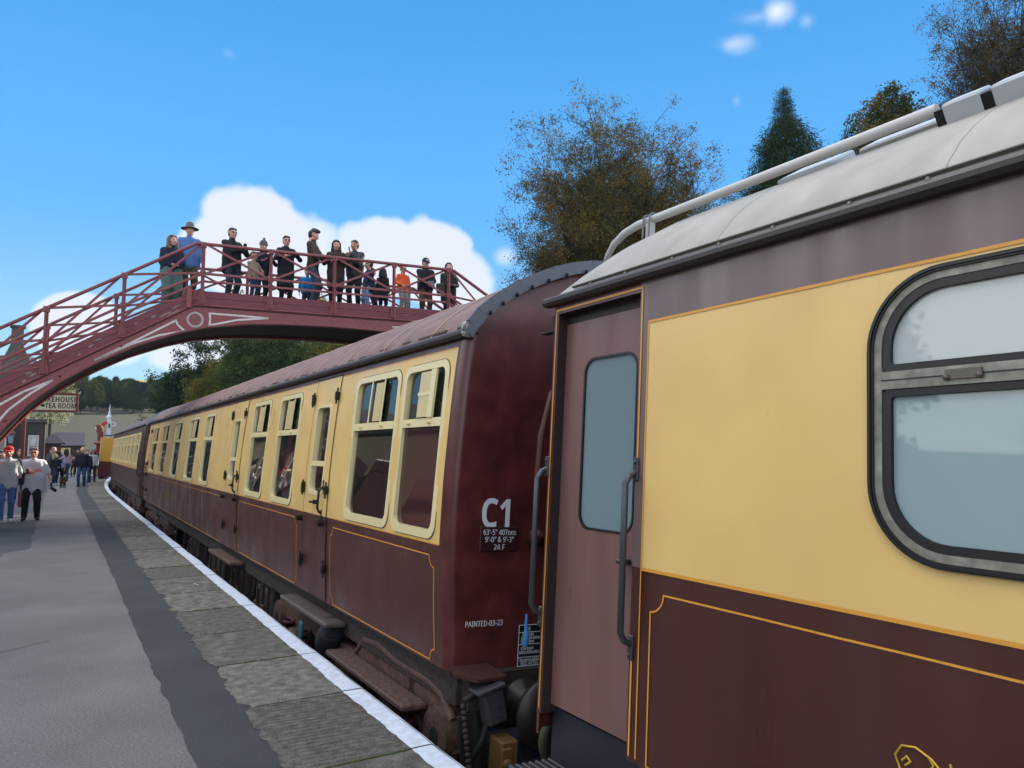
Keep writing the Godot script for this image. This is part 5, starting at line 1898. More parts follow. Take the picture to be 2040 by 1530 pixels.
# ------------------------------------------------------------------ trees
func leaf_mesh(kind: String) -> ArrayMesh:
	if clump.has(kind):
		return clump[kind]
	var st := new_st()
	st.set_smooth_group(-1)
	var n: int = {"broad": 22, "fine": 26, "conifer": 34, "far": 26, "pale_fleck": 16}[kind]
	var rad: float = {"broad": 0.30, "fine": 0.34, "conifer": 0.28, "far": 0.75, "pale_fleck": 0.35}[kind]
	var ln: float = {"broad": 0.115, "fine": 0.075, "conifer": 0.14, "far": 0.30, "pale_fleck": 0.12}[kind]
	var wd: float = {"broad": 0.078, "fine": 0.050, "conifer": 0.030, "far": 0.22, "pale_fleck": 0.10}[kind]
	for i in n:
		var p := Vector3(R.randfn(), R.randfn() * 0.7, R.randfn()) * rad * 0.5
		var d := Vector3(R.randfn(), R.randfn() - 0.5, R.randfn()).normalized()
		if kind == "conifer":
			d = (Vector3(p.x, -0.15, p.z).normalized() + d * 0.4).normalized()
		var s := d.cross(Vector3(R.randfn(), R.randfn(), R.randfn())).normalized()
		var l := ln * R.randf_range(0.7, 1.25)
		var w := wd * R.randf_range(0.7, 1.2)
		var up := d.cross(s) * w * 0.25
		tri(st, p, p + d * l * 0.5 + s * w * 0.5 + up, p + d * l)
		tri(st, p, p + d * l, p + d * l * 0.5 - s * w * 0.5 + up)
	if kind == "fine":
		for i in 6:
			var d := Vector3(R.randfn(), R.randfn() + 0.4, R.randfn()).normalized() * rad
			var s := d.cross(Vector3(R.randfn(), R.randfn(), R.randfn())).normalized() * 0.005
			tri(st, -d * 0.3 - s, -d * 0.3 + s, d)
	st.generate_normals()
	clump[kind] = st.commit()
	return clump[kind]

func leaf_mat(key: String) -> StandardMaterial3D:
	if mats.has("leaf " + key):
		return mats["leaf " + key]
	var m := mat("leaf " + key, Color.WHITE, 0.8, 0.0, null, Vector3.ONE, null, 0.0, 0.15)
	m.vertex_color_use_as_albedo = true
	m.backlight_enabled = true
	m.backlight = Color(0.45, 0.45, 0.2)
	return m

func bezier(a: Vector3, b: Vector3, c: Vector3, n: int) -> Array:
	var out := []
	for i in n + 1:
		var t := float(i) / n
		out.append(a.lerp(b, t).lerp(b.lerp(c, t), t))
	return out

func in_crown(crown: Array) -> Vector3:
	var e: Array = crown[R.randi() % crown.size()]
	var d := Vector3(R.randfn(), R.randfn(), R.randfn()).normalized() * pow(R.randf(), 0.4)
	return Vector3(e[0] + d.x * e[3], e[1] + d.y * e[4], e[2] + d.z * e[5])

# crown: ellipsoids [x, y, z, rx, ry, rz] round the base; cols: linear leaf colours
func tree(called: String, label: String, at: Vector3, crown: Array, o: Dictionary, group := "") -> Node3D:
	var t := thing(called, label, "tree", at, 0.0, group)
	var top := 0.0
	for e in crown:
		top = maxf(top, e[1] + e[4])
	var tr: float = o.get("r", top * 0.014)
	var st := new_st()
	var clumps: Array[Transform3D] = []
	var forks := []
	for k in int(o.get("stems", 1)):
		var lean: Vector3 = Vector3(R.randfn() * 0.05, 1, R.randfn() * 0.05) * top * o.get("trunk", 0.5)
		if o.get("stems", 1) > 1:
			lean += Vector3(cos(k * 2.4), 0, sin(k * 2.4)) * top * 0.12
		var pts := bezier(Vector3(R.randfn() * 0.1, -0.5, R.randfn() * 0.1), Vector3(lean.x * 0.3, lean.y * 0.5, lean.z * 0.3), lean, 7)
		tube(st, pts, [tr * 1.25, tr, tr * 0.95, tr * 0.9, tr * 0.8, tr * 0.7, tr * 0.6, tr * 0.5], 9, false)
		forks.append(pts)
	var sc: float = o.get("size", 1.0)
	for i in int(o.get("limbs", 14)):
		var stem: Array = forks[i % forks.size()]
		var goal := in_crown(crown)
		var k := clampi(int((0.30 + R.randf() * 0.7) * 7), 2, 7)
		if stem[k].y > goal.y:
			k = clampi(k - 3, 1, 7)
		var base: Vector3 = stem[k]
		var mid := base.lerp(goal, 0.45) + Vector3(0, (goal - base).length() * R.randf_range(0.0, 0.16), 0)
		var limb := bezier(base, mid, goal, 6)
		var lr := tr * R.randf_range(0.26, 0.42)
		tube(st, limb, [lr, lr * 0.85, lr * 0.7, lr * 0.55, lr * 0.42, lr * 0.3, lr * 0.2], 6, false)
		for j in int(o.get("subs", 8)):
			var q := R.randf_range(0.35, 1.0) * 6.0
			var b0: Vector3 = limb[int(q)].lerp(limb[mini(int(q) + 1, 6)], q - int(q))
			var dir := ((b0 - Vector3(0, b0.y * 0.75, 0)).normalized() * 0.5 + Vector3(R.randfn(), R.randfn() * 0.7 + o.get("rise", 0.35), R.randfn()).normalized()).normalized()
			var len: float = top * R.randf_range(0.06, 0.14) * o.get("reach", 1.0)
			var b2 := b0 + dir * len
			var sub := bezier(b0, b0 + dir * len * 0.5 + Vector3(0, len * 0.08, 0), b2, 3)
			tube(st, sub, [lr * 0.28, lr * 0.2, lr * 0.13, lr * 0.07], 4, false)
			for u in int(o.get("twigs", 4)):
				var c0: Vector3 = sub[1 + R.randi() % 3]
				var d2 := (dir * 0.6 + Vector3(R.randfn(), R.randfn() * 0.8 + o.get("rise", 0.35) * 0.6, R.randfn()).normalized()).normalized()
				var l2 := len * R.randf_range(0.3, 0.65)
				var c2: Vector3 = c0 + d2 * l2
				tube(st, [c0, c0.lerp(c2, 0.55) + Vector3(0, l2 * 0.05, 0), c2], [lr * 0.10 + 0.003, lr * 0.07 + 0.002, 0.003], 3, false)
				for v in int(o.get("per", 3)):
					if R.randf() < o.get("bare", 0.0) * clampf((c2.y / top - 0.45) * 2.2, 0.0, 1.0):
						continue
					var p := c0.lerp(c2, R.randf_range(0.35, 1.1)) + Vector3(R.randfn(), R.randfn(), R.randfn()) * 0.10 * sc
					clumps.append(Transform3D(Basis.from_euler(Vector3(R.randf() * TAU, R.randf() * TAU, R.randf() * TAU)).scaled(Vector3.ONE * sc * R.randf_range(0.7, 1.25)), p))
	for i in int(o.get("fill", 0)):
		var p := in_crown(crown)
		clumps.append(Transform3D(Basis.from_euler(Vector3(R.randf() * TAU, R.randf() * TAU, R.randf() * TAU)).scaled(Vector3.ONE * sc * R.randf_range(0.7, 1.3)), p))
		if i % 3 == 0:
			tube(st, [p + Vector3(R.randfn() * 0.3, -0.45, R.randfn() * 0.3), p], [0.010, 0.003], 3, false)
	obj("trunk", st, mat(o.get("bark_name", "bark"), o.get("bark", Color(0.30, 0.26, 0.23)), 0.95, 0.0, noise_tex("rust", 0.03, 5, 0.5, 1.0), Vector3.ONE), t)
	crown_mesh(t, clumps, o.get("kind", "broad"), o.get("cols", [Color(0.05, 0.07, 0.02)]))
	return t

func crown_mesh(t: Node3D, clumps: Array, kind: String, cols: Array) -> void:
	var mm := MultiMesh.new()
	mm.transform_format = MultiMesh.TRANSFORM_3D
	mm.use_colors = true
	mm.mesh = leaf_mesh(kind)
	mm.instance_count = clumps.size()
	for i in clumps.size():
		mm.set_instance_transform(i, clumps[i])
		var c: Color = cols[R.randi() % cols.size()]
		mm.set_instance_color(i, c * R.randf_range(0.75, 1.3))
	var mi := MultiMeshInstance3D.new()
	mi.name = "crown"
	mi.multimesh = mm
	mi.material_override = leaf_mat(kind)
	t.add_child(mi, true)
	mi.set_meta("kind", "stuff")

# a tree far off: trunk and a crown of leaf clumps in lobes
func far_tree(called: String, label: String, at: Vector3, H: float, wide: float, cols: Array, n: int, group: String, conic := false, kind := "far") -> Node3D:
	var t := thing(called, label, "tree", at, 0.0, group)
	var st := new_st()
	tube(st, [Vector3(0, -1.0, 0), Vector3(0.05, H * 0.4, 0.05), Vector3(0, H * 0.85, 0)], [H * 0.018, H * 0.013, H * 0.004], 6, false)
	for i in 7:
		var a := i * 2.4
		tube(st, [Vector3(0, H * (0.25 + i * 0.07), 0), Vector3(cos(a) * wide * 0.5, H * (0.42 + i * 0.06), sin(a) * wide * 0.5)], [H * 0.006, H * 0.002], 4, false)
	obj("trunk", st, mat("bark", Color(0.30, 0.26, 0.23), 0.95, 0.0, noise_tex("rust", 0.03, 5, 0.5, 1.0), Vector3.ONE), t)
	var lobes := []
	for i in 13:
		var y := R.randf_range(0.22, 0.9)
		var rr: float = wide * (1.0 - y if conic else sin(PI * clampf(y * 0.95 + 0.08, 0, 1)))
		var a := R.randf() * TAU
		lobes.append([Vector3(cos(a) * rr * 0.55, y * H, sin(a) * rr * 0.55), maxf(rr * 0.55, wide * 0.2)])
	var cl := []
	for i in n:
		var l: Array = lobes[i % lobes.size()]
		var d := Vector3(R.randfn(), R.randfn(), R.randfn()).normalized() * pow(R.randf(), 0.33)
		var p: Vector3 = l[0] + Vector3(d.x, d.y * 0.85, d.z) * l[1]
		cl.append(Transform3D(Basis.from_euler(Vector3(R.randf() * TAU, R.randf() * TAU, 0)).scaled(Vector3.ONE * R.randf_range(0.7, 1.2)), p))
	crown_mesh(t, cl, kind, cols)
	return t

func copy_of(o: Node3D, label: String, at: Vector3, turn: float, size: float) -> Node3D:
	var c: Node3D = o.duplicate()
	c.name = numbered(str(o.name).rstrip("_0123456789"))
	add_child(c)
	c.position = at
	c.rotation.y = turn
	c.scale = Vector3.ONE * size
	c.set_meta("label", label)
	return c

# a conical evergreen: clumps in ragged tiers round a straight stem
func spruce(at: Vector3) -> void:
	var t := thing("spruce_tree", "dark conical evergreen with a pointed top between two leafy trees", "tree", at, 0.0, "trees on the bank behind the train")
	var H := 16.6 - at.y
	var st := new_st()
	tube(st, [Vector3(0, -0.5, 0), Vector3(0.02, H * 0.5, 0), Vector3(0, H, 0)], [0.16, 0.10, 0.015], 8, false)
	var nz := FastNoiseLite.new()
	nz.frequency = 0.5
	var cl := []
	for i in 4200:
		var d := pow(R.randf(), 0.62) * 10.0
		var r := 0.10 + 0.25 * minf(d, 1.5) + 0.55 * smoothstep(1.4, 2.2, d) + 0.30 * clampf(d - 2.0, 0.0, 2.5) + 0.10 * maxf(d - 4.5, 0.0)
		var a := R.randf() * TAU
		r *= 1.0 + 0.42 * nz.get_noise_3d(cos(a) * 1.3, d * 1.4, sin(a) * 1.3)
		r *= sqrt(R.randf_range(0.12, 1.0))
		var p := Vector3(cos(a) * r, H - d - r * 0.12, sin(a) * r)
		cl.append(Transform3D(Basis.from_euler(Vector3(R.randf_range(-0.4, 0.4), R.randf() * TAU, R.randf_range(-0.4, 0.4))).scaled(Vector3.ONE * (0.62 if d < 1.6 else 0.95) * R.randf_range(0.7, 1.2)), p))
		if i % 12 == 0:
			tube(st, [Vector3(0, p.y + 0.1, 0), p], [0.02, 0.005], 3, false)
	obj("trunk", st, mat("bark", Color(0.30, 0.26, 0.23)), t)
	crown_mesh(t, cl, "conifer", [Color(0.028, 0.052, 0.020), Color(0.035, 0.060, 0.022), Color(0.022, 0.042, 0.020), Color(0.05, 0.06, 0.02)])

# where a point in the picture lies at a given distance along the camera's axis (only for laying out)
func lay(u: float, z: float) -> Vector2:
	var r := (u - 1020.0) / 1500.0 * z
	var psi := deg_to_rad(31.048)
	return Vector2(z * sin(psi) + r * cos(psi), z * cos(psi) - r * sin(psi))

func stand(u: float, z: float) -> Vector3:
	var p := lay(u, z)
	return Vector3(p.x, ground_h(p.x, p.y) - 0.1, -p.y)

const ORD := ["first", "second", "third", "fourth", "fifth", "sixth", "seventh", "eighth", "ninth", "tenth", "eleventh", "twelfth", "thirteenth", "fourteenth", "fifteenth", "sixteenth", "seventeenth", "eighteenth"]

func build_trees() -> void:
	var rusty := [Color(0.115, 0.098, 0.034), Color(0.16, 0.11, 0.032), Color(0.09, 0.092, 0.035), Color(0.20, 0.13, 0.03), Color(0.08, 0.07, 0.035)]
	var twiggy := [Color(0.12, 0.09, 0.055), Color(0.10, 0.075, 0.055), Color(0.09, 0.08, 0.04)]
	var dark := [Color(0.028, 0.052, 0.020), Color(0.035, 0.060, 0.022), Color(0.022, 0.042, 0.020)]
	var oaky := [Color(0.075, 0.095, 0.030), Color(0.11, 0.10, 0.028), Color(0.058, 0.078, 0.028), Color(0.16, 0.115, 0.03)]
	var b := stand(1220, 32)
	tree("alder_tree", "tall broad rusty-leaved tree with bare upper twigs behind the coach roofs", b, [[0.0, 10.8, 0, 4.6, 3.8, 3.6], [0.1, 13.6, 0, 2.8, 3.2, 2.4], [-3.3, 10.4, 0, 1.5, 2.2, 1.8], [3.3, 10.8, 0, 1.4, 2.3, 1.8], [-1.5, 12.4, 0, 1.7, 2.4, 1.8], [2.0, 12.6, 0, 1.5, 2.0, 1.6], [0.0, 7.0, 0, 3.8, 2.6, 3.0], [-0.3, 9.0, 0, 3.6, 3.2, 3.0]], {"limbs": 62, "subs": 10, "twigs": 5, "per": 3, "bare": 0.5, "cols": rusty, "kind": "fine", "stems": 3, "trunk": 0.40, "r": 0.17, "rise": 0.45, "size": 1.05, "bark": Color(0.20, 0.17, 0.155), "bark_name": "alder bark"}, "trees on the bank behind the train")
	b = stand(1060, 33)
	tree("birch_tree", "thin pale-twigged birch low at the left foot of the rusty tree", b, [[-0.2, 6.4, 0, 1.9, 2.8, 1.6], [-1.1, 5.2, 0, 1.3, 1.8, 1.2], [0.7, 5.4, 0, 1.4, 2.2, 1.3]], {"limbs": 22, "subs": 8, "twigs": 5, "per": 3, "bare": 0.4, "cols": oaky, "kind": "fine", "r": 0.09, "rise": 0.6, "size": 0.9, "bark": Color(0.42, 0.40, 0.37), "bark_name": "pale bark"}, "trees on the bank behind the train")
	b = stand(988, 34)
	tree("shrub", "small leafy bush seen just over the brown coach roof", b, [[0, 5.9, 0, 0.95, 1.3, 1.0], [-0.5, 5.2, 0, 0.6, 1.0, 0.7]], {"limbs": 9, "subs": 7, "twigs": 4, "per": 3, "cols": oaky, "kind": "fine", "r": 0.06, "size": 0.8})
	spruce(stand(1582, 30))
	b = stand(1478, 31)
	tree("birch_tree", "half-bare twiggy birch against the dark evergreen", b, [[0.5, 7.6, 0, 1.3, 2.9, 1.2], [0.9, 9.3, 0, 0.9, 1.7, 0.9]], {"limbs": 22, "subs": 9, "twigs": 5, "per": 3, "bare": 0.55, "cols": twiggy, "kind": "fine", "r": 0.09, "rise": 0.6, "size": 0.85}, "trees on the bank behind the train")
	b = stand(1780, 30)
	tree("oak_tree", "leafy green-gold oak right of the dark evergreen", b, [[0.3, 12.0, 0, 1.5, 2.0, 1.5], [0.7, 13.3, 0, 0.8, 1.3, 0.8], [-1.4, 10.8, 0, 1.1, 1.8, 1.3], [1.4, 11.4, 0, 1.0, 1.4, 1.2], [-0.4, 8.4, 0, 2.3, 2.3, 2.0], [-2.2, 9.8, 0, 0.9, 1.6, 1.0], [2.2, 10.6, 0, 0.9, 1.3, 1.0]], {"limbs": 46, "subs": 8, "twigs": 4, "per": 3, "fill": 900, "cols": oaky, "kind": "broad", "r": 0.18, "rise": 0.3, "size": 0.95, "reach": 0.7}, "trees on the bank behind the train")
	b = stand(2045, 27)
	tree("ash_tree", "tall fine-twigged bare tree at the top right corner", b, [[-0.4, 14.2, 0, 1.9, 3.2, 1.8], [0.3, 16.0, 0, 1.6, 2.6, 1.6], [-1.4, 12.2, 0, 1.6, 1.9, 1.5], [1.6, 13.6, 0, 1.8, 3.2, 1.8]], {"limbs": 44, "subs": 10, "twigs": 6, "per": 2, "bare": 0.6, "cols": twiggy, "kind": "fine", "r": 0.16, "rise": 0.6, "size": 0.85}, "trees on the bank behind the train")
	b = stand(1925, 31)
	tree("birch_tree", "thin scrubby tree filling the gap beside the oak", b, [[0.1, 11.0, 0, 1.4, 1.9, 1.4], [-1.0, 10.4, 0, 1.0, 1.5, 1.0]], {"limbs": 24, "subs": 8, "twigs": 5, "per": 3, "bare": 0.3, "cols": oaky, "kind": "fine", "r": 0.1, "rise": 0.5, "size": 0.85}, "trees on the bank behind the train")
	# lit trees under the arch, beyond the train
	var green := [Color(0.060, 0.095, 0.025), Color(0.045, 0.080, 0.024), Color(0.085, 0.11, 0.025)]
	var gold := [Color(0.15, 0.13, 0.02), Color(0.11, 0.12, 0.025), Color(0.18, 0.15, 0.02), Color(0.08, 0.10, 0.025)]  # yellow clumps put sunlit patches into the leaf colour
	for q in [["dark green drooping tree left of the birches under the arch", 375, 57, 12.0, 2.6, dark, "oak_tree"], ["bushy tree with sunlit yellow coloured into its leaves under the arch", 438, 53, 11.6, 2.4, gold, "maple_tree"], ["white-stemmed birch, left of the pair under the arch", 492, 50, 13.0, 2.4, green, "birch_tree"], ["white-stemmed birch, right of the pair under the arch", 552, 50, 12.4, 2.3, green, "birch_tree"], ["yellow-green birch nearest the coach roof under the arch", 606, 53, 12.0, 2.2, gold, "birch_tree"], ["dusky tree at the right end of the trees under the arch", 664, 58, 10.2, 2.5, dark, "oak_tree"]]:
		var p := stand(q[1], q[2])
		var H: float = q[3]
		var W: float = q[4]
		tree(q[6], q[0], p, [[0, H * 0.72, 0, W * 0.62, H * 0.26, W * 0.62], [W * 0.3, H * 0.5, 0, W * 0.75, H * 0.22, W * 0.7], [-W * 0.35, H * 0.45, 0, W * 0.75, H * 0.24, W * 0.7], [0, H * 0.3, 0, W * 0.9, H * 0.2, W * 0.9]], {"limbs": 34, "subs": 8, "twigs": 4, "per": 3, "cols": q[5], "kind": "broad", "r": 0.13, "trunk": 0.8, "rise": 0.2, "size": 1.35, "reach": 0.9, "bark": Color(0.66, 0.65, 0.62) if q[6] == "birch_tree" else Color(0.30, 0.26, 0.23), "bark_name": "birch bark" if q[6] == "birch_tree" else "bark"}, "trees under the footbridge arch")
	# wooded hillside beyond the station
	var woods := [[Color(0.022, 0.046, 0.018), Color(0.030, 0.055, 0.020), Color(0.040, 0.060, 0.018)], [Color(0.050, 0.070, 0.018), Color(0.035, 0.060, 0.020), Color(0.085, 0.085, 0.02)], [Color(0.028, 0.050, 0.026), Color(0.022, 0.040, 0.022)]]
	var labels := ["dark green tree on the wooded hillside", "olive autumn tree on the wooded hillside", "bluish pointed tree on the wooded hillside"]
	var protos := []
	var spots := []
	var skyline := [[-60.0, 690.0], [100.0, 712.0], [190.0, 738.0], [205.0, 747.0], [218.0, 760.0], [232.0, 775.0], [250.0, 790.0], [270.0, 802.0], [300.0, 812.0], [340.0, 822.0]]
	for i in 18:
		for k in 5:
			var u := lerpf(-35.0, 345.0, i / 17.0) + R.randf_range(-8, 8) - k * 3.0
			var z: float = [150.0, 134.0, 120.0, 109.0, 99.0][k] + i * 1.2 + R.randf_range(-4, 4)
			var v := 822.0
			for n in 9:
				if u >= skyline[n][0] and u < skyline[n + 1][0]:
					v = lerpf(skyline[n][1], skyline[n + 1][1], (u - skyline[n][0]) / (skyline[n + 1][0] - skyline[n][0]))
			v = lerpf(v, 868.0, k * 0.19) + R.randf_range(-5, 8)
			var p := stand(u, z)
			var tall := (896.0 - v) / 1500.0 * z + 1.62 - p.y
			spots.append([u, z, maxf(tall, 6.0 - k * 0.2) / 10.5, ", %s from the left in the %s row" % [ORD[i], ["back", "second", "middle", "fourth", "front"][k]]])
	for i in spots.size():
		var q: Array = spots[i]
		var k := (i * 2 + i / 5) % 3
		var p := stand(q[0], q[1])
		if protos.size() < 3:
			k = protos.size()
			var t := far_tree(["beech_tree", "oak_tree", "fir_tree"][k], labels[k] + q[3], p, 10.5, [3.6, 3.4, 2.6][k], woods[k], 620, "trees of the wooded hillside", k == 2)
			t.scale = Vector3.ONE * q[2]
			protos.append(t)
		else:
			copy_of(protos[k], labels[k] + q[3], p, R.randf() * TAU, q[2])
	var bl := far_tree("flecked_tree", "light-leaved tree with white flecks showing through the stair railing", stand(100, 74), 11.6, 2.4, [Color(0.07, 0.11, 0.03), Color(0.10, 0.14, 0.05), Color(0.62, 0.62, 0.50), Color(0.55, 0.52, 0.35)], 900, "")
	bl.get_node("crown").multimesh.mesh = leaf_mesh("pale_fleck")  # near-white clumps scattered through the green crown
	# trees across the platform, seen only in the coach windows
	for q in [[-13, 12, 0.75, "fourth"], [-17, 18, 0.95, "fifth"], [-16, 26, 0.95, "sixth"], [-17, 6, 0.8, "third"], [-16, -3, 0.85, "second"], [-13, -9, 0.8, "first"]]:
		copy_of(protos[0], "round tree across the platform, mirrored in coach windows, %s along the line" % q[3], Vector3(q[0], -0.3, -q[1]), R.randf() * TAU, q[2])
	# dots of trees on the far pasture
	for q in [[318, 300, 0.35, "leftmost"], [328, 310, 0.5, "second from left"], [338, 305, 0.3, "middle one"], [352, 330, 0.4, "fourth from left"], [360, 325, 0.35, "rightmost"]]:
		copy_of(protos[1], "tiny tree on the far sunlit pasture, " + q[3], stand(q[0], q[1]), R.randf() * TAU, q[2])

# ------------------------------------------------------------------ signs, signal, crane, lamp
func build_furniture() -> void:
	var red := mat("maroon joinery", Color(0.36, 0.14, 0.14), 0.5)
	var white := mat("signal white", Color(0.84, 0.86, 0.88), 0.45)
	var s := thing("direction_sign", "cream hanging sign in maroon frame pointing to the warehouse and tea room", "sign", Vector3(-0.09, 0, -25.75), deg_to_rad(-4))
	var st := new_st()
	box(st, Vector3(0, 3.0, 0), Vector3(1.02, 0.44, 0.05))
	obj("board", st, mat("sign cream", Color(0.80, 0.75, 0.62), 0.5), s)
	st = new_st()
	for y in [2.745, 3.255]:
		box(st, Vector3(0, y, 0.0), Vector3(1.16, 0.065, 0.09), Basis.IDENTITY, 0.01)
	for x in [-0.545, 0.545]:
		box(st, Vector3(x, 3.0, 0.0), Vector3(0.065, 0.446, 0.088), Basis.IDENTITY, 0.01)
	obj("frame", st, red, s)
	var ink := mat("sign ink", Color(0.07, 0.055, 0.05), 0.6)
	put("lettering", text_mesh("WAREHOUSE", 0.125, 0.003, true), ink, s, Transform3D(Basis.IDENTITY.scaled(Vector3(1.0, 1.22, 1)), Vector3(0.02, 3.085, 0.028)))
	put("lettering", text_mesh("TEA ROOM", 0.125, 0.003, true), ink, s, Transform3D(Basis.IDENTITY.scaled(Vector3(0.90, 1.22, 1)), Vector3(0.13, 2.90, 0.028)))
	st = new_st()
	prism(st, PackedVector2Array([Vector2(-0.47, 2.935), Vector2(-0.36, 2.95), Vector2(-0.29, 2.95), Vector2(-0.27, 2.93), Vector2(-0.27, 2.87), Vector2(-0.33, 2.86), Vector2(-0.38, 2.89), Vector2(-0.38, 2.915), Vector2(-0.47, 2.92)]), 0.003, Transform3D(Basis.IDENTITY, Vector3(0, 0, 0.027)))
	obj("pointing_hand", st, ink, s)
	st = new_st()
	box(st, Vector3(-0.76, 1.85, -0.05), Vector3(0.09, 3.7, 0.09), Basis.IDENTITY, 0.01)
	box(st, Vector3(-0.1, 3.62, -0.05), Vector3(1.4, 0.06, 0.06), Basis.IDENTITY, 0.01)
	obj("post", st, red, s)
	st = new_st()
	for x in [-0.5, 0.5]:
		tube(st, [Vector3(x, 3.28, 0), Vector3(x, 3.62, -0.04)], [0.008], 6)
	obj("hanging_rod", st, mat("black iron", Color(0.10, 0.10, 0.11), 0.5), s)
	# semaphore signal
	var g := thing("semaphore_signal", "white wooden semaphore signal post with lowered red arm and spiked finial", "railway signal", Vector3(3.0, 0, -58.9))
	st = new_st()
	box(st, Vector3(0, 1.9, 0), Vector3(0.26, 3.8, 0.26), Basis.IDENTITY, 0.02)
	obj("post", st, white, g)
	st = new_st()
	lathe(st, [Vector2(0.19, 3.8), Vector2(0.20, 3.86), Vector2(0.12, 3.98), Vector2(0.07, 4.12), Vector2(0.10, 4.18), Vector2(0.04, 4.26), Vector2(0.03, 4.5), Vector2(0.0, 4.8)], Transform3D.IDENTITY, 12)
	obj("finial", st, white, g)
	st = new_st()
	box(st, Vector3(0, 2.62, 0.02), Vector3(0.56, 0.05, 0.5))
	obj("platform_ring", st, mat("black iron", Color(0.10, 0.10, 0.11), 0.5), g)
	var arm := Transform3D(Basis(Vector3(0, 0, 1), deg_to_rad(38)), Vector3(-0.14, 3.52, 0.18))
	st = new_st()
	box(st, arm * Vector3(-0.30, 0, 0), Vector3(0.62, 0.22, 0.03), arm.basis, 0.006)
	var a := obj("signal_arm", st, mat("signal red", Color(0.72, 0.11, 0.10), 0.4), g)
	st = new_st()
	box(st, arm * Vector3(-0.72, 0, 0), Vector3(0.22, 0.22, 0.03), arm.basis, 0.006)
	obj("arm_tip", st, white, a)
	st = new_st()
	lathe(st, [Vector2(0.10, -0.02), Vector2(0.17, -0.02), Vector2(0.17, 0.02), Vector2(0.10, 0.02), Vector2(0.10, -0.02)], Transform3D(Basis(Vector3(1, 0, 0), PI / 2), Vector3(0.26, 3.36, 0.18)), 16)
	box(st, Vector3(0.05, 3.44, 0.18), Vector3(0.3, 0.05, 0.03))
	obj("spectacle", st, white, g)
	st = new_st()
	box(st, Vector3(0.0, 3.30, 0.15), Vector3(0.09, 0.34, 0.05))
	obj("lamp_bracket", st, mat("black iron", Color(0.10, 0.10, 0.11), 0.5), g)
	# water crane
	var wc := thing("water_crane", "rust-orange iron water crane column with bent top beside the signal", "water crane", Vector3(2.32, 0, -54.6))
	var org := mat("rust orange paint", Color(0.62, 0.26, 0.17), 0.5, 0.0, noise_tex("rust", 0.03, 5, 0.5, 1.0), Vector3.ONE)
	st = new_st()
	lathe(st, [Vector2(0.30, 0.0), Vector2(0.30, 0.15), Vector2(0.21, 0.25), Vector2(0.20, 1.9), Vector2(0.24, 1.95), Vector2(0.36, 2.0), Vector2(0.36, 2.06), Vector2(0.20, 2.12), Vector2(0.17, 2.2)], Transform3D.IDENTITY, 18)
	obj("column", st, org, wc)
	st = new_st()
	tube(st, [Vector3(0, 2.1, 0), Vector3(0, 2.9, 0), Vector3(-0.05, 3.06, 0), Vector3(-0.18, 3.14, 0.0), Vector3(-0.26, 3.10, 0)], [0.165, 0.165, 0.165, 0.15, 0.13], 14)
	tube(st, [Vector3(-0.20, 3.08, 0), Vector3(-0.20, 2.7, 0.02)], [0.03], 8)
	obj("spout", st, org, wc)
	# gas lamp on a red post
	var l := thing("platform_lamp", "glass lantern lamp on a maroon post in front of the station wall", "lamp", Vector3(-2.1, 0, -47.5))
	st = new_st()
	lathe(st, [Vector2(0.14, 0), Vector2(0.14, 0.5), Vector2(0.07, 0.6), Vector2(0.055, 1.85), Vector2(0.09, 1.9), Vector2(0.09, 1.95)], Transform3D.IDENTITY, 12)
	obj("post", st, red, l)
	st = new_st()
	for k in 4:
		var a0 := PI / 4 + k * PI / 2
		tube(st, [Vector3(cos(a0) * 0.13, 1.95, sin(a0) * 0.13), Vector3(cos(a0) * 0.24, 2.42, sin(a0) * 0.24)], [0.014], 5)
	lathe(st, [Vector2(0.30, 2.42), Vector2(0.30, 2.46), Vector2(0.12, 2.66), Vector2(0.14, 2.70), Vector2(0.03, 2.80), Vector2(0.0, 2.88)], Transform3D(Basis(Vector3.UP, PI / 4), Vector3.ZERO), 4, false)
	obj("lantern_roof", st, red, l)
	st = new_st()
	lathe(st, [Vector2(0.12, 1.96), Vector2(0.225, 2.42)], Transform3D(Basis(Vector3.UP, PI / 4), Vector3.ZERO), 4, false)
	obj("lantern_glass", st, glass("lamp glass", 0.35, Color(0.7, 0.8, 0.85)), l)

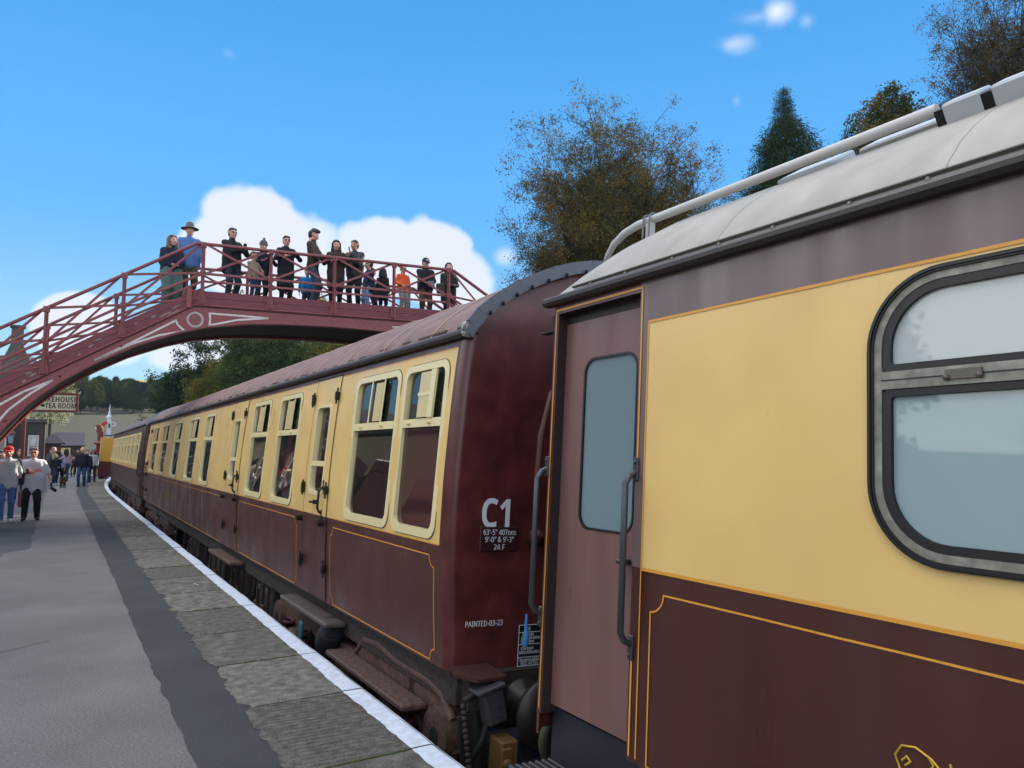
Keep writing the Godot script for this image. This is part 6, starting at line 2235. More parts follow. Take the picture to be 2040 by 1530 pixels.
# ------------------------------------------------------------------ people
# prims: [a, b, ra, rb, (z flattening)]; joined by a smooth minimum and meshed with surface nets
func sdf_mesh(prims: Array, cell: float, k: float, wob := 0.0, seed_v := 0) -> ArrayMesh:
	var lo := Vector3.ONE * 1e9
	var hi := -lo
	for p in prims:
		var r: float = maxf(p[2], p[3]) + cell * 2.5
		for e in 2:
			lo = lo.min(p[e] - Vector3.ONE * r)
			hi = hi.max(p[e] + Vector3.ONE * r)
	var nx := int((hi.x - lo.x) / cell) + 2
	var ny := int((hi.y - lo.y) / cell) + 2
	var nz := int((hi.z - lo.z) / cell) + 2
	var f := PackedFloat32Array()
	f.resize(nx * ny * nz)
	f.fill(1.0)
	for p in prims:
		var a: Vector3 = p[0]
		var b: Vector3 = p[1]
		var ra: float = p[2]
		var rb: float = p[3]
		var sz: float = p[4] if p.size() > 4 else 1.0
		var m := maxf(ra, rb) + cell * 2.0
		var pl := (a.min(b) - Vector3.ONE * m - lo) / cell
		var ph := (a.max(b) + Vector3.ONE * m - lo) / cell
		var ab := b - a
		var inv := 1.0 / maxf(ab.length_squared(), 1e-9)
		for z in range(maxi(int(pl.z), 0), mini(int(ph.z) + 1, nz)):
			for y in range(maxi(int(pl.y), 0), mini(int(ph.y) + 1, ny)):
				var row := (z * ny + y) * nx
				for x in range(maxi(int(pl.x), 0), mini(int(ph.x) + 1, nx)):
					var q := lo + Vector3(x, y, z) * cell - a
					var t := clampf(q.dot(ab) * inv, 0.0, 1.0)
					q -= ab * t
					q.z *= sz
					var d := q.length() - lerpf(ra, rb, t)
					var o := f[row + x]
					var h := k - absf(o - d)
					f[row + x] = minf(o, d) if h <= 0.0 else minf(o, d) - h * h * 0.25 / k
	if wob > 0.0:
		var n := FastNoiseLite.new()
		n.seed = seed_v
		n.frequency = 5.5
		n.fractal_octaves = 3
		for z in nz:
			for y in ny:
				var row := (z * ny + y) * nx
				for x in nx:
					if absf(f[row + x]) < cell * 2.5:
						f[row + x] += n.get_noise_3d(lo.x + x * cell, (lo.y + y * cell) * 0.7, lo.z + z * cell) * wob
	var vi := PackedInt32Array()
	vi.resize(nx * ny * nz)
	vi.fill(-1)
	var vs := PackedVector3Array()
	var ns := PackedVector3Array()
	var idx := PackedInt32Array()
	var sy := nx
	var szz := nx * ny
	for z in nz - 1:
		for y in ny - 1:
			var row := (z * ny + y) * nx
			for x in nx - 1:
				var i := row + x
				var c0 := f[i]
				if absf(c0) > cell * 2.2:
					continue
				var c1 := f[i + 1]; var c2 := f[i + sy]; var c3 := f[i + sy + 1]
				var c4 := f[i + szz]; var c5 := f[i + szz + 1]; var c6 := f[i + szz + sy]; var c7 := f[i + szz + sy + 1]
				var neg := int(c0 < 0) + int(c1 < 0) + int(c2 < 0) + int(c3 < 0) + int(c4 < 0) + int(c5 < 0) + int(c6 < 0) + int(c7 < 0)
				if neg == 0 or neg == 8:
					continue
				var s := Vector3.ZERO
				var n := 0
				if (c0 < 0) != (c1 < 0): s += Vector3(c0 / (c0 - c1), 0, 0); n += 1
				if (c2 < 0) != (c3 < 0): s += Vector3(c2 / (c2 - c3), 1, 0); n += 1
				if (c4 < 0) != (c5 < 0): s += Vector3(c4 / (c4 - c5), 0, 1); n += 1
				if (c6 < 0) != (c7 < 0): s += Vector3(c6 / (c6 - c7), 1, 1); n += 1
				if (c0 < 0) != (c2 < 0): s += Vector3(0, c0 / (c0 - c2), 0); n += 1
				if (c1 < 0) != (c3 < 0): s += Vector3(1, c1 / (c1 - c3), 0); n += 1
				if (c4 < 0) != (c6 < 0): s += Vector3(0, c4 / (c4 - c6), 1); n += 1
				if (c5 < 0) != (c7 < 0): s += Vector3(1, c5 / (c5 - c7), 1); n += 1
				if (c0 < 0) != (c4 < 0): s += Vector3(0, 0, c0 / (c0 - c4)); n += 1
				if (c1 < 0) != (c5 < 0): s += Vector3(1, 0, c1 / (c1 - c5)); n += 1
				if (c2 < 0) != (c6 < 0): s += Vector3(0, 1, c2 / (c2 - c6)); n += 1
				if (c3 < 0) != (c7 < 0): s += Vector3(1, 1, c3 / (c3 - c7)); n += 1
				vi[i] = vs.size()
				vs.append(lo + (Vector3(x, y, z) + s / n) * cell)
				ns.append(Vector3(c1 + c3 + c5 + c7 - c0 - c2 - c4 - c6, c2 + c3 + c6 + c7 - c0 - c1 - c4 - c5, c4 + c5 + c6 + c7 - c0 - c1 - c2 - c3).normalized())
				# quads round the three edges that leave this cell's low corner
				for ax in 3:
					var e := c1 if ax == 0 else (c2 if ax == 1 else c4)
					if (c0 < 0) == (e < 0):
						continue
					var u := sy if ax == 0 else (szz if ax == 1 else 1)
					var w := szz if ax == 0 else (1 if ax == 1 else sy)
					var a0 := i - u - w
					if a0 < 0:
						continue
					var v0 := vi[a0]; var v1 := vi[i - w]; var v2 := vi[i]; var v3 := vi[i - u]
					if v0 < 0 or v1 < 0 or v3 < 0:
						continue
					if c0 < 0:
						idx.append_array(PackedInt32Array([v0, v2, v1, v0, v3, v2]))
					else:
						idx.append_array(PackedInt32Array([v0, v1, v2, v0, v2, v3]))
	var arr := []
	arr.resize(Mesh.ARRAY_MAX)
	arr[Mesh.ARRAY_VERTEX] = vs
	arr[Mesh.ARRAY_NORMAL] = ns
	arr[Mesh.ARRAY_INDEX] = idx
	var am := ArrayMesh.new()
	am.add_surface_from_arrays(Mesh.PRIMITIVE_TRIANGLES, arr)
	return am

func head_mesh() -> ArrayMesh:
	if clump.has("head"):
		return clump.head
	var p := [
		[Vector3(0, 0.034, -0.012), Vector3(0, 0.034, -0.012), 0.086, 0.086], [Vector3(0, 0.028, -0.042), Vector3(0, 0.028, -0.042), 0.080, 0.080],
		[Vector3(0, -0.02, 0.018), Vector3(0, -0.06, 0.026), 0.066, 0.052], [Vector3(-0.03, -0.08, 0.02), Vector3(0.03, -0.08, 0.02), 0.036, 0.036], [Vector3(0, -0.10, 0.048), Vector3(0, -0.10, 0.048), 0.022, 0.022],
		[Vector3(0, 0.006, 0.086), Vector3(0, -0.034, 0.104), 0.010, 0.016], [Vector3(-0.014, -0.038, 0.092), Vector3(0.014, -0.038, 0.092), 0.010, 0.010],
		[Vector3(-0.042, -0.028, 0.050), Vector3(-0.042, -0.028, 0.050), 0.031, 0.031], [Vector3(0.042, -0.028, 0.050), Vector3(0.042, -0.028, 0.050), 0.031, 0.031],
		[Vector3(-0.040, 0.026, 0.070), Vector3(0.040, 0.026, 0.070), 0.014, 0.014], [Vector3(-0.018, -0.063, 0.080), Vector3(0.018, -0.063, 0.080), 0.011, 0.011],
		[Vector3(-0.084, 0.012, -0.008), Vector3(-0.080, -0.024, -0.002), 0.016, 0.011], [Vector3(0.084, 0.012, -0.008), Vector3(0.080, -0.024, -0.002), 0.016, 0.011],
		[Vector3(0, -0.08, -0.02), Vector3(0, -0.19, -0.025), 0.052, 0.056]]
	clump.head = sdf_mesh(p, 0.0085, 0.022)
	return clump.head

func hand_mesh(grip: bool) -> ArrayMesh:
	var key := "hand_grip" if grip else "hand"
	if clump.has(key):
		return clump[key]
	var p := []
	for i in 4:
		var z: float = [0.030, 0.010, -0.010, -0.028][i]
		var l: float = [0.92, 1.0, 0.94, 0.78][i]
		p.append([Vector3(0, -0.015, z * 0.7), Vector3(0.002, -0.088, z), 0.0135, 0.0115])
		var c := Vector3(0.004, -0.092, z)
		var bend := 0.25
		for s in 3:
			var len: float = [0.038, 0.026, 0.020][s] * l
			var d := Vector3(sin(bend), -cos(bend), 0)
			p.append([c, c + d * len, 0.0095 - s * 0.0008, 0.0088 - s * 0.0008])
			c += d * len
			bend += 0.95 if grip else 0.28
	p.append([Vector3(0.004, -0.022, 0.024), Vector3(0.018, -0.052, 0.050), 0.0135, 0.011])
	p.append([Vector3(0.018, -0.052, 0.050), Vector3(0.028 if grip else 0.020, -0.082, 0.054 if not grip else 0.040), 0.0105, 0.009])
	clump[key] = sdf_mesh(p, 0.0052, 0.007)
	return clump[key]

func cloth(c: Color, rough := 0.85) -> StandardMaterial3D:
	var m := mat("cloth %s %.2f" % [c.to_html(false), rough], c, rough, 0.0, noise_tex("weave", 0.08, 4, 0.82, 1.0), Vector3.ONE * 3.0)
	m.rim_enabled = true
	m.rim = 0.25
	m.rim_tint = 0.6
	return m

func ik(a: Vector3, t: Vector3, l1: float, l2: float, pole: Vector3) -> Array:
	var d := t - a
	var len := minf(d.length(), (l1 + l2) * 0.995)
	var dir := d.normalized()
	var x := (l1 * l1 - l2 * l2 + len * len) / (2.0 * len)
	var h := sqrt(maxf(l1 * l1 - x * x, 0.0))
	var side := (pole - dir * pole.dot(dir)).normalized()
	return [a + dir * x + side * h, a + dir * len]

# o: h height, g girth, top/legs/shoe/hair/skin colours, hairdo, sleeve, coat (how far below the hip), arms: [right, left] hand targets in body metres for a 1.75 m person
func person(label: String, at: Vector3, yaw: float, o: Dictionary) -> Node3D:
	var t := thing("person", label, "person", at, yaw, o.get("group", ""))
	var h: float = o.get("h", 1.75)
	var k := h / 1.75
	var g: float = o.get("g", 1.0)
	var child: bool = h < 1.4
	var lean: float = o.get("lean", 0.0)
	var cell: float = o.get("cell", 0.026)
	var sh: float = 0.17 * o.get("wide", 1.0)
	var hip := Vector3(0, 0.93, 0)
	var chest := hip + Vector3(0, 0.36 * cos(lean), 0.36 * sin(lean))
	var nb := hip + Vector3(0, 0.52 * cos(lean), 0.52 * sin(lean))
	var hs := 1.0 if not child else 1.22
	var hc := nb + Vector3(0, 0.165 * hs, 0.165 * sin(lean) * 0.6 + 0.015)
	var hy: float = o.get("head_yaw", 0.0)
	var hp: float = o.get("head_pitch", 0.0)
	var arms: Array = o.get("arms", [Vector3(-0.24, 0.80, 0.06), Vector3(0.24, 0.80, 0.06)])
	var S := []
	var J := []
	for s in 2:
		var sg := -1.0 if s == 0 else 1.0
		var a := nb + Vector3(sg * sh, -0.07, -0.01)
		var r := ik(a, arms[s], 0.285, 0.255, Vector3(sg * 0.7, -0.5, -0.6))
		J.append([a, r[0], r[1]])
		var z: float = o.get("stance", [0.02, -0.02])[s]
		var foot := Vector3(sg * 0.095 * maxf(1.0, g * 0.9), 0.085, z)
		var lk := ik(hip + Vector3(sg * 0.085, -0.03, 0), foot, 0.43, 0.43, Vector3(sg * 0.1, 0, 1))
		S.append([hip + Vector3(sg * 0.085, -0.03, 0), lk[0], lk[1]])
	# skin: one continuous surface from neck to ankles, with head and hands added to it
	var p := [[nb + Vector3(0, -0.04, 0), nb + Vector3(0, 0.06, 0.01), 0.052, 0.050], [hip, chest, 0.08, 0.08], [chest + Vector3(-sh * 0.7, 0.08, 0), chest + Vector3(sh * 0.7, 0.08, 0), 0.055, 0.055]]
	for s in 2:
		var ar := 0.85 + 0.15 * g
		p.append([J[s][0], J[s][1], 0.046 * ar, 0.038 * ar])
		p.append([J[s][1], J[s][2], 0.037 * ar, 0.026])
		p.append([S[s][0], S[s][1], 0.072, 0.05])
		p.append([S[s][1], S[s][2], 0.048, 0.036])
	for q in p:
		for e in 4:
			q[e] = q[e] * k
	var body := new_st()
	body.append_from(sdf_mesh(p, cell, 0.04), 0, Transform3D.IDENTITY)
	var hb := Basis.from_euler(Vector3(hp, hy, 0)).scaled(Vector3.ONE * k * hs * o.get("head", 1.0))
	var hx := Transform3D(hb, hc * k)
	body.append_from(head_mesh(), 0, hx)
	for s in 2:
		var fd: Vector3 = (J[s][2] - J[s][1]).normalized()
		var fwd := Vector3(0, 0, 1)
		if absf(fd.z) > 0.75:
			fwd = Vector3(0, 1, 0)
		var y := -fd
		var z := (fwd - y * fwd.dot(y)).normalized()
		var x := y.cross(z)
		if s == 1:
			x = -x
		body.append_from(hand_mesh(o.get("grip", false)), 0, Transform3D(Basis(x, y, z) * (k * 1.02), J[s][2] * k))
	var skinc: Color = o.get("skin", Color(0.80, 0.60, 0.52))
	var sm := mat("skin %s" % skinc.to_html(false), skinc, 0.55)
	put("body", body.commit(), sm, t)
	# eyes and mouth
	var st := new_st()
	if not o.get("back", false):
		for s in [-1, 1]:
			st = new_st()
			ball(st, hx * Vector3(s * 0.031, 0.006, 0.079), Vector3(0.010, 0.006, 0.006) * k, 6, 4)
			obj("eye", st, mat("eye dark", Color(0.10, 0.075, 0.065), 0.4), t)
			st = new_st()
			box(st, hx * Vector3(s * 0.033, 0.027, 0.083), Vector3(0.030, 0.006, 0.006) * k, hb.orthonormalized())
			obj("eyebrow", st, mat("eye dark", Color(0.10, 0.075, 0.065), 0.4), t)
		st = new_st()
		ball(st, hx * Vector3(0, -0.064, 0.089), Vector3(0.020, 0.005, 0.005) * k, 8, 4)
		obj("lips", st, mat("lips", Color(0.52, 0.26, 0.25), 0.5), t)
	if o.has("glasses"):
		st = new_st()
		for s in [-1, 1]:
			ball(st, hx * Vector3(s * 0.034, 0.004, 0.087), Vector3(0.026, 0.019, 0.010) * k, 8, 5)
			bar(st, hx * Vector3(s * 0.058, 0.008, 0.08), hx * Vector3(s * 0.086, 0.01, 0.0), 0.004, 0.005)
		bar(st, hx * Vector3(-0.02, 0.008, 0.094), hx * Vector3(0.02, 0.008, 0.094), 0.004, 0.005)
		obj("sunglasses", st, mat("dark lens", Color(0.04, 0.035, 0.035), 0.15), t)
	# clothes
	var top_c: Color = o.get("top", Color(0.2, 0.2, 0.25))
	var coat: float = o.get("coat", 0.06)
	var puff: float = o.get("puff", 0.0)
	var tp := [[chest + Vector3(-sh * 0.85, 0.085, -0.005), chest + Vector3(sh * 0.85, 0.085, -0.005), 0.066 + puff, 0.066 + puff]]
	for s in [-1.0, 1.0]:
		var c0: Vector3 = chest + Vector3(s * 0.085 * sqrt(g), 0.03, 0.0)
		var c1: Vector3 = hip + Vector3(s * 0.085 * g, -coat + 0.05, 0.0)
		var c2: Vector3 = c0.lerp(c1, 0.55) + Vector3(0, 0, 0.02 * g)
		tp.append([c0, c2, 0.108 * sqrt(g) + puff, 0.104 * g + puff, 1.1])
		tp.append([c2, c1, 0.104 * g + puff, 0.108 * g + puff, 1.1])
	tp.append([chest + Vector3(0, 0.04, 0.0), hip + Vector3(0, -coat + 0.05, 0.01), 0.116 * sqrt(g) + puff, 0.120 * g + puff, 1.05])
	if o.get("collar", true):
		tp.append([nb + Vector3(0, -0.03, 0), nb + Vector3(0, 0.035 if o.get("high_collar", false) else 0.005, 0.0), 0.072, 0.066])
	if o.get("hood", false):
		tp.append([nb + Vector3(-0.05, 0.0, -0.09), nb + Vector3(0.05, 0.0, -0.09), 0.055, 0.055])
	for s in 2:
		var el: Vector3 = J[s][1]
		var wr: Vector3 = J[s][2]
		if o.get("sleeve", "long") == "long":
			tp.append([J[s][0], el, 0.062 + puff, 0.052 + puff * 0.8])
			tp.append([el, el.lerp(wr, 0.93), 0.052 + puff * 0.8, 0.042 + puff * 0.5])
		else:
			tp.append([J[s][0], J[s][0].lerp(el, 0.85), 0.064, 0.066 * (0.8 + 0.2 * g)])
	for q in tp:
		for e in 4:
			q[e] = q[e] * k
	var tm := put("top", sdf_mesh(tp, cell * 0.88, 0.035 * k, 0.009, int(h * 100)), cloth(top_c, o.get("sheen", 0.85)), t)
	if o.has("top_name"):
		tm.name = o.top_name
	var lp := []
	for s in 2:
		var lw: float = o.get("legw", 1.0) * (0.55 + 0.45 * g)
		var end: Vector3 = S[s][1].lerp(S[s][2], o.get("leg_to", 1.0))
		lp.append([hip + Vector3((s * 2 - 1) * 0.06 * g, 0.02, 0), hip + Vector3((s * 2 - 1) * 0.07, -0.04, 0), 0.110 * g, 0.102 * g, 1.05])
		lp.append([S[s][0], S[s][1], 0.094 * lw, 0.068 * lw])
		lp.append([S[s][1], end, 0.066 * lw, 0.054 * lw])
	for q in lp:
		for e in 4:
			q[e] = q[e] * k
	put("trousers", sdf_mesh(lp, cell * 0.88, 0.03 * k, 0.010, int(h * 130)), cloth(o.get("legs", Color(0.12, 0.14, 0.2))), t)
	for s in 2:
		var f: Vector3 = S[s][2]
		var sp := [[Vector3(f.x, 0.045, f.z - 0.035), Vector3(f.x * 1.25, 0.034, f.z + 0.15), 0.044, 0.036], [Vector3(f.x, 0.05, f.z - 0.02), Vector3(f.x, 0.10, f.z - 0.01), 0.042, 0.044]]
		for q in sp:
			for e in 4:
				q[e] = q[e] * k
		put("shoe", sdf_mesh(sp, 0.016, 0.02), mat("shoe %s" % o.get("shoe", Color(0.08, 0.08, 0.09)).to_html(false), o.get("shoe", Color(0.08, 0.08, 0.09)), 0.6), t)
	# hair
	var hd: String = o.get("hairdo", "short")
	var hcol: Color = o.get("hair", Color(0.16, 0.11, 0.08))
	if hd != "none":
		var hr := [[Vector3(0, 0.050, -0.020), Vector3(0, 0.050, -0.020), 0.090, 0.090], [Vector3(0, 0.020, -0.052), Vector3(0, -0.02, -0.05), 0.082, 0.070], [Vector3(-0.05, 0.088, 0.030), Vector3(0.05, 0.088, 0.030), 0.028, 0.028]]
		if hd == "quiff":
			hr.append([Vector3(-0.03, 0.11, 0.03), Vector3(0.04, 0.118, 0.07), 0.042, 0.036])
			hr.append([Vector3(0, 0.10, -0.03), Vector3(0, 0.10, -0.03), 0.06, 0.06])
		if hd in ["long", "curly", "bob"]:
			var dn: float = {"long": -0.27, "curly": -0.17, "bob": -0.12}[hd]
			for s in [-1, 1]:
				hr.append([Vector3(s * 0.078, 0.04, -0.01), Vector3(s * 0.098, dn, 0.005), 0.036, 0.044 if hd != "curly" else 0.06])
				hr.append([Vector3(s * 0.05, 0.04, -0.06), Vector3(s * 0.055, dn - 0.02, -0.06), 0.05, 0.055])
			hr.append([Vector3(0, 0.02, -0.07), Vector3(0, dn - 0.03, -0.075), 0.06, 0.06])
		if hd == "tail":
			hr.append([Vector3(0.02, -0.03, -0.11), Vector3(0.05, -0.16, -0.12), 0.03, 0.025])
		put("hair", sdf_mesh(hr, 0.0115, 0.02, 0.020 if hd == "curly" else 0.007, 5), mat("hair %s" % hcol.to_html(false), hcol, 0.6, 0.0, noise_tex("weave", 0.08, 4, 0.82, 1.0), Vector3(14, 4, 14)), t, hx)
	if o.has("hat"):
		var hat: Array = o.hat
		st = new_st()
		if hat[0] == "brim":
			lathe(st, [Vector2(0.0, 0.20), Vector2(0.05, 0.198), Vector2(0.082, 0.175), Vector2(0.095, 0.10), Vector2(0.103, 0.075), Vector2(0.15, 0.062), Vector2(0.188, 0.050), Vector2(0.19, 0.040), Vector2(0.10, 0.060)], Transform3D(Basis.IDENTITY, Vector3(0, -0.005, -0.01)), 22)
		elif hat[0] == "beanie":
			lathe(st, [Vector2(0.0, 0.165), Vector2(0.04, 0.16), Vector2(0.085, 0.12), Vector2(0.104, 0.06), Vector2(0.108, 0.03), Vector2(0.112, 0.055), Vector2(0.112, 0.02), Vector2(0.102, 0.02)], Transform3D(Basis.IDENTITY, Vector3(0, 0.0, -0.02)), 18)
			ball(st, Vector3(0, 0.185, -0.02), Vector3(0.035, 0.03, 0.035), 8, 5)
		else:
			lathe(st, [Vector2(0.0, 0.145), Vector2(0.05, 0.138), Vector2(0.09, 0.10), Vector2(0.104, 0.045), Vector2(0.102, 0.02)], Transform3D(Basis.IDENTITY, Vector3(0, 0.005, -0.018)), 18)
			var pk := PackedVector2Array()
			for i in 13:
				var a := PI * i / 12.0
				pk.append(Vector2(cos(a) * 0.085, sin(a) * 0.095))
			prism(st, pk, 0.008, Transform3D(Basis(Vector3(1, 0, 0), Vector3(0, -0.25, 0.97), Vector3(0, 0.97, 0.25)), Vector3(0, 0.040, 0.068)))
		obj({"brim": "sun_hat", "beanie": "knit_hat", "cap": "peaked_cap"}[hat[0]], st, cloth(hat[1]), t, hx)
		if hat.size() > 2:
			st = new_st()
			ball(st, Vector3(0, 0.085, 0.068), Vector3(0.045, 0.038, 0.018), 10, 6)
			obj("cap_front", st, cloth(hat[2]), t, hx)
	t.set_meta("hx", hx)
	t.remove_meta("hx")
	t.set_meta("k", k)
	t.remove_meta("k")
	return t

func loose(called: String, label: String, cat: String, st: SurfaceTool, m: Material, at: Transform3D) -> MeshInstance3D:
	var o := obj(called, st, m, self, at)
	tag(o, label, cat)
	return o

func build_people() -> void:
	var B := Transform3D(Basis(Vector3.UP, deg_to_rad(-6.25)), Vector3(0, 0, -17.5))
	var by := deg_to_rad(-6.25)
	var jeans := Color(0.20, 0.29, 0.42)
	var navy := Color(0.07, 0.085, 0.13)
	# ---- on the footbridge, left to right
	person("person in a wide-brimmed sun hat and pale blue shirt behind the landing post", B * Vector3(2.28, DECK, -0.85), by + 0.1, {"h": 1.78, "g": 1.28, "wide": 1.12, "top": Color(0.36, 0.50, 0.72), "legs": Color(0.27, 0.27, 0.19), "leg_to": 0.4, "hairdo": "none", "hat": ["brim", Color(0.38, 0.41, 0.42)], "arms": [Vector3(-0.30, 0.86, 0.10), Vector3(0.30, 0.86, 0.08)], "coat": 0.14})
	person("person with curly fair hair, navy jacket and sage trousers on the top stair", B * Vector3(1.93, DECK - 0.30, -0.52), by + 0.25, {"h": 1.72, "g": 1.25, "wide": 1.05, "top": Color(0.075, 0.11, 0.20), "legs": Color(0.36, 0.46, 0.43), "legw": 1.5, "hairdo": "curly", "hair": Color(0.42, 0.31, 0.23), "head_yaw": 0.35, "arms": [Vector3(-0.05, 1.02, 0.17), Vector3(0.07, 1.0, 0.17)], "coat": 0.05, "high_collar": true})
	person("person in dark coat, sunglasses and jeans, hands clasped by the bridge rail", B * Vector3(3.18, DECK, -0.75), by + 0.45, {"h": 1.80, "g": 1.18, "wide": 1.06, "top": Color(0.085, 0.10, 0.10), "legs": Color(0.13, 0.19, 0.28), "hair": Color(0.35, 0.29, 0.24), "glasses": 1, "head_yaw": 0.0, "coat": 0.20, "high_collar": true, "arms": [Vector3(0.10, 1.20, 0.34), Vector3(0.16, 1.24, 0.30)]})
	person("person in grey bobble hat and dark jacket bending over the rail behind the child", B * Vector3(3.84, DECK, -0.80), by + 0.2, {"h": 1.56, "g": 1.05, "top": Color(0.10, 0.12, 0.17), "legs": Color(0.08, 0.09, 0.10), "lean": 0.22, "hat": ["beanie", Color(0.42, 0.39, 0.39)], "hair": Color(0.2, 0.16, 0.13), "head_pitch": 0.3, "arms": [Vector3(-0.10, 1.15, 0.32), Vector3(0.20, 1.22, 0.30)]})
	person("small child in cream jumper and jeans holding the bridge rail post", B * Vector3(3.62, DECK + 0.0, -0.30), by + 0.5, {"h": 1.14, "g": 1.12, "top": Color(0.66, 0.58, 0.50), "legs": Color(0.17, 0.25, 0.38), "hair": Color(0.45, 0.33, 0.22), "head_yaw": 0.5, "skin": Color(0.86, 0.66, 0.55), "arms": [Vector3(0.10, 1.02, 0.22), Vector3(0.30, 1.08, 0.20)], "cell": 0.022})
	person("person in long navy coat with hood and sunglasses leaning on the bridge rail", B * Vector3(4.36, DECK, -0.55), by + 0.1, {"h": 1.70, "g": 1.05, "top": Color(0.07, 0.085, 0.13), "legs": Color(0.06, 0.07, 0.11), "coat": 0.5, "hood": true, "hair": Color(0.10, 0.07, 0.06), "glasses": 1, "arms": [Vector3(-0.12, 1.17, 0.33), Vector3(0.20, 1.19, 0.33)]})
	person("tall young person with quiff, olive fleece and grey trousers looking down at hands", B * Vector3(4.96, DECK, -0.45), by + 1.05, {"h": 1.90, "g": 1.0, "wide": 1.04, "top": Color(0.24, 0.185, 0.13), "legs": Color(0.24, 0.30, 0.36), "hairdo": "quiff", "hair": Color(0.14, 0.12, 0.12), "head_yaw": 0.25, "head_pitch": 0.28, "high_collar": true, "arms": [Vector3(-0.08, 1.10, 0.34), Vector3(0.12, 1.12, 0.36)]})
	person("child in bright blue coat half hidden behind the tall young person", B * Vector3(4.98, DECK, -1.25), by - 0.3, {"h": 1.10, "g": 1.25, "wide": 1.35, "top": Color(0.03, 0.52, 0.80), "legs": Color(0.07, 0.10, 0.20), "hair": Color(0.2, 0.15, 0.1), "coat": 0.1, "arms": [Vector3(-0.30, 0.85, 0.0), Vector3(0.30, 0.85, 0.02)], "cell": 0.022})
	person("person with long dark hair in brown hooded coat smiling over the bridge rail", B * Vector3(5.50, DECK, -0.42), by - 0.15, {"h": 1.70, "g": 1.12, "top": Color(0.27, 0.175, 0.135), "legs": Color(0.07, 0.075, 0.08), "coat": 0.36, "hood": true, "hairdo": "long", "hair": Color(0.06, 0.05, 0.065), "head_pitch": 0.12, "arms": [Vector3(-0.14, 1.15, 0.28), Vector3(0.06, 1.15, 0.28)]})
	person("person in dark puffer jacket leaning sideways with an arm across the face", B * Vector3(5.98, DECK, -0.5), by - 0.5, {"h": 1.76, "g": 1.08, "top": Color(0.085, 0.115, 0.12), "legs": Color(0.06, 0.065, 0.07), "puff": 0.012, "sheen": 0.5, "hair": Color(0.15, 0.11, 0.09), "head_yaw": -0.35, "lean": 0.1, "skin": Color(0.72, 0.50, 0.42), "arms": [Vector3(-0.10, 1.28, 0.30), Vector3(-0.02, 1.36, 0.26)]})
	person("child with glasses in royal blue hoodie and pale patterned trousers, back turned", B * Vector3(6.36, DECK, -0.68), by - 1.2, {"h": 1.32, "g": 1.1, "top": Color(0.07, 0.12, 0.30), "legs": Color(0.55, 0.64, 0.80), "hair": Color(0.26, 0.19, 0.14), "hood": true, "glasses": 1, "head_yaw": -0.4, "cell": 0.023})
	person("child in black hooded coat, back to the rail, beside the middle post", B * Vector3(6.70, DECK, -0.62), by + 2.6, {"h": 1.15, "g": 1.15, "top": Color(0.075, 0.08, 0.085), "legs": Color(0.06, 0.06, 0.065), "hairdo": "bob", "hair": Color(0.07, 0.06, 0.06), "coat": 0.3, "hood": true, "back": true, "cell": 0.023})
	person("person in profile with brown hair peering between the two dark children", B * Vector3(6.56, DECK, -1.15), by + 0.9, {"h": 1.25, "g": 1.0, "top": Color(0.10, 0.12, 0.16), "hair": Color(0.22, 0.14, 0.10), "cell": 0.025})
	person("child in bright orange jacket and pale grey trousers at the bridge rail", B * Vector3(7.16, DECK, -0.42), by + 0.25, {"h": 1.24, "g": 1.15, "wide": 1.1, "top": Color(1.0, 0.36, 0.04), "legs": Color(0.62, 0.62, 0.60), "legw": 1.15, "hair": Color(0.17, 0.12, 0.09), "head_pitch": 0.2, "sheen": 0.5, "arms": [Vector3(-0.16, 1.02, 0.20), Vector3(0.12, 1.02, 0.22)], "cell": 0.022})
	person("person in baseball cap and navy coat with tan trousers looking down at a tablet", B * Vector3(7.88, DECK - 0.05, -0.85), by - 0.1, {"h": 1.66, "g": 1.18, "wide": 1.1, "top": Color(0.06, 0.075, 0.12), "legs": Color(0.34, 0.235, 0.12), "hat": ["cap", Color(0.17, 0.16, 0.17), Color(0.72, 0.74, 0.78)], "head_pitch": 0.35, "head_yaw": 0.3, "arms": [Vector3(-0.02, 1.0, 0.26), Vector3(0.12, 0.98, 0.26)]})
	person("person with long brown hair in dark green parka beside the right landing post", B * Vector3(8.42, DECK - 0.12, -0.60), by - 0.1, {"h": 1.62, "g": 1.12, "top": Color(0.11, 0.14, 0.125), "legs": Color(0.07, 0.09, 0.13), "coat": 0.32, "hairdo": "long", "hair": Color(0.20, 0.13, 0.09), "arms": [Vector3(-0.02, 1.05, 0.20), Vector3(0.10, 1.04, 0.22)]})
	# things held on the bridge
	var st := new_st()
	box(st, Vector3.ZERO, Vector3(0.16, 0.20, 0.012), Basis.IDENTITY, 0.004)
	loose("tablet", "grey tablet held by the person in the baseball cap", "tablet", st, mat("slate grey plastic", Color(0.30, 0.32, 0.35), 0.4), B * Transform3D(Basis(Vector3(1, 0, 0), -0.6), Vector3(7.93, DECK + 0.88, -0.52)))
	st = new_st()
	box(st, Vector3.ZERO, Vector3(0.22, 0.26, 0.10), Basis.IDENTITY, 0.03)
	loose("shoulder_bag", "brown shoulder bag at the side of the person in the green parka", "bag", st, mat("brown leather", Color(0.20, 0.14, 0.10), 0.5), B * Transform3D(Basis(Vector3(0, 0, 1), 0.1), Vector3(8.17, DECK + 0.78, -0.5)))
	st = new_st()
	box(st, Vector3.ZERO, Vector3(0.075, 0.012, 0.15), Basis.IDENTITY, 0.003)
	loose("phone", "black phone held over the rail by the person with long dark hair", "phone", st, mat("black glass", Color(0.03, 0.03, 0.035), 0.1), B * Transform3D(Basis(Vector3(1, 0, 0), 0.3), Vector3(5.47, DECK + 1.13, -0.12)))
